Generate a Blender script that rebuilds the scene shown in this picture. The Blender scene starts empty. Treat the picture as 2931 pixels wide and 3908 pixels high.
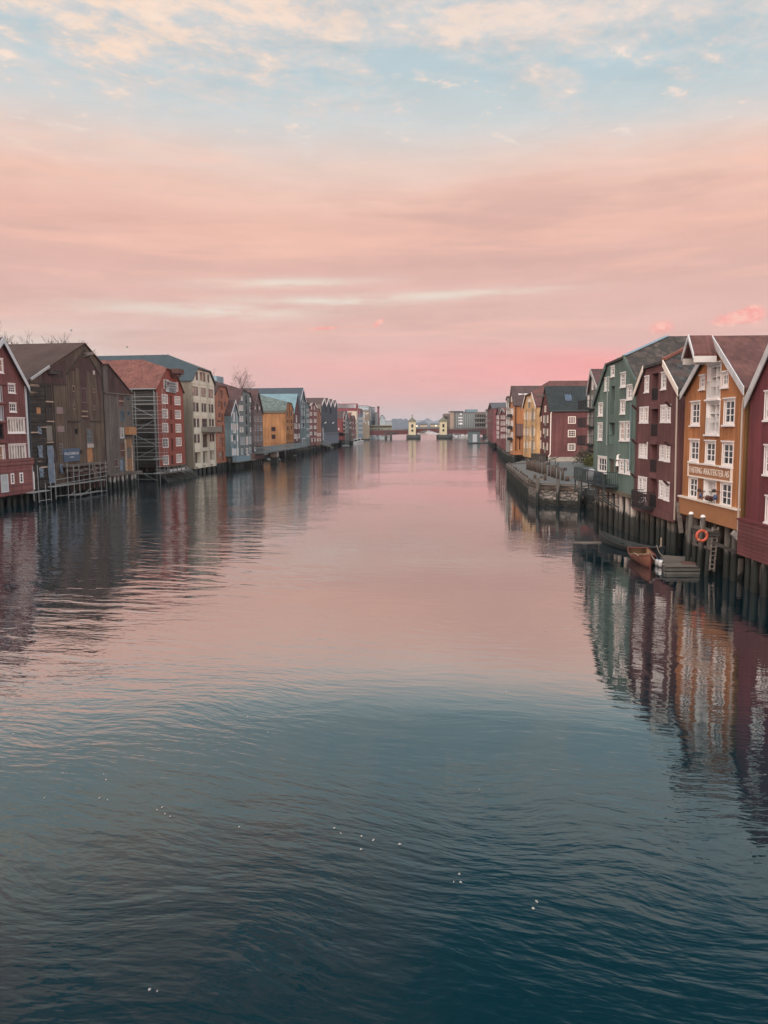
import bpy, bmesh, math, random
from mathutils import Vector, Matrix
from mathutils.geometry import tessellate_polygon
rnd = random.Random(7)
SC = bpy.context.scene
COL = SC.collection

# ------------------------------------------------------------------ camera
F_PX, CX, CY = 2935.0, 1465.5, 1954.0          # focal length and centre in the photograph's pixels
EYE = Vector((0, 0, 8.5))
PITCH, ROLL = math.radians(6.2), math.radians(0.45)
fw = Vector((0, math.cos(PITCH), -math.sin(PITCH)))
r0, u0 = Vector((1, 0, 0)), Vector((0, math.sin(PITCH), math.cos(PITCH)))
RT = r0 * math.cos(ROLL) - u0 * math.sin(ROLL)
UP = u0 * math.cos(ROLL) + r0 * math.sin(ROLL)
cd = bpy.data.cameras.new('camera')
cam = bpy.data.objects.new('camera', cd)
COL.objects.link(cam)
cam.matrix_world = Matrix(((RT.x, UP.x, -fw.x, EYE.x), (RT.y, UP.y, -fw.y, EYE.y), (RT.z, UP.z, -fw.z, EYE.z), (0, 0, 0, 1)))
cd.sensor_fit = 'VERTICAL'
cd.sensor_height = 36.0
cd.lens = 36.0 * F_PX / 3908.0
cd.clip_start, cd.clip_end = 0.1, 30000
SC.camera = cam
SC.view_settings.view_transform = 'Standard'
SC.view_settings.look = 'None'
SC.view_settings.gamma = 1.0
SC.view_settings.exposure = 0.0
SC.cycles.max_bounces = 6
SC.cycles.diffuse_bounces = 2
SC.cycles.glossy_bounces = 4
SC.cycles.caustics_reflective = False
SC.cycles.caustics_refractive = False

# ------------------------------------------------------------------ node helpers
class NT:
    def __init__(s, tree):
        s.t = tree
        s.t.nodes.clear()
    def n(s, kind, ins=None, **kw):
        nd = s.t.nodes.new(kind)
        for k, v in kw.items():
            setattr(nd, k, v)
        for k, v in (ins or {}).items():
            if isinstance(v, bpy.types.NodeSocket):
                s.t.links.new(v, nd.inputs[k])
            else:
                nd.inputs[k].default_value = v
        return nd
    def m(s, op, a, b=0.0, c=None, clamp=False):
        ins = {0: a, 1: b}
        if c is not None:
            ins[2] = c
        return s.n('ShaderNodeMath', ins, operation=op, use_clamp=clamp).outputs[0]
    def vec(s, x=0.0, y=0.0, z=0.0):
        return s.n('ShaderNodeCombineXYZ', {0: x, 1: y, 2: z}).outputs[0]
    def noise(s, v, scale=1.0, detail=3.0, rough=0.5, dist=0.0):
        return s.n('ShaderNodeTexNoise', {'Vector': v, 'Scale': scale, 'Detail': detail, 'Roughness': rough, 'Distortion': dist}).outputs[0]
    def rng(s, v, a, b, c=0.0, d=1.0, smooth=False):
        return s.n('ShaderNodeMapRange', {0: v, 1: a, 2: b, 3: c, 4: d}, interpolation_type='SMOOTHSTEP' if smooth else 'LINEAR').outputs[0]
    def mix(s, f, a, b, blend='MIX'):
        nd = s.n('ShaderNodeMix', None, data_type='RGBA', blend_type=blend)
        for idx, v in ((0, f), (6, a), (7, b)):
            if isinstance(v, bpy.types.NodeSocket):
                s.t.links.new(v, nd.inputs[idx])
            else:
                nd.inputs[idx].default_value = v if idx == 0 else (tuple(v) + (1.0,))[:4]
        return nd.outputs[2]
    def ramp(s, f, stops, interp='LINEAR'):
        nd = s.n('ShaderNodeValToRGB', {0: f})
        cr = nd.color_ramp
        cr.interpolation = interp
        while len(cr.elements) < len(stops):
            cr.elements.new(0.5)
        for e, (p, c) in zip(cr.elements, stops):
            e.position = p
            e.color = (tuple(c) + (1.0,))[:4]
        return nd.outputs[0]

def linraw(r, g, b, k=1.0):
    def f(c):
        c /= 255.0
        return (c / 12.92 if c <= 0.04045 else ((c + 0.055) / 1.055) ** 2.4) * k
    return (f(r), f(g), f(b))
DESAT = 0.14
def lin(r, g, b, k=1.0):
    c = linraw(r, g, b, k * 0.72 if k > 1 else k * 0.74)
    c = (c[0] * 0.92, c[1] * 0.995, c[2] * 0.97)
    y = 0.25 * c[0] + 0.6 * c[1] + 0.15 * c[2]
    return tuple(v + (y * t - v) * DESAT for v, t in zip(c, (0.97, 1.0, 1.04)))

# ------------------------------------------------------------------ sky (world) and light
W = bpy.data.worlds.new('World')
SC.world = W
W.use_nodes = True
def make_world():
    N = NT(W.node_tree)
    d = N.n('ShaderNodeTexCoord').outputs['Generated']
    sp = N.n('ShaderNodeSeparateXYZ', {0: d})
    x, y, z = sp.outputs
    el = N.m('MULTIPLY', N.m('ARCSINE', z), 57.2958)
    az = N.m('MULTIPLY', N.m('ARCTAN2', x, y), 57.2958)
    # wavy band structure: elevation bent by wide noise
    wv = N.noise(N.vec(N.m('MULTIPLY', az, 0.030), N.m('MULTIPLY', el, 0.10), 3.0), 1.0, 3, 0.5)
    elw = N.m('ADD', el, N.m('MULTIPLY', N.m('SUBTRACT', wv, 0.5), 4.5))
    elw = N.m('ADD', elw, N.m('MULTIPLY', az, 0.018))
    t = N.m('DIVIDE', elw, 90.0, clamp=True)
    def st(e, r, g, b, k=1.0):
        return (e / 90.0, linraw(r, g, b, k))
    base = N.ramp(t, [st(0, 200, 181, 179), st(1.2, 211, 183, 179), st(2.6, 226, 179, 174), st(4.4, 237, 180, 174), st(6.3, 229, 187, 179), st(8.5, 228, 186, 176),
                      st(11, 227, 183, 172), st(14, 234, 187, 172), st(16.5, 240, 199, 183), st(18.6, 233, 208, 197), st(20.4, 211, 213, 212),
                      st(23, 188, 206, 212), st(28, 182, 200, 207), st(31.5, 122, 150, 166), st(39, 56, 90, 106), st(50, 150, 164, 176), st(62, 222, 228, 234)])
    # warm right-hand glow low over the roofs
    rg = N.m('MULTIPLY', N.rng(az, -4, 24, 0, 1, True), N.m('MULTIPLY', N.rng(elw, 1.6, 4.0, 0, 1, True), N.rng(elw, 6.6, 4.6, 0, 1, True)))
    base = N.mix(N.m('MULTIPLY', rg, 1.0), base, linraw(253, 166, 163))
    # paler left side low down
    lg = N.m('MULTIPLY', N.rng(az, -4, -24, 0, 1, True), N.m('MULTIPLY', N.rng(el, 2.0, 4.5, 0, 1, True), N.rng(el, 8.5, 5.5, 0, 1, True)))
    base = N.mix(N.m('MULTIPLY', lg, 0.95), base, linraw(223, 207, 197))
    # long grey-mauve bands in the middle
    bn = N.noise(N.vec(N.m('MULTIPLY', az, 0.045), N.m('MULTIPLY', el, 0.42), 7.0), 1.0, 5, 0.55, 0.35)
    bm = N.m('MULTIPLY', N.rng(bn, 0.50, 0.66, 0, 1, True), N.m('MULTIPLY', N.rng(el, 3.5, 6, 0, 1), N.rng(el, 19, 15, 0, 1)))
    base = N.mix(N.m('MULTIPLY', bm, 0.55), base, linraw(214, 172, 163))
    bn2 = N.noise(N.vec(N.m('MULTIPLY', az, 0.05), N.m('MULTIPLY', el, 0.5), 19.0), 1.0, 5, 0.55, 0.3)
    bm2 = N.m('MULTIPLY', N.rng(bn2, 0.52, 0.68, 0, 1, True), N.m('MULTIPLY', N.rng(el, 5, 8, 0, 1), N.rng(el, 20, 16, 0, 1)))
    base = N.mix(N.m('MULTIPLY', bm2, 0.5), base, linraw(249, 198, 178))
    # single cream streaks
    sn = N.noise(N.vec(N.m('MULTIPLY', az, 0.16), N.m('MULTIPLY', el, 1.1), 2.0), 1.0, 6, 0.6, 0.4)
    def blob(a0, e0, sa, se, tilt=0.0):
        da = N.m('SUBTRACT', az, a0)
        de = N.m('SUBTRACT', N.m('SUBTRACT', el, e0), N.m('MULTIPLY', da, tilt))
        q = N.m('ADD', N.m('POWER', N.m('DIVIDE', da, sa), 2.0), N.m('POWER', N.m('DIVIDE', de, se), 2.0))
        return N.m('POWER', 2.718, N.m('MULTIPLY', q, -1.0))
    s_all = None
    for a in ((-13, 8.35, 9, 0.55, -0.004), (-7.5, 10.35, 6.5, 0.34, 0.03), (-4.5, 9.15, 5.5, 0.33, -0.01), (5, 9.5, 7, 0.35, 0.02)):
        b_ = blob(*a)
        s_all = b_ if s_all is None else N.m('ADD', s_all, b_)
    sm = N.m('MULTIPLY', N.m('MULTIPLY', s_all, N.rng(sn, 0.30, 0.58, 0.1, 1, True)), 0.85, clamp=True)
    base = N.mix(sm, base, linraw(236, 223, 209))
    # small pink cumulus low on the right
    cn = N.noise(N.vec(N.m('MULTIPLY', az, 1.3), N.m('MULTIPLY', el, 1.9), 5.0), 1.0, 5, 0.6)
    cb = None
    for a in ((19.6, 6.75, 1.15, 0.58, 0.08), (23.8, 7.05, 1.5, 0.52, 0.10), (25.3, 7.3, 0.9, 0.7, 0.0), (-0.3, 7.6, 0.55, 0.28, 0.5), (-4.2, 7.25, 1.4, 0.18, 0.05)):
        b_ = blob(*a)
        cb = b_ if cb is None else N.m('ADD', cb, b_)
    cm = N.rng(N.m('ADD', cb, N.m('MULTIPLY', N.m('SUBTRACT', cn, 0.5), 1.1)), 0.30, 1.0, 0, 1, True)
    ctint = N.mix(N.rng(cn, 0.40, 0.62, 0, 1, True), linraw(250, 168, 160), linraw(255, 198, 184))
    base = N.mix(N.m('MULTIPLY', cm, 0.9), base, ctint)
    # broken high clouds in the upper part, seen in perspective on a flat layer
    iz = N.m('DIVIDE', 1.0, N.m('ADD', z, 0.03))
    px, py = N.m('MULTIPLY', x, iz), N.m('MULTIPLY', y, iz)
    rx = N.m('ADD', N.m('MULTIPLY', px, 0.82), N.m('MULTIPLY', py, 0.57))
    ry = N.m('SUBTRACT', N.m('MULTIPLY', py, 0.82), N.m('MULTIPLY', px, 0.57))
    n1 = N.noise(N.vec(N.m('MULTIPLY', rx, 1.2), N.m('MULTIPLY', ry, 2.4), 1.3), 1.9, 9, 0.62, 0.6)
    n2 = N.noise(N.vec(px, py, 9.1), 9.0, 7, 0.62, 0.3)
    n3 = N.noise(N.vec(px, py, 4.1), 0.9, 2, 0.5)
    n4 = N.noise(N.vec(px, py, 2.2), 17.0, 4, 0.6, 0.4)
    left = N.rng(az, 6, -26, -0.03, 0.12)
    top = N.rng(el, 21.5, 27.0, -0.09, 0.13)
    c1 = N.m('ADD', N.m('ADD', N.m('ADD', n1, N.m('MULTIPLY', N.m('SUBTRACT', n2, 0.5), 0.80)), N.m('MULTIPLY', N.m('SUBTRACT', n3, 0.5), 0.40)), N.m('ADD', left, top))
    c1 = N.m('ADD', c1, N.m('MULTIPLY', N.m('SUBTRACT', n4, 0.5), 0.36))
    edge = N.m('MULTIPLY', N.rng(el, 16.5, 21, 0, 1, True), N.rng(el, 36, 29, 0, 1, True))
    veil = N.m('MULTIPLY', N.rng(c1, 0.34, 0.66, 0, 1, True), edge)
    base = N.mix(N.m('MULTIPLY', veil, 0.80), base, linraw(222, 213, 209))
    puff = N.m('MULTIPLY', N.rng(c1, 0.55, 0.80, 0, 1, True), edge)
    tint = N.mix(N.rng(az, -26, 24, 0, 1), linraw(255, 225, 201), linraw(236, 220, 211))
    base = N.mix(N.m('MULTIPLY', puff, 0.9), base, tint)
    # peach-lit cloud bank higher up on the left, above the frame
    hb = N.m('MULTIPLY', N.rng(N.m('ADD', n1, N.m('MULTIPLY', N.m('SUBTRACT', n2, 0.5), 0.3)), 0.37, 0.54, 0, 1, True), N.m('MULTIPLY', N.rng(az, 9, -9, 0, 1, True), N.m('MULTIPLY', N.rng(el, 27, 30, 0, 1, True), N.rng(el, 44, 37, 0, 1, True))))
    base = N.mix(N.m('MULTIPLY', hb, 0.85), base, linraw(226, 178, 160))
    # little separate cloud puffs drifting through the blue gap
    sp_ = N.m('MULTIPLY', N.rng(N.m('ADD', n2, N.m('MULTIPLY', N.m('SUBTRACT', n4, 0.5), 0.5)), 0.60, 0.74, 0, 1, True), N.m('MULTIPLY', N.rng(el, 18, 20, 0, 1, True), N.rng(el, 28, 25, 0, 1, True)))
    base = N.mix(N.m('MULTIPLY', sp_, 0.75), base, linraw(243, 226, 213))
    n5 = N.noise(N.vec(N.m('MULTIPLY', az, 0.16), N.m('MULTIPLY', el, 0.75), 11.0), 1.0, 7, 0.6, 0.5)
    base = N.mix(1.0, base, N.vec(*(N.rng(n5, 0.3, 0.7, 0.955, 1.045),) * 3), 'MULTIPLY')
    # unseen sky behind and beside the camera, brightened to light the facades
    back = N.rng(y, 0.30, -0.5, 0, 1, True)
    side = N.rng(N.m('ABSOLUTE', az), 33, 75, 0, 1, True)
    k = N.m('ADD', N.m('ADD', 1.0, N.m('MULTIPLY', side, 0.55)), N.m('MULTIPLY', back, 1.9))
    sky = N.n('ShaderNodeTexSky', None, sky_type='NISHITA', sun_disc=False, sun_elevation=math.radians(SUN_EL), sun_rotation=math.radians(180 + SUN_AZ))
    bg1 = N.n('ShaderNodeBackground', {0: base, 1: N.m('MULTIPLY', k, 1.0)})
    bg2 = N.n('ShaderNodeBackground', {0: sky.outputs[0], 1: 0.05})
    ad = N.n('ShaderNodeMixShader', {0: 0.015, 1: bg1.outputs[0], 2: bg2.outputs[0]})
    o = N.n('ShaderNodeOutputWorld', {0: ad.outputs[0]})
SUN_EL, SUN_AZ = 32.0, 20.0      # soft last light from behind the photographer
make_world()
sd = bpy.data.lights.new('sun', 'SUN')
sd.energy = 1.5
sd.angle = math.radians(30)
sd.color = (1.0, 0.93, 0.87)
so = bpy.data.objects.new('sun', sd)
COL.objects.link(so)
so.location = (-20, -40, 60)
_a, _e = math.radians(SUN_AZ), math.radians(SUN_EL)
so.rotation_euler = Vector((math.sin(_a) * math.cos(_e), math.cos(_a) * math.cos(_e), -math.sin(_e))).to_track_quat('-Z', 'Y').to_euler()

# ------------------------------------------------------------------ materials
MATS = {}
def new_mat(name):
    m = bpy.data.materials.new(name)
    m.use_nodes = True
    N = NT(m.node_tree)
    return m, N
def finish(N, col, rough=0.7, bump=None, bstr=0.5, bdist=0.02, spec=0.3, metal=0.0):
    ins = {'Base Color': col if isinstance(col, bpy.types.NodeSocket) else tuple(col) + (1.0,), 'Roughness': rough, 'Metallic': metal, 'Specular IOR Level': spec}
    if bump is not None:
        ins['Normal'] = N.n('ShaderNodeBump', {'Strength': bstr, 'Distance': bdist, 'Height': bump}).outputs[0]
    p = N.n('ShaderNodeBsdfPrincipled', ins)
    N.n('ShaderNodeOutputMaterial', {0: p.outputs[0]})

def boards(name, col, w=0.16, horiz=False, wear=0.25, worn=(0.16, 0.14, 0.125), vary=0.22, deep=0.03, patch=None, patch_amt=0.0):
    """painted or bare wooden boarding, UV in metres"""
    if name in MATS:
        return MATS[name]
    m, N = new_mat(name)
    uv = N.n('ShaderNodeSeparateXYZ', {0: N.n('ShaderNodeTexCoord').outputs['UV']})
    a, b = (uv.outputs[1], uv.outputs[0]) if horiz else (uv.outputs[0], uv.outputs[1])
    q = N.m('DIVIDE', a, w)
    idx = N.m('FLOOR', q)
    fr = N.m('FRACT', q)
    wn = N.n('ShaderNodeTexWhiteNoise', {'W': idx}, noise_dimensions='1D').outputs[0]
    streak = N.noise(N.vec(N.m('MULTIPLY', a, 5.0), N.m('MULTIPLY', b, 0.45), 1.0), 1.0, 5, 0.6)
    big = N.noise(N.vec(a, b, 2.0), 0.35, 4, 0.55)
    c = N.mix(1.0, col, N.vec(*(N.rng(wn, 0, 1, 1 - vary, 1 + vary),) * 3), 'MULTIPLY')
    c = N.mix(1.0, c, N.vec(*(N.rng(big, 0.28, 0.72, 0.72, 1.22),) * 3), 'MULTIPLY')
    if patch is not None:
        pn = N.noise(N.vec(N.m('MULTIPLY', a, 0.55), N.m('MULTIPLY', b, 0.14), 5.0), 1.0, 5, 0.62)
        c = N.mix(N.m('MULTIPLY', N.rng(pn, 0.46, 0.62, 0, 1, True), patch_amt), c, patch)
    c = N.mix(N.m('MULTIPLY', N.rng(streak, 0.47, 0.72, 0, 1), wear), c, worn)
    run = N.noise(N.vec(N.m('MULTIPLY', uv.outputs[0], 2.2), N.m('MULTIPLY', uv.outputs[1], 0.16), 9.0), 1.0, 5, 0.65)
    c = N.mix(1.0, c, N.vec(*(N.rng(run, 0.34, 0.66, 0.80, 1.12),) * 3), 'MULTIPLY')
    spot = N.noise(N.vec(uv.outputs[0], N.m('MULTIPLY', uv.outputs[1], 0.6), 21.0), 2.4, 6, 0.7)
    c = N.mix(N.rng(spot, 0.60, 0.74, 0, 0.28, True), c, worn)
    g = N.m('ABSOLUTE', N.m('SUBTRACT', fr, 0.5))
    h = N.m('ADD', N.rng(g, 0.36, 0.46, 1, 0), N.m('MULTIPLY', streak, 0.25))
    finish(N, c, 0.72, h, 0.8, deep, 0.25)
    MATS[name] = m
    return m

def tiles(name, col, col2, tw=0.24, th=0.36, moss=None):
    if name in MATS:
        return MATS[name]
    m, N = new_mat(name)
    uv = N.n('ShaderNodeSeparateXYZ', {0: N.n('ShaderNodeTexCoord').outputs['UV']})
    qx, qy = N.m('DIVIDE', uv.outputs[0], tw), N.m('DIVIDE', uv.outputs[1], th)
    wn = N.n('ShaderNodeTexWhiteNoise', {'Vector': N.vec(N.m('FLOOR', qx), N.m('FLOOR', qy), 0.0)}, noise_dimensions='2D').outputs[0]
    big = N.noise(N.vec(uv.outputs[0], uv.outputs[1], 0.0), 0.5, 5, 0.6)
    c = N.mix(N.rng(wn, 0.1, 0.9, 0, 1), col, col2)
    c = N.mix(1.0, c, N.vec(*(N.rng(big, 0.3, 0.7, 0.7, 1.25),) * 3), 'MULTIPLY')
    if moss is not None:
        c = N.mix(N.rng(N.noise(N.vec(uv.outputs[0], uv.outputs[1], 3.0), 1.1, 6, 0.68), 0.45, 0.62, 0, 0.75, True), c, moss)
    hx = N.m('SINE', N.m('MULTIPLY', qx, 6.2832))
    hy = N.m('FRACT', qy)
    h = N.m('ADD', N.m('MULTIPLY', hx, 0.35), N.m('MULTIPLY', N.m('SUBTRACT', 1.0, hy), 0.6))
    finish(N, c, 0.7, h, 0.9, 0.05, 0.3)
    MATS[name] = m
    return m

def plain(name, col, rough=0.6, spec=0.35, vary=0.15, scale=1.2, metal=0.0, bump=0.0, stain=None, stain_amt=0.0, sy=1.0):
    if name in MATS:
        return MATS[name]
    m, N = new_mat(name)
    uv = N.n('ShaderNodeTexCoord').outputs['UV']
    s = N.n('ShaderNodeSeparateXYZ', {0: uv})
    nz = N.noise(N.vec(s.outputs[0], N.m('MULTIPLY', s.outputs[1], sy), 0.0), scale, 6, 0.6)
    c = N.mix(1.0, col, N.vec(*(N.rng(nz, 0.25, 0.75, 1 - vary, 1 + vary),) * 3), 'MULTIPLY')
    if stain is not None:
        n2 = N.noise(N.vec(s.outputs[0], N.m('MULTIPLY', s.outputs[1], 0.3 * sy), 6.0), scale * 0.7, 6, 0.65)
        c = N.mix(N.m('MULTIPLY', N.rng(n2, 0.45, 0.7, 0, 1, True), stain_amt), c, stain)
    finish(N, c, rough, nz if bump else None, 0.6, bump, spec, metal)
    MATS[name] = m
    return m

def seam(name, col, w=0.5, vary=0.12):
    """standing-seam metal roofing"""
    if name in MATS:
        return MATS[name]
    m, N = new_mat(name)
    s = N.n('ShaderNodeSeparateXYZ', {0: N.n('ShaderNodeTexCoord').outputs['UV']})
    q = N.m('DIVIDE', s.outputs[0], w)
    wn = N.n('ShaderNodeTexWhiteNoise', {'W': N.m('FLOOR', q)}, noise_dimensions='1D').outputs[0]
    big = N.noise(N.vec(s.outputs[0], s.outputs[1], 0.0), 0.6, 6, 0.6)
    c = N.mix(1.0, col, N.vec(*(N.m('MULTIPLY', N.rng(wn, 0, 1, 1 - vary, 1 + vary), N.rng(big, 0.3, 0.7, 0.82, 1.18)),) * 3), 'MULTIPLY')
    g = N.m('ABSOLUTE', N.m('SUBTRACT', N.m('FRACT', q), 0.5))
    finish(N, c, 0.5, N.rng(g, 0.42, 0.48, 0, 1), 0.7, 0.04, 0.4)
    MATS[name] = m
    return m

def stone_mat(name, c1, c2, sx=1.6, sy=3.6, tide=1.3):
    if name in MATS:
        return MATS[name]
    m, N = new_mat(name)
    s = N.n('ShaderNodeSeparateXYZ', {0: N.n('ShaderNodeTexCoord').outputs['UV']})
    wob = N.noise(N.vec(s.outputs[0], s.outputs[1], 0.0), 1.5, 3)
    v = N.vec(N.m('ADD', N.m('MULTIPLY', s.outputs[0], sx), wob), N.m('ADD', N.m('MULTIPLY', s.outputs[1], sy), wob), 0.0)
    vo = N.n('ShaderNodeTexVoronoi', {'Vector': v, 'Scale': 1.0}, feature='DISTANCE_TO_EDGE').outputs['Distance']
    vc = N.n('ShaderNodeTexVoronoi', {'Vector': v, 'Scale': 1.0}).outputs['Color']
    c = N.mix(N.n('ShaderNodeSeparateXYZ', {0: vc}).outputs[0], c1, c2)
    gz = N.n('ShaderNodeSeparateXYZ', {0: N.n('ShaderNodeNewGeometry').outputs['Position']}).outputs[2]
    nz = N.noise(N.vec(s.outputs[0], s.outputs[1], 3.0), 1.7, 5, 0.65)
    wet = N.rng(N.m('ADD', gz, N.m('MULTIPLY', N.m('SUBTRACT', nz, 0.5), 0.9)), tide, tide - 0.35, 0, 1, True)
    c = N.mix(N.m('MULTIPLY', wet, 0.93), c, (0.016, 0.020, 0.015))
    c = N.mix(N.rng(vo, 0.0, 0.09, 0.85, 0.0), c, (0.03, 0.03, 0.028))
    finish(N, c, 0.75, N.m('ADD', N.rng(vo, 0, 0.16, 0, 1, True), N.m('MULTIPLY', nz, 0.3)), 1.0, 0.12, 0.3)
    MATS[name] = m
    return m

def pile_mat(name, top, tide=1.5):
    if name in MATS:
        return MATS[name]
    m, N = new_mat(name)
    pos = N.n('ShaderNodeNewGeometry').outputs['Position']
    s = N.n('ShaderNodeSeparateXYZ', {0: pos})
    nz = N.noise(N.vec(N.m('MULTIPLY', s.outputs[0], 3.0), N.m('MULTIPLY', s.outputs[1], 3.0), N.m('MULTIPLY', s.outputs[2], 0.8)), 1.6, 5, 0.6)
    c = N.mix(N.rng(nz, 0.3, 0.7, 0, 1), tuple(v * 0.6 for v in top), tuple(v * 1.25 for v in top))
    wet = N.rng(N.m('ADD', s.outputs[2], N.m('MULTIPLY', N.m('SUBTRACT', nz, 0.5), 1.3)), tide, tide - 0.4, 0, 1, True)
    c = N.mix(N.m('MULTIPLY', wet, 0.94), c, (0.012, 0.017, 0.014))
    finish(N, c, 0.75, nz, 0.8, 0.05, 0.3)
    MATS[name] = m
    return m

def glass_mat(name, col=(0.02, 0.025, 0.03), rough=0.06, spec=0.6):
    if name in MATS:
        return MATS[name]
    m, N = new_mat(name)
    s = N.n('ShaderNodeTexCoord').outputs['UV']
    nz = N.noise(s, 0.9, 3)
    c = N.mix(N.rng(nz, 0.35, 0.65, 0, 1), tuple(v * 0.5 for v in col), tuple(v * 1.5 for v in col))
    finish(N, c, rough, None, 0, 0, spec)
    MATS[name] = m
    return m
def lit_mat(name, col, e):
    if name in MATS:
        return MATS[name]
    m, N = new_mat(name)
    p = N.n('ShaderNodeBsdfPrincipled', {'Base Color': tuple(col) + (1,), 'Emission Color': tuple(col) + (1,), 'Emission Strength': e, 'Roughness': 0.2})
    N.n('ShaderNodeOutputMaterial', {0: p.outputs[0]})
    MATS[name] = m
    return m

WHITE = plain('white_paint', (0.82, 0.81, 0.78), 0.5, 0.35, 0.08)
CREAMW = plain('cream_paint', (0.78, 0.72, 0.62), 0.5, 0.35, 0.08)
PALEBLUE = plain('pale_blue_paint', (0.50, 0.56, 0.58), 0.5, 0.35, 0.1)
GLASS = glass_mat('window_glass', (0.05, 0.055, 0.06))
GLASSD = glass_mat('dark_glass', (0.012, 0.014, 0.016), 0.08, 0.35)
CURTAIN = glass_mat('curtained_glass', (0.33, 0.31, 0.28), 0.08, 0.5)
WARMG = glass_mat('warm_curtain_glass', (0.30, 0.20, 0.13), 0.08, 0.5)
PINKG = glass_mat('painted_pink_reflection_glass', (0.42, 0.33, 0.27), 0.06, 0.8)  # pink sky reflection put into the pane's base colour
DIMG = glass_mat('dim_blind_glass', (0.16, 0.16, 0.16), 0.08, 0.5)
HALFG = glass_mat('sky_grey_glass', (0.10, 0.11, 0.13), 0.03, 1.0)
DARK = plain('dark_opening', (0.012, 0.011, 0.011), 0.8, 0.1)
BLACKM = plain('black_metal', (0.014, 0.016, 0.018), 0.5, 0.4)
GALV = plain('galvanised_steel', (0.22, 0.25, 0.25), 0.45, 0.5, 0.15, 3.0, 0.0)
GREYWOOD = boards('grey_bare_wood', (0.155, 0.138, 0.118), 0.2, True, 0.4, (0.10, 0.09, 0.08))
DARKWOOD = boards('dark_tarred_wood', (0.055, 0.05, 0.045), 0.2, True, 0.4, (0.11, 0.10, 0.09))
PALEWOOD = boards('pale_new_wood', (0.42, 0.33, 0.25), 0.15, True, 0.15)
PLY = plain('orange_plywood', (0.36, 0.19, 0.09), 0.6, 0.3, 0.2)
TARP = plain('blue_tarpaulin', (0.14, 0.20, 0.26), 0.35, 0.5, 0.35, 2.0, 0.0, 0.12)
PILE_PALE = pile_mat('pale_pile_wood', (0.30, 0.26, 0.22), 1.75)
PILE_DARK = pile_mat('dark_pile_wood', (0.095, 0.085, 0.072), 1.75)
PILE_CONC = pile_mat('concrete_pile', (0.36, 0.33, 0.29), 1.75)
POSTW = boards('post_wood', (0.10, 0.076, 0.06), 0.1, False, 0.4, (0.08, 0.07, 0.06))

# ------------------------------------------------------------------ object helpers
def ray(px, py):
    return fw * F_PX + RT * (px - CX) - UP * (py - CY)
def G(px, py, z=0.0):
    """ground point (at height z) seen at a pixel of the photograph"""
    d = ray(px, py)
    k = (z - EYE.z) / d.z
    return EYE + d * k
class Zoom:
    def __init__(s, ox, oy, k):
        s.a = (ox, oy, k)
    def __call__(s, p):
        return (s.a[0] + p[0] * s.a[2], s.a[1] + p[1] * s.a[2])
Z1 = Zoom(0, 1250, 420 / 1273); Z2 = Zoom(340, 1320, 420 / 1659); Z3 = Zoom(700, 1340, 420 / 1659); Z4 = Zoom(960, 1440, 440 / 1659)
Z5 = Zoom(1350, 1500, 550 / 1659); Z6 = Zoom(1820, 1400, 480 / 1659); Z7 = Zoom(2200, 1270, 440 / 1333); Z8 = Zoom(2500, 1250, 431 / 1122)
Z9 = Zoom(2230, 1780, 701 / 1659); Z10 = Zoom(1900, 1720, 480 / 1659); Z11 = Zoom(1350, 1570, 290 / 1659); Z12 = Zoom(1620, 1540, 280 / 1659)
Z13 = Zoom(1200, 1520, 220 / 1659); Z14 = Zoom(0, 1700, 760 / 1659); Z15 = Zoom(850, 1640, 300 / 1659); Z16 = Zoom(0, 1250, 130 / 442)

def thing(name, label, cat, loc=(0, 0, 0), rotz=0.0, group=None):
    o = bpy.data.objects.new(name, None)
    o.empty_display_size = 0.3
    COL.objects.link(o)
    o.location = loc
    o.rotation_euler = (0, 0, rotz)
    o['label'] = label
    o['category'] = cat
    if group:
        o['group'] = group
    return o
def tag(o, label, cat, group=None):
    o['label'] = label
    o['category'] = cat
    if group:
        o['group'] = group
    return o
def structure(o):
    o['kind'] = 'structure'
    return o

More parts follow.
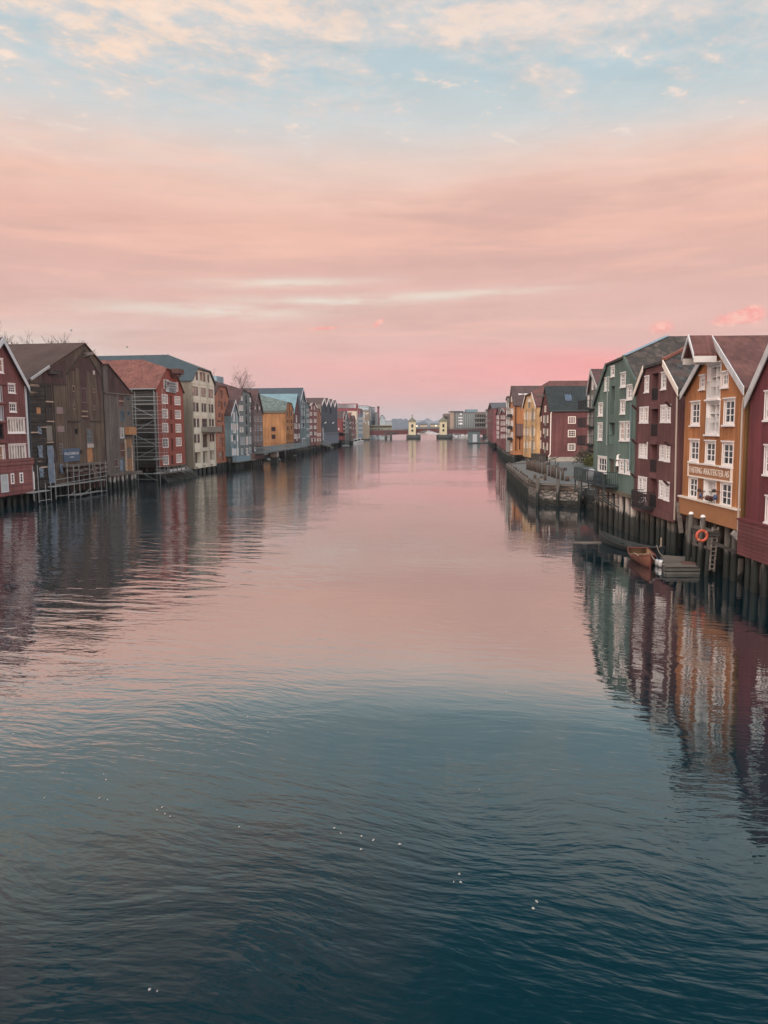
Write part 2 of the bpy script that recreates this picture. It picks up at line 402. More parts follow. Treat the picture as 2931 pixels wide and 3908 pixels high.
class MB:
    def __init__(s):
        s.v, s.f = [], []
    def poly(s, pts):
        i = len(s.v)
        s.v += [Vector(p) for p in pts]
        s.f.append(tuple(range(i, i + len(pts))))
    def mesh(s, vs, fs):
        i = len(s.v)
        s.v += [Vector(p) for p in vs]
        s.f += [tuple(j + i for j in f) for f in fs]
    def box(s, x0, x1, y0, y1, z0, z1, T=None):
        if x0 > x1: x0, x1 = x1, x0
        if y0 > y1: y0, y1 = y1, y0
        if z0 > z1: z0, z1 = z1, z0
        vs = [(x0, y0, z0), (x1, y0, z0), (x1, y1, z0), (x0, y1, z0), (x0, y0, z1), (x1, y0, z1), (x1, y1, z1), (x0, y1, z1)]
        if T:
            vs = [T(*p) for p in vs]
        s.mesh(vs, [(3, 2, 1, 0), (4, 5, 6, 7), (0, 1, 5, 4), (1, 2, 6, 5), (2, 3, 7, 6), (3, 0, 4, 7)])
    def tube(s, p, q, r=0.04, r2=None, n=6, caps=True):
        p, q = Vector(p), Vector(q)
        r2 = r if r2 is None else r2
        d = (q - p)
        if d.length < 1e-6:
            return
        d.normalize()
        a = d.orthogonal().normalized()
        b = d.cross(a)
        vs = []
        for c, rr in ((p, r), (q, r2)):
            for k in range(n):
                t = 2 * math.pi * k / n
                vs.append(c + a * (math.cos(t) * rr) + b * (math.sin(t) * rr))
        fs = [(k, (k + 1) % n, n + (k + 1) % n, n + k) for k in range(n)]
        if caps:
            fs += [tuple(range(n - 1, -1, -1)), tuple(range(n, 2 * n))]
        s.mesh(vs, fs)
    def path(s, pts, r, n=6):
        for a, b in zip(pts, pts[1:]):
            s.tube(a, b, r, r, n)
    def beam(s, p, q, w, h):
        """rectangular bar between two points, h measured upwards"""
        p, q = Vector(p), Vector(q)
        d = (q - p).normalized()
        side = d.cross(Vector((0, 0, 1)))
        if side.length < 1e-4:
            side = Vector((1, 0, 0))
        side.normalize()
        up = side.cross(d).normalized()
        vs = []
        for c in (p, q):
            for a, b in ((-1, -1), (1, -1), (1, 1), (-1, 1)):
                vs.append(c + side * (a * w / 2) + up * (b * h / 2))
        s.mesh(vs, [(3, 2, 1, 0), (4, 5, 6, 7), (0, 1, 5, 4), (1, 2, 6, 5), (2, 3, 7, 6), (3, 0, 4, 7)])
    def build(s, name, mat, parent=None, smooth=False, world=False):
        """world=True: vertices were given in world space"""
        me = bpy.data.meshes.new(name)
        vs = s.v
        if world and parent is not None:
            M = (Matrix.Translation(parent.location) @ parent.rotation_euler.to_matrix().to_4x4()).inverted()
            vs = [M @ p for p in vs]
        me.from_pydata([tuple(p) for p in vs], [], s.f)
        me.update()
        uvl = me.uv_layers.new(name='UVMap')
        data = uvl.data
        for poly in me.polygons:
            n = poly.normal
            if abs(n.z) > 0.97:
                h, t = Vector((1, 0, 0)), Vector((0, 1, 0))
            else:
                h = Vector((-n.y, n.x, 0)).normalized()
                t = n.cross(h)
                if t.z < 0:
                    t = -t
            for li in poly.loop_indices:
                co = me.vertices[me.loops[li].vertex_index].co
                data[li].uv = (co.dot(h), co.dot(t))
        if smooth:
            me.polygons.foreach_set('use_smooth', [True] * len(me.polygons))
        me.materials.append(mat)
        o = bpy.data.objects.new(name, me)
        COL.objects.link(o)
        if parent is not None:
            o.parent = parent
        return o

def part(name, mat, parent, fn, smooth=False, world=False):
    m = MB()
    fn(m)
    return m.build(name, mat, parent, smooth, world)

class Surf:
    """a vertical wall plane: s along the wall (photo left to right), o outwards, z height"""
    def __init__(s, o, a, Minv=None):
        s.o, s.a = Vector((o[0], o[1])), Vector((a[0], a[1])).normalized()
        s.n = Vector((s.a.y, -s.a.x))
        s.Minv = Minv
    def hit(s, p):
        d = ray(*p)
        e = Vector((EYE.x, EYE.y))
        k = (s.o - e).dot(s.n) / Vector((d.x, d.y)).dot(s.n)
        q = EYE + d * k
        return ((Vector((q.x, q.y)) - s.o).dot(s.a), q.z)
    def W(s, a, o, z):
        p = s.o + s.a * a + s.n * o
        return Vector((p.x, p.y, z))
    def T(s, a, o, z):
        p = s.W(a, o, z)
        return s.Minv @ p if s.Minv is not None else p
    def shift(s, d):
        return Surf(s.o + s.n * d, s.a, s.Minv)

def line_cross(p1, p2, p3, p4):
    d = (p1[0] - p2[0]) * (p3[1] - p4[1]) - (p1[1] - p2[1]) * (p3[0] - p4[0])
    a, b = p1[0] * p2[1] - p1[1] * p2[0], p3[0] * p4[1] - p3[1] * p4[0]
    return ((a * (p3[0] - p4[0]) - (p1[0] - p2[0]) * b) / d, (a * (p3[1] - p4[1]) - (p1[1] - p2[1]) * b) / d)

def inside(poly, p, margin=0.03):
    for dx in (-margin, margin):
        for dy in (-margin, margin):
            x, y = p[0] + dx, p[1] + dy
            c = False
            for i in range(len(poly)):
                (x1, y1), (x2, y2) = poly[i], poly[i - 1]
                if (y1 > y) != (y2 > y) and x < (x2 - x1) * (y - y1) / (y2 - y1) + x1:
                    c = not c
            if not c:
                return False
    return True

def pick_pane(p):
    if p in (GLASS, CURTAIN) and rnd.random() < 0.5:
        return rnd.choice((GLASS, GLASSD, DIMG, CURTAIN, HALFG, GLASS) if p is GLASS else (DIMG, HALFG, GLASS, WARMG, CURTAIN, DIMG))
    return p
class Building:
    def __init__(s, name, label, cat, line, Z, outline, depth, wall, roof, off=0.0, zb=None, sym=False, setback=3.0, eave=0.35, front=0.3, thick=0.2,
                 barge=None, barge_w=0.28, group=None, ridge=None, flat=False, top_z=None):
        A, B = Vector(line[0]), Vector(line[1])
        base = Surf(A, B - A)
        base = base.shift(off)
        P = [base.hit(Z(p)) for p in outline]
        uL, uR = (P[0][0] + P[1][0]) / 2, (P[-1][0] + P[-2][0]) / 2
        s.zb = zb if zb is not None else (P[0][1] + P[-1][1]) / 2
        org = base.W(uL, 0, s.zb)
        s.t = thing(name, label, cat, org, math.atan2(base.a.y, base.a.x), group)
        Minv = (Matrix.Translation(s.t.location) @ s.t.rotation_euler.to_matrix().to_4x4()).inverted()
        s.S = Surf((org.x, org.y), base.a, Minv)
        s.Minv = Minv
        s.w = uR - uL
        top = [[p[0] - uL, p[1]] for p in P[1:-1]]
        top[0][0], top[-1][0] = 0.0, s.w
        if sym == 'R':
            top[-1][1] = top[0][1]
        elif sym:
            top[0][1] = top[-1][1]
        s.top = [tuple(p) for p in top]
        s.poly = [(0.0, s.zb)] + s.top + [(s.w, s.zb)]
        s.poly = [p for i, p in enumerate(s.poly) if i == 0 or p != s.poly[i - 1]]
        s.depth, s.wall, s.roof_m = depth, wall, roof
        s.setback, s.eave, s.fo, s.th, s.barge, s.bw, s.flat, s.ridge = setback, eave, front, thick, barge, barge_w, flat, ridge
        s.holes = []
        s.Z = Z
    def side(s, right=False):
        """near side wall, s running from photo left to right"""
        if right:
            o = s.S.W(s.w, 0, 0)
            return Surf((o.x, o.y), -s.S.n, s.Minv)
        o = s.S.W(0, -s.depth, 0)
        return Surf((o.x, o.y), s.S.n, s.Minv)
    def rect(s, r, surf=None, Z=None):
        S = surf or s.S
        Z = Z or s.Z
        x0, y0, x1, y1 = r
        cx, cy = (x0 + x1) / 2, (y0 + y1) / 2
        a0, a1 = S.hit(Z((x0, cy)))[0], S.hit(Z((x1, cy)))[0]
        z1, z0 = S.hit(Z((cx, y0)))[1], S.hit(Z((cx, y1)))[1]
        return (min(a0, a1), z0, max(a0, a1), z1)
    def win(s, rects, nx=2, ny=3, frame=None, pane=None, bar=0.09, mun=0.045, cut=True, recess=0.09, proud=0.04, sill=0.0, surf=None, Z=None, name='window', cross=True, lining=False):
        S = surf or s.S
        for r in rects:
            a0, z0, a1, z1 = s.rect(r, surf, Z)
            hole = cut and surf is None and all(inside(s.poly, p) for p in ((a0, z0), (a0, z1), (a1, z0), (a1, z1)))
            if hole:
                for h in s.holes:
                    if not (a1 < h[0] - .02 or a0 > h[2] + .02 or z1 < h[1] - .02 or z0 > h[3] + .02):
                        hole = False
            if hole:
                s.holes.append((a0, z0, a1, z1, recess))
            b = min(bar, (a1 - a0) * 0.22)
            o0, o1 = (-recess, proud) if hole else (0.002, proud + 0.03)
            m = MB()
            # frame: outer bars butted, a little inside the opening
            e = 0.0 if not hole else -0.0
            x0, x1 = a0 + e - (0.05 if hole else 0), a1 - e + (0.05 if hole else 0)
            if hole:       # casing on the wall round the opening, then the sash inside it
                m.box(x0, x1, 0.003, o1, z1, z1 + 0.06, S.T)
                m.box(x0, x1, 0.003, o1, z0 - 0.06, z0, S.T)
                m.box(x0, a0, 0.003, o1, z0, z1, S.T)
                m.box(a1, x1, 0.003, o1, z0, z1, S.T)
                f0, f1 = -recess + 0.012, -recess * 0.25
            else:
                f0, f1 = o0, o1
            m.box(a0, a1, f0, f1, z1 - b, z1, S.T)
            m.box(a0, a1, f0, f1, z0, z0 + b, S.T)
            m.box(a0, a0 + b, f0, f1, z0 + b, z1 - b, S.T)
            m.box(a1 - b, a1, f0, f1, z0 + b, z1 - b, S.T)
            ia0, ia1, iz0, iz1 = a0 + b, a1 - b, z0 + b, z1 - b
            for k in range(1, nx):
                c = ia0 + (ia1 - ia0) * k / nx
                w = mun * (1.5 if (nx == 2 and cross) else 1)
                m.box(c - w / 2, c + w / 2, f0, f1 - 0.012, iz0, iz1, S.T)
            for k in range(1, ny):
                c = iz0 + (iz1 - iz0) * k / ny
                m.box(ia0, ia1, f0, f1 - 0.017, c - mun / 2, c + mun / 2, S.T)
            if sill:
                m.box(a0 - 0.1, a1 + 0.1, 0.002, sill, z0 - 0.16, z0 - 0.063, S.T)
                m.box(a0 - 0.1, a1 + 0.1, 0.002, sill * 0.8, z1 + 0.063, z1 + 0.13, S.T)
            if lining and hole:
                for q0, q1, w0, w1 in ((a0, a0 + .04, z0, z1), (a1 - .04, a1, z0, z1), (a0 + .04, a1 - .04, z0, z0 + .04), (a0 + .04, a1 - .04, z1 - .04, z1)):
                    m.box(q0, q1, f1 + 0.003, 0.0, w0, w1, S.T)
            wo = m.build(name, frame or WHITE, s.t)
            pm = MB()
            p1 = f0 + 0.006 if not hole else -recess + 0.018
            pm.box(a0 + 0.01, a1 - 0.01, p1 - 0.016, p1 + 0.004, z0 + 0.01, z1 - 0.01, S.T)
            pm.build('pane', pick_pane(pane or GLASS), wo)
        return s
    def door(s, rects, mat=None, recess=0.45, frame=None, name='door', rail=None, surf=None, Z=None, split=2):
        """loading door set back in a deep opening"""
        S = surf or s.S
        for r in rects:
            a0, z0, a1, z1 = s.rect(r, surf, Z)
            z0 = max(z0, s.zb + 0.05)
            hole = surf is None and all(inside(s.poly, p) for p in ((a0, z0), (a0, z1), (a1, z0), (a1, z1)))
            for h in s.holes:
                if not (a1 < h[0] - .02 or a0 > h[2] + .02 or z1 < h[1] - .02 or z0 > h[3] + .02):
                    hole = False
            m = MB()
            if hole:
                s.holes.append((a0, z0, a1, z1, recess))
                d0, d1 = -recess + 0.01, -recess + 0.05
            else:
                d0, d1 = 0.003, 0.05
            n = split
            for k in range(n):
                g = 0.012
                m.box(a0 + (a1 - a0) * k / n + g, a0 + (a1 - a0) * (k + 1) / n - g, d0, d1, z0 + 0.01, z1 - 0.01, S.T)
            m.box(a0, a1, d0 - 0.006, d0, z0, z1, S.T)
            do = m.build(name, mat or DARK, s.t)
            if frame:
                f = MB()
                o1 = 0.05
                f.box(a0 - 0.1, a1 + 0.1, 0.003, o1, z1, z1 + 0.12, S.T)
                f.box(a0 - 0.1, a0, 0.003, o1, z0, z1, S.T)
                f.box(a1, a1 + 0.1, 0.003, o1, z0, z1, S.T)
                f.box(a0 - 0.15, a1 + 0.15, 0.003, 0.16, z0 - 0.12, z0, S.T)
                f.build('door_frame', frame, s.t)
            if rail:
                f = MB()
                h = z0 + (z1 - z0) * 0.45
                f.box(a0, a1, -0.03, 0.03, h - 0.03, h + 0.02, S.T)
                k = max(4, int((a1 - a0) / 0.13))
                for i in range(k + 1):
                    c = a0 + 0.02 + (a1 - a0 - 0.04) * i / k
                    f.box(c - 0.012, c + 0.012, -0.012, 0.012, z0 + 0.03, h - 0.03, S.T)
                f.build('railing', rail, s.t)
        return s
    def panel(s, rects, mat, name='panel', out=0.05, surf=None, Z=None):
        S = surf or s.S
        for r in rects:
            a0, z0, a1, z1 = s.rect(r, surf, Z)
            part(name, mat, s.t, lambda m: m.box(a0, a1, 0.002, out, z0, z1, S.T))
        return s
    def bar(s, p, q, w, mat, name, out=0.0, depth=0.06, surf=None, Z=None):
        """straight trim on the wall between two photo points"""
        S = surf or s.S
        Z = Z or s.Z
        a, b = S.hit(Z(p)), S.hit(Z(q))
        m = MB()
        if abs(a[0] - b[0]) < 0.35 * abs(a[1] - b[1]) and abs(a[0] - b[0]) < 0.8:
            c = (a[0] + b[0]) / 2
            m.box(c - w / 2, c + w / 2, out + 0.002, out + depth, a[1], b[1], S.T)
        else:
            d = Vector((b[0] - a[0], b[1] - a[1])).normalized()
            nn = Vector((-d.y, d.x)) * (w / 2)
            c = [(a[0] + nn.x, a[1] + nn.y), (a[0] - nn.x, a[1] - nn.y), (b[0] - nn.x, b[1] - nn.y), (b[0] + nn.x, b[1] + nn.y)]
            vs = [S.T(p_[0], out + 0.002, p_[1]) for p_ in c] + [S.T(p_[0], out + depth, p_[1]) for p_ in c]
            m.mesh(vs, [(0, 1, 2, 3), (7, 6, 5, 4), (0, 4, 5, 1), (1, 5, 6, 2), (2, 6, 7, 3), (3, 7, 4, 0)])
        return m.build(name, mat, s.t)
    def pipe(s, pts, r=0.05, mat=None, name='drainpipe', out=0.12, surf=None, Z=None):
        S = surf or s.S
        Z = Z or s.Z
        q = [S.hit(Z(p)) for p in pts]
        m = MB()
        m.path([S.T(a, out, z) for a, z in q], r)
        return m.build(name, mat or GALV, s.t)
    def piles(s, n, mat=None, rows=(0.35, 2.4), r=0.17, zlow=-2.0, lean=0.05, skip=()):
        for row in rows:
            for i in range(n):
                a = s.w * (i + 0.5) / n + rnd.uniform(-0.25, 0.25) * s.w / n
                rr = r * rnd.uniform(0.8, 1.2)
                p = s.S.T(a + rnd.uniform(-lean, lean) * 3, -row + rnd.uniform(-lean, lean), zlow)
                q = s.S.T(a, -row, s.zb - 0.005)
                part('pile', mat or PILE_DARK, s.t, lambda m: m.tube(p, q, rr * 1.1, rr, 9), True)
        return s
    def apron(s, z0, mat, out=0.1, name='skirt', over=0.0, z1=None):
        S = s.S
        part(name, mat, s.t, lambda m: m.box(-over, s.w + over, -0.4, out, z0, s.zb if z1 is None else z1, S.T))
        return s
    def finish(s, side_mat=None, no_roof=False, wall_name='wall'):
        S, D = s.S, s.depth
        m = MB()
        outer = [Vector((a, z, 0)) for a, z in s.poly]
        loops = [outer]
        for h in s.holes:
            loops.append([Vector((h[0], h[1], 0)), Vector((h[0], h[3], 0)), Vector((h[2], h[3], 0)), Vector((h[2], h[1], 0))])
        flat = [p for l in loops for p in l]
        tris = tessellate_polygon(loops)
        m.mesh([S.T(p.x, 0, p.y) for p in flat], [tuple(t) for t in tris])
        for a0, z0, a1, z1, d in s.holes:
            q = [(a0, z0), (a1, z0), (a1, z1), (a0, z1)]
            for (x0, y0), (x1, y1) in zip(q, q[1:] + q[:1]):
                m.poly([S.T(x0, 0, y0), S.T(x1, 0, y1), S.T(x1, -d, y1), S.T(x0, -d, y0)])
            m.poly([S.T(x, -d, y) for x, y in q])
        mw = m
        ms = MB() if side_mat else m
        ms.poly([S.T(0, -D, s.zb), S.T(0, 0, s.zb), S.T(0, 0, s.top[0][1]), S.T(0, -D, s.top[0][1])])
        ms.poly([S.T(s.w, 0, s.zb), S.T(s.w, -D, s.zb), S.T(s.w, -D, s.top[-1][1]), S.T(s.w, 0, s.top[-1][1])])
        mw.poly([S.T(a, -D, z) for a, z in reversed(s.poly)])
        mw.poly([S.T(0, 0, s.zb), S.T(s.w, 0, s.zb), S.T(s.w, -D, s.zb), S.T(0, -D, s.zb)])
        mw.build(wall_name, s.wall, s.t)
        if side_mat:
            ms.build('side_wall', side_mat, s.t)
        if D > 9:
            part('foundation', stone_mat('foundation_stone', (0.15, 0.14, 0.125), (0.08, 0.08, 0.075), 1.2, 2.2, 0.5), s.t, lambda m: m.box(.15, s.w - .15, -5.5, -D + .15, 0.6, s.zb - .012, S.T))
        if not no_roof:
            s.make_roof(s.top)
        return s
    def make_roof(s, top, name='roof'):
        S, D, th = s.S, s.depth, s.th
        fo = s.fo
        top = [tuple(p) for p in top]
        def ext(p, q, d):
            v = Vector((p[0] - q[0], p[1] - q[1])).normalized() * d
            return (p[0] + v.x, p[1] + v.y)
        m = MB()
        if s.flat:
            c = [(top[0][0] - s.eave, top[0][1]), (top[-1][0] + s.eave, top[-1][1])]
            vs = []
            for dz in (0.005, th):
                vs += [S.T(c[0][0], fo, c[0][1] + dz), S.T(c[1][0], fo, c[1][1] + dz), S.T(c[1][0], -D - 0.2, c[1][1] + dz), S.T(c[0][0], -D - 0.2, c[0][1] + dz)]
            m.mesh(vs, [(3, 2, 1, 0), (4, 5, 6, 7), (0, 1, 5, 4), (1, 2, 6, 5), (2, 3, 7, 6), (3, 0, 4, 7)])
            s.ridge_pt = None
        elif len(top) == 4:
            eL, cL, cR, eR = ext(top[0], top[1], s.eave), top[1], top[2], ext(top[3], top[2], s.eave)
            ap = line_cross(eL, cL, eR, cR)
            if s.ridge:
                rs = s.ridge
                ap = (ap[0], rs)
            s.ridge_pt = ap
            def V(dz):
                return [S.T(eL[0], fo, eL[1] + dz), S.T(cL[0], fo, cL[1] + dz), S.T(cR[0], fo, cR[1] + dz), S.T(eR[0], fo, eR[1] + dz),
                        S.T(eR[0], -D - .2, eR[1] + dz), S.T(ap[0], -D - .2, ap[1] + dz), S.T(eL[0], -D - .2, eL[1] + dz), S.T(ap[0], -s.setback, ap[1] + dz)]
            vs = V(th) + V(0.01)
            fs = [(0, 1, 7, 5, 6), (1, 2, 7), (2, 3, 4, 5, 7)]
            fs += [tuple(i + 8 for i in reversed(f)) for f in fs]
            rim = [0, 1, 2, 3, 4, 5, 6]
            fs += [(rim[i], rim[(i + 1) % 7], rim[(i + 1) % 7] + 8, rim[i] + 8) for i in range(7)]
            # the left and right slopes may not be exactly flat: split them
            fs[0:1] = [(0, 1, 7), (0, 7, 5), (0, 5, 6)]
            fs = [f for f in fs if f != (2, 3, 4, 5, 7)] + [(2, 3, 7), (3, 4, 5), (3, 5, 7)]
            m.mesh(vs, fs)
        else:
            ch = list(top)
            ch[0], ch[-1] = ext(top[0], top[1], s.eave), ext(top[-1], top[-2], s.eave)
            k = len(ch)
            vs = []
            for o in (fo, -D - 0.2):
                for dz in (th, 0.01):
                    vs += [S.T(a, o, z + dz) for a, z in ch]
            fs = []
            for i in range(k - 1):
                fs += [(i, i + 1, 2 * k + i + 1, 2 * k + i), (k + i + 1, k + i, 3 * k + i, 3 * k + i + 1), (i + 1, i, k + i, k + i + 1), (2 * k + i, 2 * k + i + 1, 3 * k + i + 1, 3 * k + i)]
            for i in (0, k - 1):
                fs.append((i, 2 * k + i, 3 * k + i, k + i))
            m.mesh(vs, fs)
            s.ridge_pt = max(ch, key=lambda p: p[1])
        s.roof = m.build(name, s.roof_m, s.t)
        if s.barge and not s.flat:
            segs = list(zip(top, top[1:]))
            for (a, b) in segs:
                if len(top) == 4 and (a, b) == (top[1], top[2]):
                    continue
                a2, b2 = a, b
                if a == top[0]: a2 = ext(a, b, s.eave + 0.02)
                if b == top[-1]: b2 = ext(b, a, s.eave + 0.02)
                d = Vector((b2[0] - a2[0], b2[1] - a2[1])).normalized()
                up = Vector((0, th + 0.04))
                dn = Vector((0, -s.bw))
                vs = []
                for o in (fo + 0.004, fo + 0.06):
                    for p in (a2, b2):
                        for v in (up, dn):
                            vs.append(S.T(p[0], o, p[1] + v.y))
                m = MB()
                m.mesh(vs, [(0, 1, 3, 2), (6, 7, 5, 4), (0, 2, 6, 4), (3, 1, 5, 7), (0, 4, 5, 1), (2, 3, 7, 6)])
                m.build('bargeboard', s.barge, s.t)

def hip_trim(b, mat, name, w=0.3, h=0.1, ridge_len=0.0):
    S, th = b.S, b.th
    c, a = b.top[2], b.ridge_pt
    m = MB()
    m.beam(S.T(c[0], b.fo, c[1] + th + h * .4), S.T(a[0], -b.setback, a[1] + th + h * .4), w, h)
    m.build(name, mat, b.roof)
def text_mesh(body, w, h):
    cu = bpy.data.curves.new('lettering', 'FONT')
    cu.body = body
    cu.resolution_u = 3
    cu.extrude = 0.02
    o = bpy.data.objects.new('lettering', cu)
    COL.objects.link(o)
    dg = bpy.context.evaluated_depsgraph_get()
    me = bpy.data.meshes.new_from_object(o.evaluated_get(dg))
    vs = [v.co.copy() for v in me.vertices]
    fs = [tuple(p.vertices) for p in me.polygons]
    bpy.data.objects.remove(o)
    bpy.data.curves.remove(cu)
    bpy.data.meshes.remove(me)
    x0, x1 = min(v.x for v in vs), max(v.x for v in vs)
    y0, y1 = min(v.y for v in vs), max(v.y for v in vs)
    return [Vector(((v.x - x0) / (x1 - x0) * w, (v.y - y0) / (y1 - y0) * h, v.z)) for v in vs], fs
def lettering(body, S, a0, a1, z0, z1, out, mat, parent, name='lettering'):
    vs, fs = text_mesh(body, a1 - a0, z1 - z0)
    m = MB()
    m.mesh([S.T(a0 + v.x, out + 0.02 + v.z * 0.4, z0 + v.y) for v in vs], fs)
    return m.build(name, mat, parent)
# ------------------------------------------------------------------ setting: water, banks, hills
def water_mat():
    m, N = new_mat('river_water')
    pos = N.n('ShaderNodeNewGeometry').outputs['Position']
    s = N.n('ShaderNodeSeparateXYZ', {0: pos})
    x, y = s.outputs[0], s.outputs[1]
    # bend the wave fronts a little
    wb = N.noise(N.vec(x, y, 0.0), 0.09, 2)
    a_ = N.m('ADD', N.m('MULTIPLY', x, 0.97), N.m('MULTIPLY', y, 0.20))
    b_ = N.m('SUBTRACT', N.m('MULTIPLY', y, 0.97), N.m('MULTIPLY', x, -0.22))
    yy = N.m('ADD', b_, N.m('MULTIPLY', wb, 5.0))
    xx = N.m('ADD', a_, N.m('MULTIPLY', wb, 2.5))
    far = N.rng(y, 70, 420, 0.0, 1.0)
    calm = N.noise(N.vec(N.m('MULTIPLY', x, 0.040), N.m('MULTIPLY', y, 0.055), 4.0), 1.0, 3, 0.55)
    lefty = N.rng(N.m('ADD', x, N.m('MULTIPLY', N.m('SUBTRACT', wb, 0.5), 20)), 2.0, -16.0, 0.0, 0.24, True)
    near = N.rng(y, 26, 10, 0.0, 0.30, True)
    wind = N.rng(N.m('ADD', N.m('ADD', calm, lefty), N.m('ADD', near, N.m('MULTIPLY', far, 0.25))), 0.44, 0.76, 0.05, 1.0, True)
    swell = N.noise(N.vec(N.m('MULTIPLY', xx, 0.55), N.m('MULTIPLY', yy, 1.65), 1.0), 1.0, 1.5, 0.4, 0.15)
    mid = N.noise(N.vec(N.m('MULTIPLY', xx, 1.8), N.m('MULTIPLY', yy, 4.4), 8.0), 1.0, 2, 0.5, 0.2)
    fine = N.noise(N.vec(N.m('MULTIPLY', xx, 6.0), N.m('MULTIPLY', yy, 12.0), 2.0), 1.0, 2, 0.5)
    h = N.m('ADD', N.m('MULTIPLY', N.m('MULTIPLY', swell, N.m('ADD', 0.38, wind)), 0.0135),
            N.m('ADD', N.m('MULTIPLY', N.m('MULTIPLY', mid, N.m('ADD', 0.15, wind)), 0.0112), N.m('MULTIPLY', N.m('MULTIPLY', fine, N.m('ADD', 0.14, wind)), 0.0015)))
    lm = N.m('MULTIPLY', N.rng(N.m('ADD', x, N.m('MULTIPLY', N.m('SUBTRACT', calm, 0.5), 30)), -4.0, -15.0, 0, 1, True), N.m('MULTIPLY', N.rng(y, 18, 30, 0, 1, True), N.rng(y, 120, 60, 0.15, 1, True)))
    chop = N.noise(N.vec(N.m('MULTIPLY', xx, 0.30), N.m('MULTIPLY', yy, 0.80), 5.0), 1.0, 2, 0.5, 0.2)
    h = N.m('ADD', h, N.m('MULTIPLY', N.m('MULTIPLY', chop, lm), 0.070))
    nrm = N.n('ShaderNodeBump', {'Strength': 1.0, 'Distance': 1.0, 'Height': h}).outputs[0]
    fac = N.n('ShaderNodeLayerWeight', {'Blend': 0.5, 'Normal': nrm}).outputs['Facing']
    g_ = lambda v: (v, v, v)
    refl = N.ramp(fac, [(0.0, g_(.02)), (0.28, g_(.035)), (0.38, g_(.050)), (0.48, g_(.105)), (0.57, g_(.19)), (0.635, g_(.24)), (0.668, g_(.42)), (0.692, g_(.57)), (0.735, g_(.63)), (0.86, g_(.64)), (1.0, g_(.93))])
    deep = N.n('ShaderNodeBsdfDiffuse', {0: (0.001, 0.017, 0.024, 1)})
    gl = N.n('ShaderNodeBsdfGlossy', {'Color': N.mix(N.rng(fac, 0.64, 0.72, 0, 1, True), (0.82, 0.97, 1.0), (0.99, 0.97, 0.96)), 'Roughness': N.rng(y, 90, 480, 0.008, 0.11), 'Normal': nrm})
    mx = N.n('ShaderNodeMixShader', {0: refl, 1: deep.outputs[0], 2: gl.outputs[0]})
    N.n('ShaderNodeOutputMaterial', {0: mx.outputs[0]})
    return m
def setting():
    m = MB()
    m.poly([(-9000, -300, 0), (9000, -300, 0), (9000, 14000, 0), (-9000, 14000, 0)])
    structure(m.build('river_water', water_mat()))
    gm = plain('bank_ground', (0.10, 0.095, 0.085), 0.85, 0.2, 0.3, 0.3)
    qm = stone_mat('bank_stone', (0.16, 0.15, 0.13), (0.08, 0.08, 0.075), 1.2, 2.2, 1.5)
    def bank(name, pts, z):
        m = MB()
        m.poly([(x, y, z) for x, y in pts])
        n = len(pts)
        for i in range(n):
            (x0, y0), (x1, y1) = pts[i], pts[(i + 1) % n]
            m.poly([(x0, y0, -3), (x1, y1, -3), (x1, y1, z), (x0, y0, z)])
        structure(m.build(name, qm))
        m = MB()
        m.poly([(x, y, z + 0.005) for x, y in pts])
        structure(m.build(name.replace('bank', 'ground'), gm))
    bank('left_bank', [(-64, -250), (-57.5, 0), (-35.3, 195), (-24, 430), (-14.5, 585), (-16, 900), (-60, 1300), (-8000, 1500), (-8000, -250)], 1.15)
    bank('right_bank', [(27, -250), (24, 0), (25, 66), (25.3, 74), (21.2, 79), (33, 165), (34.5, 190), (62, 430), (84, 600), (110, 640), (150, 900), (300, 1500), (8000, 1700), (8000, -250)][::-1], 1.9)
    # far hills beyond the fjord
    hm = plain('far_hillside', (0.062, 0.088, 0.098), 0.9, 0.1, 0.4, 0.012)
    sm = plain('far_snowy_hillside', (0.10, 0.12, 0.13), 0.9, 0.1, 0.3, 0.012, 0, 0, (0.60, 0.60, 0.60), 0.8)
    def ridge(name, D, depth, prof, mat, seed):
        r = random.Random(seed)
        m = MB()
        nx, ny = 90, 7
        x0, x1 = prof[0][0], prof[-1][0]
        ph = [r.uniform(0, 6.28) for _ in range(12)]
        vs = []
        for j in range(ny + 1):
            for i in range(nx + 1):
                px = x0 + (x1 - x0) * i / nx
                for (a, ya), (b, yb) in zip(prof, prof[1:]):
                    if a <= px <= b:
                        t = (px - a) / (b - a)
                        t = t * t * (3 - 2 * t)
                        py = ya + (yb - ya) * t
                        break
                X = (px - CX) / F_PX * D
                H = (1633 - py) / F_PX * D
                H += sum(math.sin(px * (0.07 + 0.05 * k) + ph[k]) * 6.0 / (1 + 0.6 * k) for k in range(8))
                f = j / ny
                sh = math.sin(f * math.pi) if f > 0.5 else (math.sin(f * math.pi)) ** 0.8
                Y = D + (f - 0.5) * depth
                z = -2 + max(2, H + 8) * sh * (1 + 0.07 * math.sin(X * 0.011 + j * 1.7 + ph[9]))
                vs.append((X, Y, z))
        fs = [(j * (nx + 1) + i, j * (nx + 1) + i + 1, (j + 1) * (nx + 1) + i + 1, (j + 1) * (nx + 1) + i) for j in range(ny) for i in range(nx)]
        m.mesh(vs, fs)
        structure(m.build(name, mat, None, True))
    ridge('near_hill', 3600, 900, [(900, 1632), (1250, 1612), (1400, 1606), (1470, 1599), (1500, 1601), (1530, 1599), (1560, 1603), (1600, 1611), (1660, 1622), (1720, 1630), (1800, 1632)], hm, 3)
    ridge('far_hill', 4700, 900, [(1300, 1622), (1500, 1606), (1590, 1602), (1640, 1598), (1680, 1600), (1730, 1597), (1800, 1604), (2000, 1612), (2300, 1626)], sm, 8)
setting()

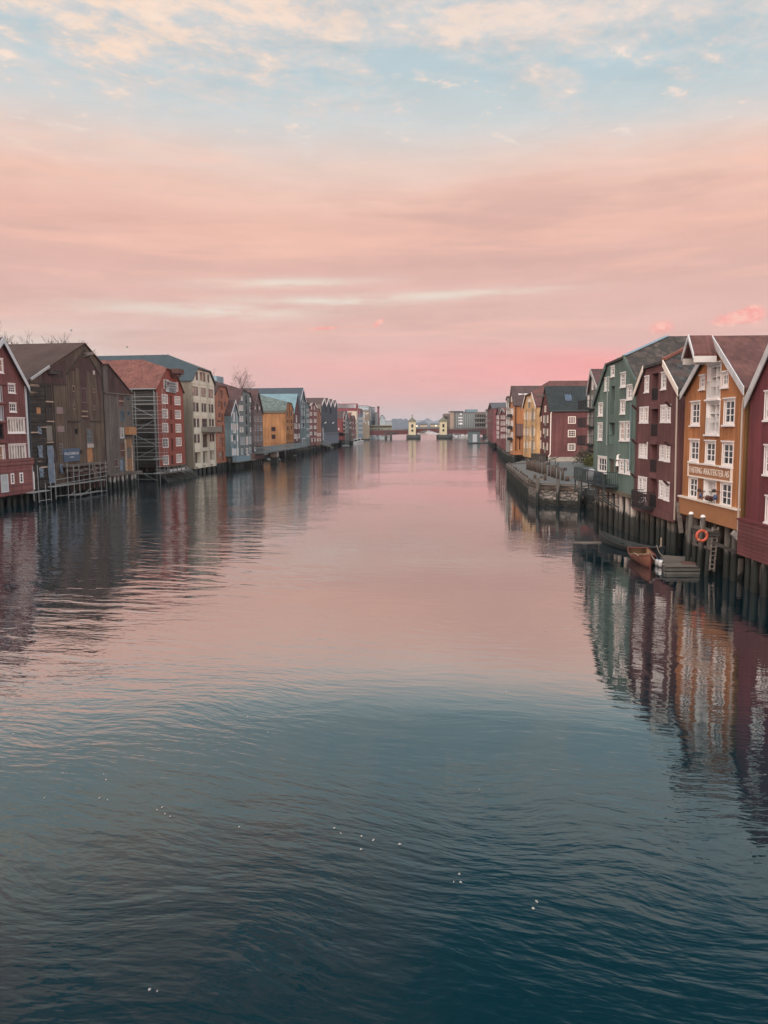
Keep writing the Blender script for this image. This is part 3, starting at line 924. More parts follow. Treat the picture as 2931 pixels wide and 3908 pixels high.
LINE_A = ((-52.5, 0), (-30.3, 195))
LINE_B = ((-30.3, 195), (-16.9, 430))
RLINE_N = ((20.0, 90), (18.8, 30))
RLINE_B = ((58, 430), (31, 195))

# ------------------------------------------------------------------ materials of the left row
M_L1 = boards('dusty_red_boards', lin(122, 72, 71, 1.5), 0.17, False, 0.12, (0.2, 0.13, 0.13))
M_L1H = boards('dusty_red_lap_boards', lin(126, 75, 73, 1.5), 0.2, True, 0.12, (0.2, 0.13, 0.13))
M_L2 = boards('weathered_grey_brown_boards', lin(98, 82, 68, 1.45), 0.17, False, 0.45, (0.20, 0.18, 0.16), 0.35, 0.04, lin(84, 64, 60, 1.2), 0.6)
M_L2R = boards('faded_maroon_boards', lin(86, 62, 60, 1.3), 0.16, False, 0.4, (0.12, 0.105, 0.095), 0.3, 0.04)
M_LOG = boards('dark_log_wall', lin(58, 54, 50, 1.3), 0.24, True, 0.35, (0.15, 0.135, 0.12), 0.4, 0.08)
R_L2 = boards('brown_felt_roofing', lin(100, 74, 66, 0.75), 0.9, False, 0.2, (0.15, 0.11, 0.10), 0.08, 0.01)
M_L2B = boards('silver_grey_boards', lin(104, 98, 92, 1.3), 0.18, False, 0.45, (0.26, 0.24, 0.22), 0.3, 0.04, lin(88, 66, 62, 1.2), 0.25)
M_L3 = plain('brick_red_render', lin(146, 74, 60, 1.45), 0.8, 0.2, 0.12, 0.8, 0, 0, lin(110, 60, 58, 1.3), 0.4)
R_L3 = tiles('orange_red_pantiles', lin(160, 96, 80, 0.85), lin(136, 80, 70, 0.8), 0.3, 0.38)
M_L4 = plain('pale_grey_concrete', lin(178, 170, 154, 2.2), 0.85, 0.2, 0.1, 0.6, 0, 0, lin(150, 144, 130, 1.1), 0.5, 0.5)
M_L4S = plain('stained_beige_concrete', lin(150, 138, 120, 1.15), 0.85, 0.2, 0.2, 0.5, 0, 0, lin(110, 98, 84, 1.0), 0.6, 0.4)
R_L4 = seam('slate_blue_metal_roof', lin(72, 90, 97, 0.68), 2.4, 0.05)
M_L5 = boards('orange_terracotta_boards', lin(166, 106, 82, 1.5), 0.15, False, 0.12, (0.25, 0.15, 0.11), 0.1)
R_L5 = tiles('dull_red_brown_tiles', lin(112, 76, 72, 0.9), lin(96, 66, 64, 0.9), 0.3, 0.38)
M_L6 = boards('soft_blue_boards', lin(112, 138, 146, 1.4), 0.15, False, 0.1, (0.3, 0.34, 0.35), 0.08)
M_L7 = boards('grey_green_boards', lin(112, 122, 124, 1.4), 0.15, False, 0.15, (0.22, 0.22, 0.21), 0.1)
M_L8 = boards('mauve_grey_boards', lin(116, 102, 102, 1.35), 0.15, False, 0.15, (0.22, 0.2, 0.2), 0.1)
M_L9 = boards('ochre_orange_boards', lin(172, 116, 66, 1.4), 0.18, False, 0.3, lin(140, 98, 66, 1.3), 0.16)
R_L9 = tiles('mossy_slate_roof', lin(110, 122, 118, 1.0), lin(92, 106, 104, 0.9), 0.4, 0.3, lin(128, 142, 132, 1.0))
M_L10 = boards('deep_maroon_boards', lin(96, 60, 62, 1.4), 0.15, False, 0.2, (0.16, 0.11, 0.11), 0.12)
R_L10 = seam('pale_teal_metal_roof', lin(122, 156, 166, 0.95), 0.6, 0.06)
M_L11 = boards('blue_grey_boards', lin(100, 124, 132, 1.35), 0.15, False, 0.12, (0.25, 0.3, 0.3), 0.1)
R_DARK = seam('dark_blue_grey_roof', lin(72, 84, 94, 0.85), 1.1, 0.05)
M_L12 = boards('rust_red_boards', lin(132, 82, 80, 1.4), 0.15, False, 0.12, (0.22, 0.14, 0.13), 0.1)
M_L13 = boards('narrow_orange_boards', lin(170, 114, 88, 1.4), 0.15, False, 0.15, (0.3, 0.2, 0.15), 0.1)
M_L14 = boards('navy_grey_boards', lin(62, 76, 88, 1.3), 0.22, False, 0.1, (0.1, 0.12, 0.14), 0.08)
M_L14B = plain('slate_blue_cladding', lin(92, 108, 124, 1.3), 0.6, 0.3, 0.1, 0.3)
R_BROWN = tiles('brown_tile_roof', lin(106, 80, 76, 0.9), lin(94, 72, 70, 0.9), 0.3, 0.38)
M_RED2 = boards('warm_red_boards', lin(136, 66, 66, 1.4), 0.15, False, 0.12, (0.22, 0.12, 0.12), 0.1)
R_RED = tiles('bright_red_tiles', lin(150, 66, 70, 0.95), lin(138, 60, 64, 0.95), 0.3, 0.38)
R_ORNG = tiles('orange_tiles', lin(150, 84, 70, 0.95), lin(136, 76, 64, 0.95), 0.3, 0.38)
M_CREAM = plain('cream_render', lin(218, 200, 178, 1.15), 0.8, 0.2, 0.06, 0.3)
M_LBLUE = boards('light_blue_boards', lin(142, 168, 182, 1.2), 0.2, False, 0.1, (0.4, 0.45, 0.5), 0.08)
M_DGRAY = boards('dark_grey_green_boards', lin(78, 84, 84, 1.3), 0.18, False, 0.3, (0.15, 0.15, 0.14), 0.2)

def rows(x0, x1, xs, ys):
    """window boxes from column edges and row edges"""
    return [(a, c, b, d) for (a, b) in xs for (c, d) in ys]

# ------------------------------------------------------------------ left row, near to far
def left_row():
    # 1 red house at the frame's left edge
    b = Building('red_warehouse', 'dusty red gabled warehouse with white corner boards, cut by the left edge of the photo', 'warehouse', LINE_A, Z16,
                 [(-330, 2230), (-330, 740), (-4, 150), (322, 745), (385, 2130)], 22, M_L1, R_BROWN, sym=True, barge=PALEBLUE, barge_w=0.42, front=0.45, eave=0.5)
    b.win([(108, 735, 192, 842)], 3, 3, sill=0.1)
    b.win([(124, 985, 207, 1088)], 3, 2, sill=0.1)
    b.win([(100, 1178, 318, 1362)], 6, 1, WHITE, CURTAIN, 0.12, 0.09, sill=0.12, cross=False)
    b.win([(116, 1520, 334, 1708)], 6, 1, WHITE, CURTAIN, 0.12, 0.09, sill=0.12, cross=False)
    b.win([(-42, 408, 36, 578)], 2, 2, WHITE, WARMG, 0.12, sill=0.1)
    b.win([(-70, 760, 22, 960), (-70, 1020, 40, 1210)], 2, 1, PALEBLUE, CURTAIN, 0.12, recess=0.4)
    b.win([(-70, 1258, 40, 1440)], 2, 2, BLACKM, CURTAIN, 0.06, recess=0.4)
    b.win([(-60, 1530, 62, 1785)], 2, 2, WHITE, WARMG, 0.14, recess=0.25)
    for y in (735, 985, 1230, 1490, 1770):
        b.panel([(-80, y - 18, 72, y + 8)], M_L1, 'door_hood', 0.22)
    b.bar((328, 760), (378, 1780), 0.34, PALEBLUE, 'corner_board', 0.0, 0.07)
    # lapped lower storey standing proud of the wall
    r = b.rect((-300, 1795, 398, 2128))
    zb, zt = b.zb - 0.1, r[3]
    part('plinth', M_L1H, b.t, lambda m: m.box(-0.1, b.w + 0.35, 0.003, 0.35, zb, zt, b.S.T))
    part('plinth_cap', M_L1H, b.t, lambda m: m.box(-0.15, b.w + 0.42, 0.003, 0.45, zt + 0.002, zt + 0.75, b.S.T))
    sf = b.S.shift(0.36)
    b.win([(138, 1892, 180, 2030), (252, 1882, 297, 2018)], 1, 3, WHITE, GLASSD, 0.16, surf=sf)
    b.win([(10, 1905, 105, 2140)], 1, 2, PALEBLUE, plain('pale_door_panel', (0.42, 0.47, 0.48), 0.5), 0.12, surf=sf, name='door')
    b.bar((398, 1870), (405, 2100), 0.16, WHITE, 'corner_board', 0.355, 0.06)
    b.pipe([(345, 770), (362, 1000), (396, 1775)], 0.05, plain('dark_pipe', (0.03, 0.06, 0.08)), out=0.2)
    b.piles(8, PILE_DARK, (0.1, 1.6, 3.4), 0.2)
    b.finish()

    # 2 derelict warehouse
    b = Building('derelict_warehouse', 'large derelict grey-brown timber warehouse with brown roof and patched openings', 'warehouse', LINE_A, Z1,
                 [(372, 1862), (328, 622), (970, 192), (1182, 432), (1232, 1765)], 30, M_L2, R_L2, front=0.2, eave=0.3, zb=1.55)
    S = b.S
    bx = lambda *rs, **k: b.door([*rs], **k)
    b.door([(932, 485, 995, 655)], plain('dark_maroon_door', (0.05, 0.03, 0.032)), 0.18)
    b.win([(938, 705, 1000, 862)], 2, 1, plain('grey_frame', (0.2, 0.19, 0.18)), plain('pale_board_pane', (0.40, 0.40, 0.38)), 0.1)
    b.door([(945, 910, 1008, 1062)], DARK, 0.3)
    b.panel([(943, 960, 1010, 978), (943, 1018, 1012, 1034)], PALEWOOD, 'nailed_plank', 0.06)
    b.win([(665, 500, 708, 572)], 1, 1, DARKWOOD, GLASSD, 0.12)
    b.win([(842, 470, 866, 502), (868, 1172, 895, 1228), (928, 1420, 945, 1462)], 1, 1, DARKWOOD, DARK, 0.06)
    b.win([(690, 1345, 720, 1462)], 2, 3, plain('grey_frame', (0.2, 0.19, 0.18)), GLASSD, 0.08)
    b.win([(836, 678, 860, 735), (1075, 710, 1095, 748), (848, 900, 870, 938)], 1, 1, PALEWOOD, CURTAIN, 0.06)
    b.win([(1078, 908, 1098, 948)], 1, 1, PALEWOOD, lit_mat('warm_lit_pane', (1.0, 0.72, 0.45), 0.35), 0.05)
    b.panel([(1072, 498, 1096, 545), (395, 685, 458, 760), (350, 858, 376, 880)], plain('pale_sheet', (0.40, 0.37, 0.35)), 'patch_board')
    b.panel([(342, 655, 450, 682), (342, 742, 430, 762), (340, 768, 372, 780)], PALEWOOD, 'nailed_plank', 0.07)
    b.panel([(648, 920, 720, 998), (660, 1140, 738, 1208)], plain('pinkish_board', lin(150, 126, 124, 1.2)), 'patch_board', 0.07)
    b.panel([(415, 925, 460, 998)], PLY, 'patch_board', 0.1)
    b.win([(1005, 1178, 1068, 1338)], 1, 2, plain('grey_frame', (0.2, 0.19, 0.18)), glass_mat('blue_grey_glass', (0.10, 0.14, 0.16)), 0.08, recess=0.15)
    b.door([(1010, 1395, 1078, 1558)], PLY, 0.12)
    b.panel([(1008, 1345, 1080, 1390)], plain('pale_sheet', (0.40, 0.37, 0.35)), 'door_lintel', 0.06)
    # dark log part on the left with tarpaulins
    r0_, r1_ = b.rect((345, 650, 610, 1560)), b.rect((372, 1560, 632, 1870))
    part('log_wall', M_LOG, b.t, lambda m: (m.box(0.02, r0_[2], 0.004, 0.07, r1_[1], r0_[3], S.T)))
    sl = S.shift(0.075)
    b.door([(522, 690, 578, 850), (528, 925, 590, 1075)], plain('black_brown_door', (0.03, 0.026, 0.024)), surf=sl)
    b.panel([(520, 850, 604, 866), (535, 1080, 612, 1093), (475, 1145, 525, 1160), (345, 1205, 430, 1222)], PALEWOOD, 'nailed_plank', 0.2, surf=sl)
    b.panel([(537, 1135, 600, 1310)], plain('silver_wood', lin(140, 130, 122, 1.1)), 'patch_board', 0.06, surf=sl)
    b.panel([(540, 1320, 610, 1335), (430, 1545, 470, 1552), (455, 1605, 610, 1620)], PALEWOOD, 'nailed_plank', 0.12, surf=sl)
    def tarp(rect, seed, amp=0.09):
        a0, z0, a1, z1 = b.rect(rect, sl)
        r = random.Random(seed)
        m = MB()
        nx, nz = 8, 18
        ph = [r.uniform(0, 6.28) for _ in range(6)]
        vs = []
        for j in range(nz + 1):
            for i in range(nx + 1):
                u, v = i / nx, j / nz
                o = 0.12 + amp * (math.sin(u * 9 + ph[0] + v * 3) * 0.5 + math.sin(v * 14 + ph[1] + u * 4) * 0.35 + math.sin((u + v) * 21 + ph[2]) * 0.25)
                vs.append(sl.T(a0 + (a1 - a0) * (u + 0.03 * math.sin(v * 9 + ph[3])), o, z0 + (z1 - z0) * v))
        m.mesh(vs, [(j * (nx + 1) + i, j * (nx + 1) + i + 1, (j + 1) * (nx + 1) + i + 1, (j + 1) * (nx + 1) + i) for j in range(nz) for i in range(nx)])
        m.build('tarpaulin', TARP, b.t, True)
    for i, rc in enumerate([(425, 1145, 468, 1232), (430, 1365, 486, 1505), (541, 1365, 622, 1800), (446, 1625, 495, 1735), (685, 1575, 725, 1688)]):
        tarp(rc, i)
    # maroon boarding in the upper right gable
    pg = [S.hit(Z1(p)) for p in ((785, 1085), (768, 545), (965, 300), (1160, 560), (1168, 1085))]
    m = MB()
    holes = [(b.rect(q)) for q in ((930, 482, 1010, 1066), (830, 462, 874, 508), (832, 672, 864, 740), (844, 894, 874, 944), (1068, 492, 1102, 550), (1070, 704, 1100, 754), (1074, 902, 1102, 954))]
    loops = [[Vector((p[0], p[1], 0)) for p in pg]] + [[Vector((h[0], h[1], 0)), Vector((h[0], h[3], 0)), Vector((h[2], h[3], 0)), Vector((h[2], h[1], 0))] for h in holes]
    fl = [p for l in loops for p in l]
    m.mesh([S.T(p.x, 0.03, p.y) for p in fl], [tuple(t) for t in tessellate_polygon(loops)])
    m.build('maroon_boarding', M_L2R, b.t)
    pg2 = [S.hit(Z1(p)) for p in ((486, 640), (490, 522), (620, 450), (755, 365), (760, 655), (612, 655))]
    hh = b.rect((660, 495, 714, 578))
    loops = [[Vector((p[0], p[1], 0)) for p in pg2], [Vector((hh[0], hh[1], 0)), Vector((hh[0], hh[3], 0)), Vector((hh[2], hh[3], 0)), Vector((hh[2], hh[1], 0))]]
    m = MB()
    fl = [p for l in loops for p in l]
    m.mesh([S.T(p.x, 0.03, p.y) for p in fl], [tuple(t) for t in tessellate_polygon(loops)])
    m.build('maroon_boarding', M_L2R, b.t)
    for p, q in (((765, 540), (970, 262)), ((975, 262), (1165, 572)), ((1165, 572), (1185, 720)), ((785, 1085), (935, 1085)), ((1040, 1085), (1170, 1085)), ((480, 652), (765, 662)), ((618, 665), (640, 1560)), ((1182, 440), (1230, 1760))):
        b.bar(p, q, 0.14, DARKWOOD, 'trim_board', 0.03, 0.07)
    b.panel([(546, 497, 625, 540)], DARKWOOD, 'hoist_hatch', 0.9)
    a = S.hit(Z1((975, 300)))
    part('hoist_beam', GREYWOOD, b.t, lambda m: (m.box(a[0] - 0.18, a[0] + 0.18, -0.5, 1.3, a[1] - 0.2, a[1] + 0.15, S.T), m.tube(S.T(a[0] - .5, 0.05, a[1] - .5), S.T(a[0], 1.1, a[1] - .1), 0.07), m.tube(S.T(a[0] + .5, 0.05, a[1] - .5), S.T(a[0], 1.1, a[1] - .1), 0.07)))
    e0, e1 = S.hit(Z1((335, 612))), S.hit(Z1((550, 462)))
    part('eaves_flashing', plain('grey_flashing', (0.36, 0.38, 0.38)), b.t, lambda m: m.beam(S.T(e0[0], 0.26, e0[1] + .12), S.T(e1[0], 0.26, e1[1] + .12), 0.12, 0.3))
    b.piles(12, PILE_DARK, (0.4, 2.6), 0.2)
    b.finish()
    L2 = b

    # sign, loading platform, ladder and scaffold in front of it
    def on_surf(S_, rect, Z):
        x0, y0, x1, y1 = rect
        cx, cy = (x0 + x1) / 2, (y0 + y1) / 2
        return (S_.hit(Z((x0, cy)))[0], S_.hit(Z((cx, y1)))[1], S_.hit(Z((x1, cy)))[0], S_.hit(Z((cx, y0)))[1])
    SW = Surf(L2.S.o, L2.S.a).shift(0.1)
    rc = on_surf(SW, (732, 1398, 918, 1550), Z1)
    t = thing('sign', 'blue billboard with white lettering on the grey derelict warehouse', 'sign', SW.W((rc[0] + rc[2]) / 2, 0, rc[1]), math.atan2(SW.a.y, SW.a.x))
    part('board', plain('sign_blue', lin(72, 98, 124, 1.2), 0.5), t, lambda m: m.box(rc[0], rc[2], -0.03, 0.05, rc[1], rc[3], SW.W), world=True)
    def lett(body, a0, a1, z0, z1, out, mat, S_, t):
        vs, fs = text_mesh(body, a1 - a0, z1 - z0)
        m = MB()
        m.mesh([S_.W(a0 + v.x, out + 0.02 + v.z * 0.4, z0 + v.y) for v in vs], fs)
        m.build('lettering', mat, t, world=True)
    LETW = plain('sign_white', (0.62, 0.66, 0.70))
    w, h = rc[2] - rc[0], rc[3] - rc[1]
    lett('NYLLSTOKKEN AS', rc[0] + w * .06, rc[0] + w * .92, rc[1] + h * .52, rc[1] + h * .72, 0.05, LETW, SW, t)
    lett('telefon', rc[0] + w * .38, rc[0] + w * .62, rc[1] + h * .30, rc[1] + h * .40, 0.05, LETW, SW, t)

    SP = Surf(L2.S.o, L2.S.a)
    rp = on_surf(SP.shift(1.0), (800, 1580, 1215, 1790), Z1)
    t = thing('loading_platform', 'rough timber loading platform on brown posts under the plywood door', 'platform', SP.W((rp[0] + rp[2]) / 2, 0.6, rp[1]), math.atan2(SP.a.y, SP.a.x))
    BROWNP = boards('brown_post_wood', lin(96, 72, 64, 1.2), 0.2, False, 0.4, (0.12, 0.1, 0.09))
    part('deck', GREYWOOD, t, lambda m: m.box(rp[0] - .3, rp[2] + .2, 0.12, 1.5, rp[3] - 0.15, rp[3] + 0.08, SP.W), world=True)
    part('rim_beam', BROWNP, t, lambda m: m.box(rp[0], rp[2], 1.25, 1.45, rp[3] - 1.25, rp[3] - 0.95, SP.W), world=True)
    for k in range(7):
        a = rp[0] + (rp[2] - rp[0]) * (k + 0.3) / 7
        part('post', BROWNP, t, lambda m: m.box(a, a + 0.34, 0.9, 1.22, rp[1] - 0.9, rp[3] - 0.16, SP.W), world=True)
        part('bracket', GREYWOOD, t, lambda m: m.box(a - 0.3, a + 0.7, 0.5, 1.62, rp[3] - 0.75 - .12 * (k % 2), rp[3] - 0.45 - .12 * (k % 2), SP.W), world=True)
    wall_low = on_surf(SP, (800, 1690, 1215, 1795), Z1)
    part('undercroft_shade', DARK, t, lambda m: m.box(wall_low[0], wall_low[2], 0.005, 0.05, wall_low[1], wall_low[3], SP.W), world=True)  # flat near-black sheet standing in for the shade under the platform

    SS = SP.shift(2.0)
    t = thing('scaffold', 'low tube scaffold with pale walkway planks along the derelict warehouse', 'scaffold', SS.W(8, 0, 0), math.atan2(SS.a.y, SS.a.x))
    def scaff(t, S_, Z, ups, bars, planks, r=0.045):
        for x0, y0, x1, y1 in ups:
            a, c = S_.hit(Z((x0, y0))), S_.hit(Z((x1, y1)))
            u = (a[0] + c[0]) / 2
            part('upright', GALV, t, lambda m: m.tube(S_.W(u, 0, min(a[1], c[1])), S_.W(u, 0, max(a[1], c[1])), r), world=True)
        for x0, y0, x1, y1 in bars:
            a, c = S_.hit(Z((x0, y0))), S_.hit(Z((x1, y1)))
            part('ledger', GALV, t, lambda m: m.tube(S_.W(a[0], 0.07, a[1]), S_.W(c[0], 0.07, c[1]), r * 0.9), world=True)
        for x0, y0, x1, y1 in planks:
            a, c = S_.hit(Z((x0, y0))), S_.hit(Z((x1, y1)))
            z = (a[1] + c[1]) / 2
            part('walkway_plank', plain('scaffold_deck', (0.26, 0.28, 0.27)), t, lambda m: m.box(a[0], c[0], -0.9, -0.06, z - 0.07, z + 0.03, S_.W), world=True)
    scaff(t, SS, Z1, [(382, 1600, 388, 2010), (440, 1590, 446, 2030), (530, 1800, 532, 2030), (590, 1780, 592, 2010), (638, 1570, 640, 1990), (778, 1560, 792, 2000), (850, 1600, 866, 1980),
                      (916, 1590, 925, 1980), (1035, 1565, 1048, 1960), (1165, 1550, 1168, 1940), (1228, 1540, 1232, 1930)],
          [(440, 2008, 590, 1984), (640, 1952, 1235, 1885), (640, 1762, 1235, 1662), (640, 1820, 1235, 1712), (780, 1960, 866, 1890), (925, 1950, 1048, 1860)],
          [(384, 1908, 585, 1886), (638, 1852, 1235, 1748), (892, 1940, 1195, 1886)])
    SL = SP.shift(2.6)
    a, c = SL.hit(Z1((1128, 1592))), SL.hit(Z1((1100, 1762)))
    t = thing('ladder', 'grey wooden ladder leaning on the loading platform scaffold', 'ladder', SL.W(c[0], 0, c[1]), math.atan2(SL.a.y, SL.a.x))
    for dx in (-0.3, 0.3):
        part('rail', GREYWOOD, t, lambda m: m.tube(SL.W(c[0] + dx, 0.3, c[1]), SL.W(a[0] + dx, -0.7, a[1] + .5), 0.06), world=True)
    for k in range(9):
        f = (k + 0.5) / 9
        part('rung', GREYWOOD, t, lambda m: m.tube(SL.W(c[0] + (a[0] - c[0]) * f - .3, 0.3 - f, c[1] + (a[1] + .5 - c[1]) * f), SL.W(c[0] + (a[0] - c[0]) * f + .3, 0.3 - f, c[1] + (a[1] + .5 - c[1]) * f), 0.03), world=True)

    # 2b lean-to annex
    b = Building('annex_warehouse', 'silver-grey board warehouse with sloping half gable between derelict house and scaffold', 'warehouse', LINE_A, Z2,
                 [(222, 1925), (204, 300), (272, 286), (648, 738), (688, 1900)], 26, M_L2B, R_L2, front=0.2, eave=0.25, zb=2.2)
    S = b.S
    pg = [S.hit(Z2(p)) for p in ((285, 700), (278, 310), (630, 722))]
    part('red_gable_boarding', M_L2R, b.t, lambda m: m.poly([S.T(p[0], 0.035, p[1]) for p in pg]))
    b.bar((225, 705), (645, 742), 0.16, GREYWOOD, 'trim_board', 0.02, 0.2)
    b.door([(445, 755, 515, 915), (468, 1468, 538, 1668)], plain('brown_red_door', (0.10, 0.055, 0.05)), 0.15)
    b.panel([(443, 822, 515, 842)], PALEWOOD, 'nailed_plank', 0.1)
    b.win([(470, 985, 525, 1135)], 2, 1, plain('dim_blue_frame', (0.08, 0.13, 0.16)), glass_mat('blue_grey_glass', (0.10, 0.14, 0.16)), 0.07)
    b.win([(467, 1238, 525, 1388)], 2, 2, PALEBLUE, CURTAIN, 0.09)
    b.win([(565, 770, 612, 822), (578, 985, 610, 1042)], 2, 2, plain('dim_blue_frame', (0.08, 0.13, 0.16)), GLASSD, 0.07)
    b.panel([(340, 500, 390, 590)], M_L2R, 'shutter', 0.09)
    b.panel([(538, 1222, 650, 1338)], PLY, 'plywood_box', 0.7)
    b.panel([(555, 1405, 640, 1530), (555, 1690, 648, 1888)], boards('raw_plank_door', lin(150, 112, 80, 1.2), 0.2, False, 0.2), 'plank_door', 0.1)
    b.panel([(540, 1410, 556, 1890), (636, 1490, 650, 1890)], PALEWOOD, 'door_post', 0.14)
    b.win([(465, 1712, 525, 1880)], 1, 1, plain('dim_blue_frame', (0.08, 0.13, 0.16)), TARP, 0.08, cut=True)
    b.win([(380, 1712, 440, 1818)], 3, 3, plain('pinkish_board', lin(150, 126, 124, 1.2)), GLASSD, 0.08)
    b.panel([(470, 1570, 545, 1582)], PALEWOOD, 'nailed_plank', 0.08)
    sb = S.hit(Z2((330, 1930)))
    part('quay_beam', GREYWOOD, b.t, lambda m: m.box(0.2, b.w + 1.5, 0.01, 0.5, b.zb - 0.35, b.zb - 0.01, S.T))
    b.piles(7, pile_mat('silver_pile', (0.26, 0.25, 0.23), 1.3), (-0.25, 2.0), 0.2)
    b.finish()

    # 3 red rendered house behind scaffold
    b = Building('red_rendered_house', 'brick-red rendered house with orange tiled half-hipped roof behind tall scaffold', 'warehouse', LINE_A, Z2,
                 [(1048, 1830), (1012, 640), (1152, 350), (1290, 392), (1430, 705), (1442, 1792)], 24, M_L3, R_L3, setback=5.0, eave=0.3, front=0.25, zb=2.3)
    ys = ((735, 865), (955, 1088), (1168, 1300), (1395, 1530), (1655, 1788))
    b.win([(1095 + i * 5, y0, 1182 + i * 4, y1) for i, (y0, y1) in enumerate(ys)], 4, 3, WHITE, CURTAIN, 0.09)
    b.win([(1288, 764, 1373, 887), (1296, 974, 1380, 1097), (1305, 1180, 1385, 1300), (1311, 1387, 1389, 1507), (1316, 1634, 1394, 1756)], 4, 3, WHITE, CURTAIN, 0.09)
    b.win([(1124, 512, 1172, 640), (1306, 555, 1338, 682)], 2, 3, WHITE, CURTAIN, 0.09)
    b.door([(1222, 755, 1250, 893), (1227, 966, 1255, 1110), (1232, 1180, 1262, 1313), (1240, 1395, 1270, 1580), (1238, 1652, 1275, 1785)], plain('dark_red_door', (0.05, 0.022, 0.022)), 0.25)
    r = b.rect((1215, 380, 1300, 468))
    part('hoist_hood', boards('reddish_hoist_wood', lin(112, 70, 62, 1.2), 0.2, True, 0.4), b.t, lambda m: (m.box(r[0], r[2], 0.3, 1.6, r[1] + (r[3] - r[1]) * .45, r[3] + .3, b.S.T), m.box(r[0] + .4, r[2] - .4, 0.01, 1.2, r[1], r[1] + (r[3] - r[1]) * .4, b.S.T)))
    sw = b.side()
    sk = sw  # skylight pair on the south slope
    b.finish(side_mat=M_LOG)
    L3 = b
    eL, cL = b.top[0], b.top[1]
    ap = b.ridge_pt
    for k in range(2):
        f0, f1 = 0.50, 0.66
        y0, y1 = 11.2 + k * 1.7, 12.6 + k * 1.7
        m = MB()
        n_ = Vector((-(ap[1] - eL[1]), ap[0] - eL[0])).normalized()
        def Q(f, y, h):
            a, z = eL[0] + (ap[0] - eL[0]) * f, eL[1] + (ap[1] - eL[1]) * f + b.th
            return b.S.T(a + n_.x * h, -y, z + n_.y * h)
        vs = [Q(f, y, h) for h in (0.0, 0.12) for f, y in ((f0, y0), (f1, y0), (f1, y1), (f0, y1))]
        m.mesh(vs, [(4, 5, 6, 7), (0, 1, 5, 4), (1, 2, 6, 5), (2, 3, 7, 6), (3, 0, 4, 7)])
        m.build('skylight', glass_mat('skylight_glass', (0.25, 0.3, 0.33), 0.05, 0.8), b.roof)
    part('gutter', GALV, b.t, lambda m: m.tube(b.S.T(-0.45, 0.1, eL[1] - 0.12), b.S.T(-0.45, -b.depth, eL[1] - 0.12), 0.09))
    b.piles(6, PILE_DARK, (0.5, 2.5), 0.2)

    # scaffold on the red house
    sd_ = b.side()
    SD = Surf(sd_.o, sd_.a).shift(1.3)
    SF = Surf(b.S.o, b.S.a).shift(1.3)
    t = thing('scaffold', 'tall galvanised tube scaffold wrapped round the corner of the red rendered house', 'scaffold', SD.W(b.depth - 2, 0, 0.0), math.atan2(SD.a.y, SD.a.x))
    decks = (875, 1088, 1302, 1514, 1718, 1928)
    scaff(t, SD, Z2, [(642, 645, 704, 2120), (690, 690, 742, 2100), (975, 670, 1022, 2120), (1000, 690, 1030, 2120)],
          [(648, y + k, 1010, y + k) for y in decks[:5] for k in (-108, -52)] + [(655, 910, 975, 1065), (985, 1122, 672, 1288), (678, 1338, 1002, 1492), (1002, 1546, 698, 1706), (790, 1910, 1022, 2032), (700, 2010, 1030, 2010)],
          [(655 + i * 9, y, 1012 + i * 3, y) for i, y in enumerate(decks)] + [(705, 2095, 1020, 2095)])
    scaff(t, SF, Z2, [(1100, 640, 1152, 2060), (1140, 700, 1192, 2060), (1040, 700, 1060, 2060)],
          [(1010, y + k, 1150 + i * 8, y + k) for i, y in enumerate(decks) for k in (-110, -55, 0)], [(1040, 1700, 1195, 1690), (1045, 1915, 1195, 1905)])

    # banner hung across the top windows
    SB = Surf(b.S.o, b.S.a).shift(0.22)
    q = [SB.hit(Z2(p)) for p in ((1160, 500), (1316, 548), (1314, 716), (1160, 690))]
    m = MB()
    nx, nz = 12, 12
    vs = []
    for j in range(nz + 1):
        for i in range(nx + 1):
            u, v = i / nx, j / nz
            a = (q[0][0] * (1 - u) + q[1][0] * u) * (1 - v) + (q[3][0] * (1 - u) + q[2][0] * u) * v
            z = (q[0][1] * (1 - u) + q[1][1] * u) * (1 - v) + (q[3][1] * (1 - u) + q[2][1] * u) * v
            vs.append(SB.W(a, 0.06 * math.sin(u * 8 + v * 5) + 0.04 * math.sin(v * 13 + u * 3), z - 0.18 * math.sin(u * math.pi) * (1 - v)))
    m.mesh(vs, [(j * (nx + 1) + i, j * (nx + 1) + i + 1, (j + 1) * (nx + 1) + i + 1, (j + 1) * (nx + 1) + i) for j in range(nz) for i in range(nx)])
    t = thing('banner', 'white printed cloth banner hung across the top of the red rendered house', 'banner', SB.W(q[3][0], 0, q[3][1]), math.atan2(SB.a.y, SB.a.x))
    m.build('cloth', plain('banner_cloth', lin(186, 188, 188, 1.15), 0.8, 0.2, 0.12, 1.2), t, True, world=True)
    a0, a1, z0, z1 = q[3][0], q[2][0], q[2][1], q[1][1]
    rr = random.Random(5)
    m1, m2 = MB(), MB()
    for row, (f, n) in enumerate(((0.80, 7), (0.56, 8), (0.32, 9), (0.14, 5))):
        for k in range(n):
            x = 0.30 + 0.62 * k / n
            w = 0.62 / n * rr.uniform(0.5, 0.85)
            hh = rr.uniform(0.05, 0.085)
            m1.box(a0 + (a1 - a0) * x, a0 + (a1 - a0) * (x + w), 0.13, 0.15, z0 + (z1 - z0) * (f - hh), z0 + (z1 - z0) * (f + hh), SB.W)
    for f in (0.86, 0.74, 0.55):
        m2.box(a0 + (a1 - a0) * 0.1, a0 + (a1 - a0) * (0.24 if f != 0.55 else 0.18), 0.13, 0.15, z0 + (z1 - z0) * (f - 0.05), z0 + (z1 - z0) * (f + 0.05), SB.W)
    m1.build('print', plain('banner_grey_print', lin(118, 124, 134)), t, world=True)
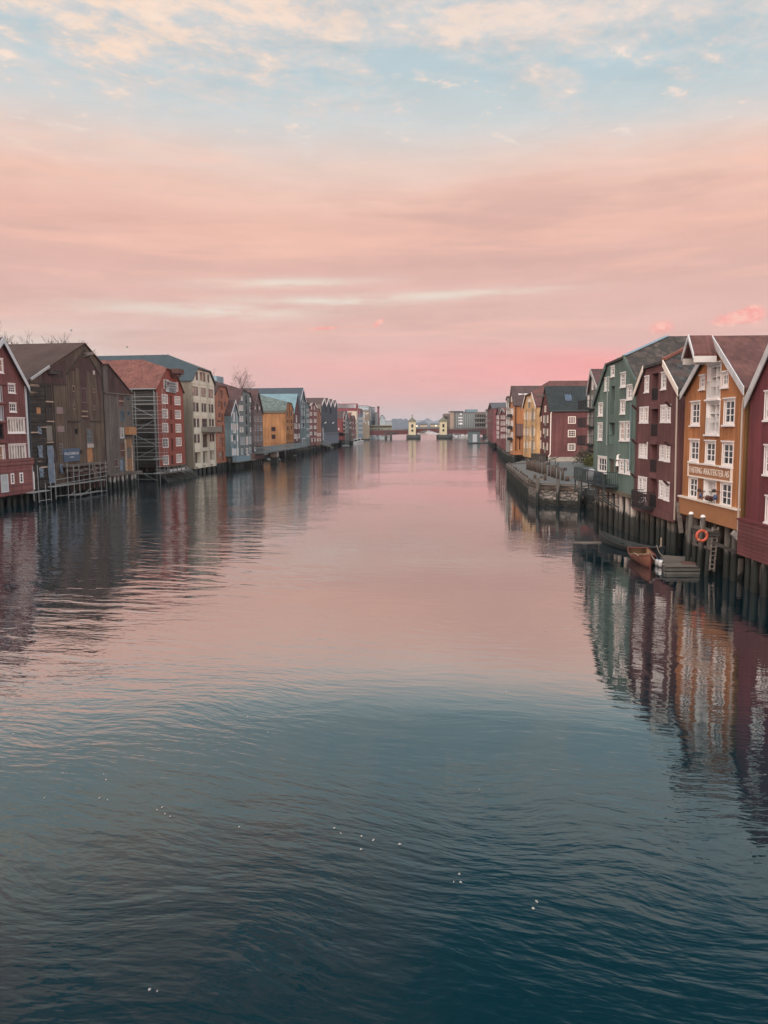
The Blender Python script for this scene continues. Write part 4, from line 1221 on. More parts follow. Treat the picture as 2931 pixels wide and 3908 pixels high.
    m2.build('emblem', plain('banner_red_print', lin(130, 76, 76)), t, world=True)

    # terrace with railing and struts in front
    SE = SF.shift(0.7)
    rt = on_surf(SE, (1195, 1800, 1445, 1895), Z2)
    t = thing('terrace', 'small railed timber terrace with white cloth on slanting struts below the red rendered house', 'terrace', SE.W((rt[0] + rt[2]) / 2, -1, 0.3), math.atan2(SE.a.y, SE.a.x))
    part('deck', GREYWOOD, t, lambda m: m.box(rt[0], rt[2] + .3, -1.9, 0.1, rt[1] - 0.12, rt[1] + 0.05, SE.W), world=True)
    part('handrail', GREYWOOD, t, lambda m: m.box(rt[0], rt[2] + .3, -0.02, 0.1, rt[3] - 0.06, rt[3] + 0.06, SE.W), world=True)
    part('cloth', plain('terrace_cloth', (0.42, 0.46, 0.48)), t, lambda m: m.box(rt[0] + .8, rt[2], -0.06, -0.03, rt[1] + .12, rt[3] - .55, SE.W), world=True)
    for k in range(5):
        a = rt[0] + (rt[2] + .2 - rt[0]) * k / 4
        part('baluster', GREYWOOD, t, lambda m: m.box(a - .06, a + .06, -0.02, 0.09, rt[1] + .05, rt[3] - .06, SE.W), world=True)
    for k in range(4):
        a = rt[0] + 0.6 + (rt[2] - rt[0]) * k / 3
        part('strut', PILE_PALE, t, lambda m: m.beam(SE.W(a, -0.3, rt[1] - .1), SE.W(a + 2.6, 1.6, -0.4), 0.22, 0.2), world=True)
    # sloping slipway of dark boulders under it
    sl0 = [SE.W(rt[0] - 1.5, 0.9, -0.6), SE.W(rt[2] + 6.0, 1.2, -0.6), SE.W(rt[2] + 5.5, -1.6, 1.9), SE.W(rt[0] - 1, -1.6, 1.6)]
    m = MB()
    nx, ny = 26, 8
    vs = []
    rr = random.Random(11)
    for j in range(ny + 1):
        for i in range(nx + 1):
            u, v = i / nx, j / ny
            p = (sl0[0] * (1 - u) + sl0[1] * u) * (1 - v) + (sl0[3] * (1 - u) + sl0[2] * u) * v
            vs.append(p + Vector((0, 0, rr.uniform(-0.16, 0.16))))
    m.mesh(vs, [(j * (nx + 1) + i, j * (nx + 1) + i + 1, (j + 1) * (nx + 1) + i + 1, (j + 1) * (nx + 1) + i) for j in range(ny) for i in range(nx)])
    structure(m.build('slipway', stone_mat('wet_boulders', (0.16, 0.16, 0.15), (0.09, 0.09, 0.085), 1.5, 1.5, 1.2)))

    # 4 pale concrete block
    b = Building('concrete_warehouse', 'pale grey concrete warehouse block with slate-blue roof and slatted balcony', 'warehouse', LINE_A, Z3,
                 [(168, 1790), (108, 448), (196, 270), (390, 322), (464, 502), (498, 1735)], 34, M_L4, R_L4, setback=7.0, eave=0.25, front=0.35, zb=1.15, thick=0.3)
    BRF = plain('brown_window_frame', (0.17, 0.13, 0.11))
    b.win([(188, 318, 214, 435), (362, 362, 385, 470)], 1, 3, BRF, GLASS, 0.09)
    b.win([(248, 320, 281, 445), (297, 332, 328, 458)], 2, 3, BRF, WARMG, 0.09)
    b.win([(135, 536, 170, 663), (181, 542, 217, 668), (250, 554, 287, 680), (298, 562, 333, 688), (367, 574, 402, 695), (409, 582, 442, 703)], 2, 3, BRF, PINKG, 0.09)
    b.win([(145, 774, 179, 906), (193, 780, 228, 911), (265, 787, 299, 914), (309, 792, 343, 918), (375, 800, 406, 922), (420, 805, 449, 927)], 2, 3, BRF, GLASS, 0.09)
    b.win([(152, 1016, 186, 1144), (203, 1018, 238, 1145), (383, 1024, 415, 1130), (428, 1027, 458, 1130)], 2, 3, BRF, GLASS, 0.09)
    b.win([(266, 1020, 355, 1150)], 4, 2, BRF, GLASS, 0.09)
    b.win([(160, 1256, 194, 1380), (211, 1256, 244, 1380), (388, 1248, 423, 1365), (434, 1248, 465, 1360)], 2, 3, BRF, GLASS, 0.09)
    b.win([(276, 1255, 360, 1460)], 4, 3, BRF, GLASS, 0.09, recess=0.3)
    b.door([(178, 1522, 266, 1690), (286, 1505, 378, 1690), (396, 1495, 476, 1640)], GLASSD, 0.9)
    b.win([(188, 1530, 225, 1650), (298, 1515, 342, 1620), (402, 1502, 440, 1608)], 2, 2, BRF, GLASS, 0.09, surf=b.S.shift(-0.8))
    b.door([(185, 1742, 225, 1796), (292, 1718, 338, 1790), (405, 1700, 450, 1780)], DARK, 1.2)
    for y in (490, 728, 965, 1212, 1450):
        p = [b.S.hit(Z3((112, y))), b.S.hit(Z3((490, y + 22)))]
        z = (p[0][1] + p[1][1]) / 2
        part('string_course', M_L4, b.t, lambda m: m.box(0.05, b.w - 0.05, 0.003, 0.07, z - 0.1, z + 0.1, b.S.T))
    for u in (0.36, 0.68):
        part('pilaster', M_L4, b.t, lambda m: m.box(b.w * u - .14, b.w * u + .14, 0.071, 0.13, b.zb, b.top[0][1] + .5, b.S.T))
    r = b.rect((266, 1140, 478, 1222))
    bal = part('balcony', M_L4S, b.t, lambda m: m.box(r[0], r[2], 0.07, 1.5, r[1], r[1] + 0.18, b.S.T))
    def slats(m):
        m.box(r[0], r[2], 1.42, 1.48, r[3] - .1, r[3], b.S.T)
        k = int((r[2] - r[0]) / .22)
        for i in range(k + 1):
            c = r[0] + (r[2] - r[0]) * i / k
            m.box(c - .07, c + .07, 1.43, 1.47, r[1] + .18, r[3] - .1, b.S.T)
        for i in range(7):
            m.box(r[0], r[0] + .05, 0.1 + i * .19, 0.24 + i * .19, r[1] + .18, r[3], b.S.T)
    part('balustrade', plain('balcony_slats', lin(150, 144, 134, 1.1)), bal, slats)
    b.pipe([(118, 480), (165, 1780)], 0.09, M_L4S, out=0.12)
    b.finish(side_mat=M_L4S)
    # roof-top dormer with pale panels
    a = b.S.hit(Z2((215, 200)))
    eL, ap = b.top[0], b.ridge_pt
    part('dormer', R_DARK, b.t, lambda m: m.box(eL[0] - 0.6, ap[0], -22.5, -33.5, eL[1] + 0.5, ap[1] + 0.15, b.S.T))
    for k in range(2):
        part('dormer_window', plain('pale_panel', (0.58, 0.48, 0.42)), b.t, lambda m: m.box(eL[0] - 0.66, eL[0] - 0.602, -25.5 - k * 3.2, -28.4 - k * 3.2, ap[1] - 3.0, ap[1] - 0.9, b.S.T))
    b.piles(5, PILE_CONC, (0.25,), 0.4, lean=0)

    # 5 narrow orange house
    b = Building('narrow_orange_house', 'narrow terracotta-orange house with a central stack of dark loading doors', 'warehouse', LINE_A, Z3,
                 [(500, 1700), (480, 652), (526, 530), (634, 548), (680, 692), (697, 1662)], 26, M_L5, R_L5, setback=3.5, eave=0.25, front=0.25)
    b.door([(565, 592, 590, 718), (570, 767, 593, 885), (573, 937, 598, 1062), (583, 1127, 607, 1250), (580, 1312, 608, 1450), (584, 1510, 612, 1650)], plain('dark_olive_door', (0.03, 0.028, 0.02)), 0.4)
    FB = plain('faded_brown_frame', lin(150, 110, 96, 1.2))
    b.win([(520, 752, 550, 835), (612, 762, 640, 845)], 2, 2, FB, GLASS, 0.1)
    b.win([(530, 927, 552, 1002), (623, 940, 645, 1008), (535, 1117, 557, 1188), (629, 1120, 648, 1182), (540, 1292, 562, 1403), (629, 1287, 648, 1398)], 1, 2, FB, GLASS, 0.08)
    b.win([(528, 1527, 578, 1605), (629, 1522, 674, 1590)], 3, 2, FB, CURTAIN, 0.08)
    b.win([(540, 590, 560, 660), (600, 602, 612, 668)], 1, 2, FB, CURTAIN, 0.08)
    b.bar((497, 1478), (695, 1448), 0.2, M_L5, 'string_course', 0, 0.12)
    for rr_ in ((508, 1046, 565, 1068), (617, 1040, 645, 1053), (615, 1068, 650, 1088), (510, 1220, 572, 1242), (625, 1220, 668, 1240)):
        q_ = b.rect(rr_)
        def letters(m):
            n = max(4, int((q_[2] - q_[0]) / 0.28))
            for i in range(n):
                x = q_[0] + (q_[2] - q_[0]) * i / n
                w_ = (q_[2] - q_[0]) / n
                m.box(x, x + w_ * .7, 0.003, 0.05, q_[1] + (0.0 if i % 3 else 0.05), q_[3], b.S.T)
        part('lettering', plain('dark_sign_paint', lin(92, 66, 52)), b.t, letters)
    b.piles(7, PILE_DARK, (0.2, 1.8), 0.2)
    b.finish()

    # 7 tall grey-green (behind the small blue one)
    b = Building('grey_green_warehouse', 'tall grey-green boarded warehouse with red-brown half-hipped roof and mast', 'warehouse', LINE_A, Z3,
                 [(830, 1575), (826, 778), (886, 592), (1000, 640), (1052, 832), (1060, 1550)], 40, M_L7, R_L5, setback=9.0, eave=0.25, front=0.25, off=-0.6)
    b.win([(868, 686, 888, 742), (998, 708, 1015, 764), (838, 821, 862, 893), (873, 822, 895, 896), (1000, 843, 1018, 915), (1030, 846, 1048, 917), (843, 985, 865, 1058), (876, 986, 898, 1060), (1003, 992, 1020, 1065),
           (1031, 996, 1048, 1065), (848, 1148, 868, 1220), (881, 1149, 902, 1222), (1006, 1152, 1022, 1217), (1034, 1156, 1050, 1217)], 2, 3, WHITE, CURTAIN, 0.1)
    b.win([(860, 1300, 875, 1412), (883, 1301, 898, 1412), (906, 1298, 922, 1410), (988, 1290, 1003, 1396), (1009, 1290, 1023, 1396), (1028, 1290, 1045, 1396), (866, 1470, 880, 1560), (887, 1468, 903, 1560),
           (990, 1455, 1005, 1540), (1011, 1455, 1025, 1540), (1031, 1450, 1045, 1535)], 2, 4, PALEBLUE, CURTAIN, 0.09)
    b.win([(942, 1296, 972, 1404), (943, 1466, 972, 1540)], 3, 3, WHITE, CURTAIN, 0.09)
    b.door([(935, 666, 955, 790), (938, 822, 958, 955), (940, 986, 962, 1105), (944, 1138, 965, 1260)], DARK, 0.4, rail=BLACKM)
    b.finish()
    part('roof_room', M_LBLUE, b.t, lambda m: m.box(b.w * .30, b.w * .72, -6.0, -10.5, b.ridge_pt[1] - 2.6, b.ridge_pt[1] + 0.7, b.S.T))
    a = b.S.hit(Z3((945, 660)))
    c = b.S.hit(Z3((940, 465)))
    def mast(m):
        m.tube(b.S.T(a[0], 0.5, a[1]), b.S.T(a[0], 0.5, c[1]), 0.05)
        m.tube(b.S.T(a[0] - 1.2, 0.5, c[1]), b.S.T(a[0] + 0.6, 0.5, c[1] - .15), 0.03)
        m.box(a[0] - .06, a[0] + .06, -0.2, 0.55, a[1] - .2, a[1], b.S.T)
        for k in range(5):
            m.tube(b.S.T(a[0] - 1.1 + k * .36, 0.25, c[1] - .02 - k * .03), b.S.T(a[0] - 1.1 + k * .36, 0.75, c[1] - .02 - k * .03), 0.02)
    part('antenna_mast', GALV, b.t, mast)
    b.piles(6, PILE_DARK, (0.3, 1.8), 0.2)

    # 6 small blue gable
    b = Building('small_blue_house', 'small steep-gabled light blue house in front of the tall grey-green one', 'house', LINE_A, Z3,
                 [(714, 1590), (706, 962), (768, 748), (832, 978), (836, 1575)], 24, M_L6, R_L5, barge=PALEBLUE, barge_w=0.3, eave=0.2, front=0.3, off=1.2)
    b.win([(750, 926, 772, 1054)], 2, 4, WHITE, GLASS, 0.1)
    b.win([(722, 1094, 738, 1184), (803, 1097, 820, 1184), (723, 1270, 743, 1358), (806, 1270, 821, 1354), (812, 1462, 828, 1570)], 2, 3, WHITE, CURTAIN, 0.1)
    b.win([(753, 1097, 785, 1228)], 3, 4, WHITE, GLASS, 0.1)
    b.door([(752, 1274, 788, 1408)], DARK, 0.4, rail=PALEBLUE)
    b.win([(736, 1466, 752, 1568)], 2, 3, WHITE, CURTAIN, 0.08)
    b.panel([(758, 1468, 798, 1574)], PALEBLUE, 'door', 0.06)
    b.pipe([(795, 900), (800, 1100), (812, 1580)], 0.06, WHITE)
    r = b.rect((716, 1578, 930, 1655))
    part('blue_apron', plain('blue_apron_paint', lin(112, 140, 154, 1.3)), b.t, lambda m: m.box(0, r[2], 0.3, 1.3, r[1], r[3], b.S.T))
    part('apron_lip', GREYWOOD, b.t, lambda m: m.box(-.2, r[2] + 3.5, 0.2, 1.6, r[1] - .16, r[1] - .01, b.S.T))
    b.piles(9, PILE_DARK, (-1.0, 0.6), 0.17)
    b.finish()
    B6 = b

    # 8 mauve grey gable with porch
    b = Building('mauve_gabled_house', 'mauve-grey steep gabled house with open porch beside the ochre warehouse', 'house', LINE_A, Z3,
                 [(1060, 1515), (1056, 862), (1115, 592), (1194, 946), (1205, 1505)], 26, M_L8, R_L5, barge=plain('dark_bargeboard', (0.12, 0.11, 0.11)), eave=0.2, front=0.3, off=0.0)
    GF = plain('grey_window_frame', (0.36, 0.36, 0.36))
    b.win([(1068, 992, 1088, 1058), (1106, 992, 1128, 1060), (1146, 992, 1178, 1062), (1071, 1127, 1092, 1198), (1109, 1130, 1130, 1200), (1149, 1127, 1180, 1200), (1076, 1287, 1095, 1355), (1113, 1290, 1135, 1358), (1159, 1282, 1182, 1345)], 2, 2, GF, GLASS, 0.1)
    b.win([(1072, 838, 1085, 872), (1140, 842, 1153, 874)], 1, 2, WHITE, CURTAIN, 0.08)
    b.door([(1104, 802, 1126, 935)], DARK, 0.4)
    b.door([(1086, 1436, 1140, 1508), (1146, 1432, 1198, 1504)], DARK, 1.2)
    b.panel([(1068, 1445, 1080, 1512)], WHITE, 'porch_sign', 0.08)
    b.finish()
    # timber deck with fence and white notice
    SD8 = Surf(b.S.o, b.S.a).shift(2.2)
    r8 = on_surf(SD8, (1065, 1520, 1215, 1620), Z3)
    r7 = on_surf(SD8, (930, 1552, 1065, 1628), Z3)
    t = thing('river_terrace', 'brown boarded river terrace wrapped round the mauve-grey gabled house', 'terrace', SD8.W(r8[0], -1, r8[1]), math.atan2(SD8.a.y, SD8.a.x))
    BW = boards('brown_fence_boards', lin(120, 92, 86, 1.3), 0.18, True, 0.25, (0.16, 0.13, 0.12))
    part('fence', BW, t, lambda m: m.box(r8[0], r8[2], 0, 0.1, r8[1], r8[3], SD8.W), world=True)
    part('fence', BW, t, lambda m: m.box(r7[0], r8[0] - .02, 0, 0.1, r7[1] + .2, r7[3], SD8.W), world=True)
    part('deck', GREYWOOD, t, lambda m: m.box(r7[0], r8[2], -2.4, -0.01, r8[1] - .1, r8[1] + .1, SD8.W), world=True)
    part('dark_base', DARKWOOD, t, lambda m: m.box(r8[0], r8[2] - .2, -0.6, -0.2, -0.8, r8[1] - .12, SD8.W), world=True)
    for k in range(9):
        a = r7[0] + (r8[2] - r7[0]) * (k + .5) / 9
        part('pile', PILE_DARK, t, lambda m: m.tube(SD8.W(a, -0.1, -1.5), SD8.W(a, -0.1, r8[1] - .1), 0.16), True, world=True)
    SN = SD8.shift(0.12)
    rn = on_surf(SN, (955, 1555, 993, 1622), Z3)
    t = thing('notice_board', 'white notice board fixed on the brown terrace fence', 'sign', SN.W((rn[0] + rn[2]) / 2, 0, rn[1]), math.atan2(SN.a.y, SN.a.x))
    part('board', WHITE, t, lambda m: m.box(rn[0], rn[2], 0, 0.05, rn[1], rn[3], SN.W), world=True)
    part('print', plain('notice_grey', (0.35, 0.35, 0.35)), t, lambda m: [m.box(rn[0] + .2, rn[2] - .2, 0.052, 0.06, rn[3] - .5 - k * .32, rn[3] - .38 - k * .32, SN.W) for k in range(4)], world=True)
left_row()
# ------------------------------------------------------------------ left row, far part
def onS(S_, rect, Z):
    x0, y0, x1, y1 = rect
    cx, cy = (x0 + x1) / 2, (y0 + y1) / 2
    return (S_.hit(Z((x0, cy)))[0], S_.hit(Z((cx, y1)))[1], S_.hit(Z((x1, cy)))[0], S_.hit(Z((cx, y0)))[1])

def left_far():
    # 9 ochre warehouse with green roof
    b = Building('ochre_warehouse', 'ochre-orange warehouse with broad blank side wall and mossy green half-hipped roof', 'warehouse', LINE_B, Z4,
                 [(496, 985), (488, 476), (503, 364), (570, 378), (602, 478), (606, 978)], 30, M_L9, R_L9, setback=8.5, eave=0.2, front=0.25, zb=2.6, ridge=18.6)
    MF = plain('maroon_window_frame', lin(104, 62, 62, 1.2))
    b.win([(506, 482, 520, 550), (566, 482, 580, 550), (512, 612, 526, 655), (570, 612, 583, 655), (514, 706, 529, 755), (571, 702, 584, 750)], 1, 2, MF, GLASS, 0.1)
    b.door([(537, 396, 551, 580), (540, 606, 552, 660)], plain('dark_red_door', (0.05, 0.022, 0.022)), 0.3)
    for k in range(5):
        b.door([(502 + k * 20, 824, 518 + k * 20, 902)], DARK, 1.0)
    b.win([(516, 930, 528, 968), (548, 930, 560, 966), (578, 928, 590, 964)], 1, 2, MF, GLASS, 0.08)
    sd = b.side()
    b.win([(283, 712, 345, 778), (286, 822, 346, 888)], 3, 3, MF, GLASSD, 0.14, surf=sd)
    r = b.rect((175, 940, 490, 948), sd)
    part('string_course', M_L9, b.t, lambda m: m.box(r[0], r[2], 0.003, 0.12, r[1], r[3], sd.T))
    e = b.top[0][1]
    part('eaves_board', plain('mossy_eaves', lin(104, 104, 90)), b.t, lambda m: m.box(0, b.depth, 0.01, 0.3, e - .75, e - .02, sd.T))
    b.piles(6, PILE_DARK, (0.4,), 0.22)
    b.finish()

    # 10 maroon gable
    b = Building('maroon_gabled_house', 'deep maroon steep gabled house with pale teal metal roof', 'house', LINE_B, Z4,
                 [(608, 962), (603, 525), (650, 245), (697, 545), (702, 950)], 40, M_L10, R_L10, eave=0.2, front=0.3, zb=2.6)
    b.win([(637, 552, 652, 645), (618, 662, 630, 735), (643, 668, 655, 740), (677, 667, 690, 735), (647, 816, 659, 905)], 1, 3, WHITE, CURTAIN, 0.12)
    b.win([(614, 816, 640, 880), (674, 814, 693, 874)], 2, 3, WHITE, CURTAIN, 0.12)
    b.door([(612, 935, 650, 958), (655, 932, 698, 955)], DARK, 1.0)
    b.piles(5, PILE_DARK, (0.4,), 0.22)
    b.finish()

    # 11 two blue-grey blocks
    b = Building('blue_grey_warehouse', 'tall blue-grey warehouse with long dark roof rising over its neighbours', 'warehouse', LINE_B, Z4,
                 [(706, 975), (688, 325), (733, 158), (770, 345), (785, 970)], 75, M_L11, R_DARK, eave=0.25, front=0.35, zb=2.6, barge=PALEBLUE, barge_w=0.5)
    b.win(rows(0, 0, ((718, 730), (752, 762)), ((402, 440), (460, 500), (510, 550), (620, 655), (690, 730))) + [(725, 335, 735, 375), (750, 335, 757, 375)], 2, 2, PALEBLUE, CURTAIN, 0.12)
    b.door([(736, 345, 748, 385), (738, 425, 750, 480), (738, 540, 752, 600), (740, 660, 754, 715)], DARK, 0.4, rail=BLACKM)
    b.panel([(728, 870, 774, 970)], PALEBLUE, 'gate', 0.1)
    for k in range(4):
        r = b.rect((731 + k * 11, 888, 738 + k * 11, 966))
        part('gate_slot', GLASSD, b.t, lambda m: m.box(r[0], r[2], 0.101, 0.12, r[1], r[3], b.S.T))
    b.piles(4, PILE_DARK, (0.4,), 0.22)
    b.finish()
    eL, ap = b.top[0], b.ridge_pt
    for k, y in enumerate((19, 26)):
        for j in (0, 1):
            f = 0.32
            a, z = eL[0] + (ap[0] - eL[0]) * f, eL[1] + (ap[1] - eL[1]) * f
            part('roof_dormer', plain('pale_panel_white', (0.62, 0.62, 0.6)) if j else PALEBLUE, b.t, lambda m: m.box(a - 1.0, a + .6, -y - j * 2.8, -y - j * 2.8 - 1.9, z - 0.4, z + 1.7, b.S.T))
    b = Building('blue_green_warehouse', 'lower blue-green warehouse with rows of white windows next to the tall blue-grey one', 'warehouse', LINE_B, Z4,
                 [(786, 965), (768, 385), (792, 366), (820, 385), (832, 440), (838, 930)], 40, boards('teal_grey_boards', lin(104, 128, 128, 1.35), 0.15, False, 0.15, (0.25, 0.3, 0.3), 0.1), R_DARK, setback=4, eave=0.2, zb=2.6, ridge=15.6)
    b.win(rows(0, 0, ((793, 800), (808, 816), (822, 830)), ((455, 490), (525, 565), (610, 650), (730, 760), (820, 860))), 2, 2, PALEBLUE, CURTAIN, 0.12)
    b.piles(4, PILE_DARK, (0.4,), 0.22)
    b.finish()

    # 12 rust red with white-edged roof
    b = Building('rust_red_warehouse', 'rust-red warehouse with paired white windows left of the narrow orange gable', 'warehouse', LINE_B, Z4,
                 [(840, 975), (820, 400), (864, 372), (902, 382), (934, 432), (942, 962)], 40, M_L12, R_BROWN, setback=4, eave=0.25, barge=WHITE, zb=2.6)
    b.win(rows(0, 0, ((836, 851), (856, 871), (896, 911), (916, 931)), ((505, 548), (604, 648), (698, 740), (786, 830))) + [(856, 412, 870, 458), (896, 418, 910, 462), (860, 878, 878, 924), (904, 876, 920, 920)], 2, 2, WHITE, CURTAIN, 0.14)
    b.door([(877, 408, 887, 468), (878, 500, 890, 560), (880, 596, 892, 650), (882, 690, 894, 745), (884, 780, 896, 835), (886, 890, 896, 950)], DARK, 0.4)
    b.piles(5, PILE_DARK, (0.4,), 0.22)
    b.finish()

    # 13 narrow orange
    b = Building('slim_orange_gable_house', 'slim light orange gabled house split by a dark central strip, beside the navy block', 'house', LINE_B, Z13,
                 [(76, 1325), (64, 400), (125, 302), (184, 505), (200, 1312)], 30, M_L13, R_L5, eave=0.15, front=0.2, zb=2.3)
    b.door([(118, 340, 134, 1318)], DARK, 0.5)
    b.win([(80, 1005, 98, 1085), (145, 1005, 160, 1085), (164, 1005, 182, 1085), (78, 1165, 96, 1230), (146, 1160, 160, 1226), (164, 1160, 184, 1226), (101, 1005, 115, 1085), (100, 1165, 116, 1230)], 1, 2, WHITE, CURTAIN, 0.14)
    b.piles(4, PILE_DARK, (0.4,), 0.22)
    b.finish()

    # 14 navy block with four sharp gables
    b = Building('navy_saw_gabled_building', 'dark navy building with four sharp white-edged gables over a blue-grey base', 'building', LINE_B, Z13,
                 [(208, 1250), (195, 168), (265, -2), (328, 200), (388, 5), (450, 218), (505, 35), (560, 238), (618, 68), (655, 190), (672, 1210)], 32, M_L14, R_BROWN, zb=2.2, eave=0.05, front=0.3, barge=plain('bright_white_trim', (0.85, 0.84, 0.82)), barge_w=0.7)
    b.door([(262, 40, 284, 150), (334, 262, 352, 405), (452, 285, 486, 440)], GLASSD, 0.5)
    for r_ in ((275, 690, 320, 720), (500, 692, 545, 724)):
        q = b.rect(r_)
        part('wall_lamp', WHITE, b.t, lambda m: m.beam(b.S.T(q[0], 0.25, q[1]), b.S.T(q[2], 0.25, q[3]), 0.3, 0.35))
    r = b.rect((208, 985, 672, 1255))
    part('base_cladding', M_L14B, b.t, lambda m: m.box(-.1, b.w + .1, 0.003, 0.5, b.zb, r[3], b.S.T))
    r = b.rect((290, 1020, 660, 1035))
    part('base_ledge', M_L14, b.t, lambda m: m.box(r[0], r[2], 0.501, 0.7, r[1], r[3], b.S.T))
    q = b.S.shift(0.9)
    r = b.rect((250, 850, 258, 1230), q)
    part('flagpole', WHITE, b.t, lambda m: m.tube(q.T(r[0], 0, r[1]), q.T(r[0], 0, r[3]), 0.1))
    b.piles(9, PILE_DARK, (0.4,), 0.25)
    b.finish(side_mat=plain('grey_brown_side', lin(122, 112, 102, 1.2)), no_roof=True)
    tp = b.top
    for k in range(4):
        b.make_roof(tp[k * 2: k * 2 + 3])

    # small houses beyond
    b = Building('small_red_house', 'small warm red house with brown roof beside the navy gabled building', 'house', LINE_B, Z13,
                 [(826, 1095), (815, 592), (842, 392), (888, 600), (892, 1090)], 30, M_RED2, R_BROWN, eave=0.15, front=0.2, zb=3.0, barge=WHITE)
    b.win([(826, 615, 840, 665), (828, 735, 842, 785), (830, 850, 844, 905), (862, 625, 880, 675), (863, 745, 881, 795), (865, 860, 882, 910)], 1, 2, WHITE, CURTAIN, 0.14)
    sd = b.side()
    b.win([(682, 855, 722, 912)], 2, 2, WHITE, CURTAIN, 0.2, surf=sd)
    b.door([(828, 985, 885, 1080)], DARK, 1.0)
    b.panel([(690, 985, 822, 1085)], DARK, 'open_ground_floor_shade', 0.05, surf=sd)  # dark panel on the wall paints the shade inside the open storey
    b.piles(4, PILE_DARK, (0.4,), 0.22)
    b.finish()
    b = Building('green_gable_house', 'narrow grey-green gabled house wrapped in scaffold tubes', 'house', LINE_B, Z13,
                 [(895, 1200), (888, 655), (945, 372), (986, 655), (992, 1195)], 30, M_DGRAY, R_BROWN, eave=0.15, front=0.2, zb=2.4, barge=PALEBLUE, barge_w=0.4)
    b.win(rows(0, 0, ((900, 925), (950, 975)), ((700, 750), (800, 850), (905, 955))), 2, 2, PALEBLUE, GLASS, 0.14)
    b.piles(4, PILE_DARK, (0.4,), 0.22)
    b.finish()
    SG = Surf(b.S.o, b.S.a).shift(1.4)
    t = thing('scaffold', 'small far scaffold standing against the narrow grey-green gabled house', 'scaffold', SG.W(3, 0, 0), math.atan2(SG.a.y, SG.a.x))
    for x in (896, 935, 982):
        a, c = SG.hit(Z13((x, 1230))), SG.hit(Z13((x, 660)))
        part('upright', GALV, t, lambda m: m.tube(SG.W(a[0], 0, -.3), SG.W(a[0], 0, c[1]), 0.12), world=True)
    for y in (672, 780, 885, 990):
        a, c = SG.hit(Z13((893, y))), SG.hit(Z13((984, y)))
        part('deck', plain('scaffold_deck', (0.42, 0.44, 0.43)), t, lambda m: m.box(a[0], c[0], -1, 0, a[1] - .15, a[1] + .15, SG.W), world=True)
    b = Building('dark_gable_house', 'dark narrow gabled house with orange tiled roof between scaffold and rust-brown gable', 'house', LINE_B, Z13,
                 [(1002, 1220), (990, 620), (1046, 416), (1070, 640), (1072, 1215)], 30, plain('dark_timber', lin(66, 58, 56, 1.3)), R_ORNG, eave=0.15, front=0.2, zb=2.2)
    b.win([(1036, 680, 1056, 715), (1010, 700, 1026, 740), (1012, 820, 1028, 870), (1042, 820, 1058, 870)], 1, 2, WHITE, CURTAIN, 0.12)
    b.piles(4, PILE_DARK, (0.4,), 0.22)
    b.finish()
    b = Building('rust_brown_gable_house', 'rust-brown gabled house on wooden piles in front of the cream block', 'house', LINE_B, Z13,
                 [(1078, 1110), (1066, 655), (1146, 502), (1212, 785), (1214, 1105)], 30, M_L12, R_L5, eave=0.15, front=0.2, zb=3.4)
    b.win([(1105, 680, 1120, 740), (1172, 680, 1186, 740), (1108, 840, 1122, 890), (1172, 840, 1186, 890), (1080, 1000, 1092, 1080), (1128, 1000, 1142, 1070)], 1, 2, WHITE, CURTAIN, 0.12)
    b.door([(1135, 670, 1160, 750), (1138, 830, 1162, 900), (1096, 990, 1124, 1085)], DARK, 0.5)
    b.piles(7, PILE_PALE, (0.3, 2.0), 0.25)
    b.finish()
    b = Building('cream_block', 'large cream rendered block with bright red roof rising behind small gabled houses', 'building', LINE_B, Z13,
                 [(1218, 1180), (1212, 352), (1229, 160), (1250, 360), (1256, 1170)], 95, M_CREAM, R_RED, eave=0.3, front=0.4, zb=2.0, off=0.5)
    b.win(rows(0, 0, ((1222, 1232), (1240, 1250)), ((420, 470), (540, 590), (660, 710), (780, 830), (900, 950), (1020, 1070))), 1, 2, PALEBLUE, GLASS, 0.2)
    sd = b.side()
    b.panel([(1062, 410, 1084, 435)], DARK, 'vent', 0.1, surf=sd)
    b.finish()
    eL, ap = b.top[0], b.ridge_pt
    for x in (735, 805, 955, 1022):
        hit = sd.hit(Z13((x, 330)))[0]
        y = b.depth - hit
        f = 0.42
        a, z = eL[0] + (ap[0] - eL[0]) * f, eL[1] + (ap[1] - eL[1]) * f
        part('roof_window', plain('grey_roof_window', (0.36, 0.36, 0.37), 0.3), b.t, lambda m: m.box(a - .9, a + .5, -y - 3.4, -y + 3.4, z - .2, z + 2.0, b.S.T))
    b = Building('light_blue_gable_house', 'light blue boarded gable house with red roof right of the cream block', 'house', LINE_B, Z13,
                 [(1264, 1130), (1260, 530), (1312, 300), (1344, 520), (1346, 1110)], 60, M_LBLUE, R_RED, eave=0.2, front=0.3, zb=2.5)
    b.win(rows(0, 0, ((1272, 1286), (1298, 1312), (1324, 1338)), ((560, 620), (690, 750), (820, 880), (950, 1010))), 1, 2, WHITE, GLASS, 0.25)
    b.piles(5, PILE_DARK, (0.3,), 0.3)
    b.finish()
    b = Building('pale_blue_gable_house', 'pale blue narrow gable house next to the tan brick block', 'house', LINE_B, Z13,
                 [(1350, 1080), (1347, 500), (1368, 310), (1388, 490), (1390, 1050)], 50, M_LBLUE, R_L5, eave=0.2, front=0.3, zb=2.8)
    b.win(rows(0, 0, ((1354, 1364), (1374, 1384)), ((560, 620), (690, 750), (820, 880), (950, 1010))), 1, 2, WHITE, GLASS, 0.25)
    b.piles(3, PILE_DARK, (0.3,), 0.3)
    b.finish()
    # modern blocks by the bridge
    TAN = plain('tan_brick', lin(138, 122, 104, 1.2), 0.8, 0.2, 0.15, 0.3)
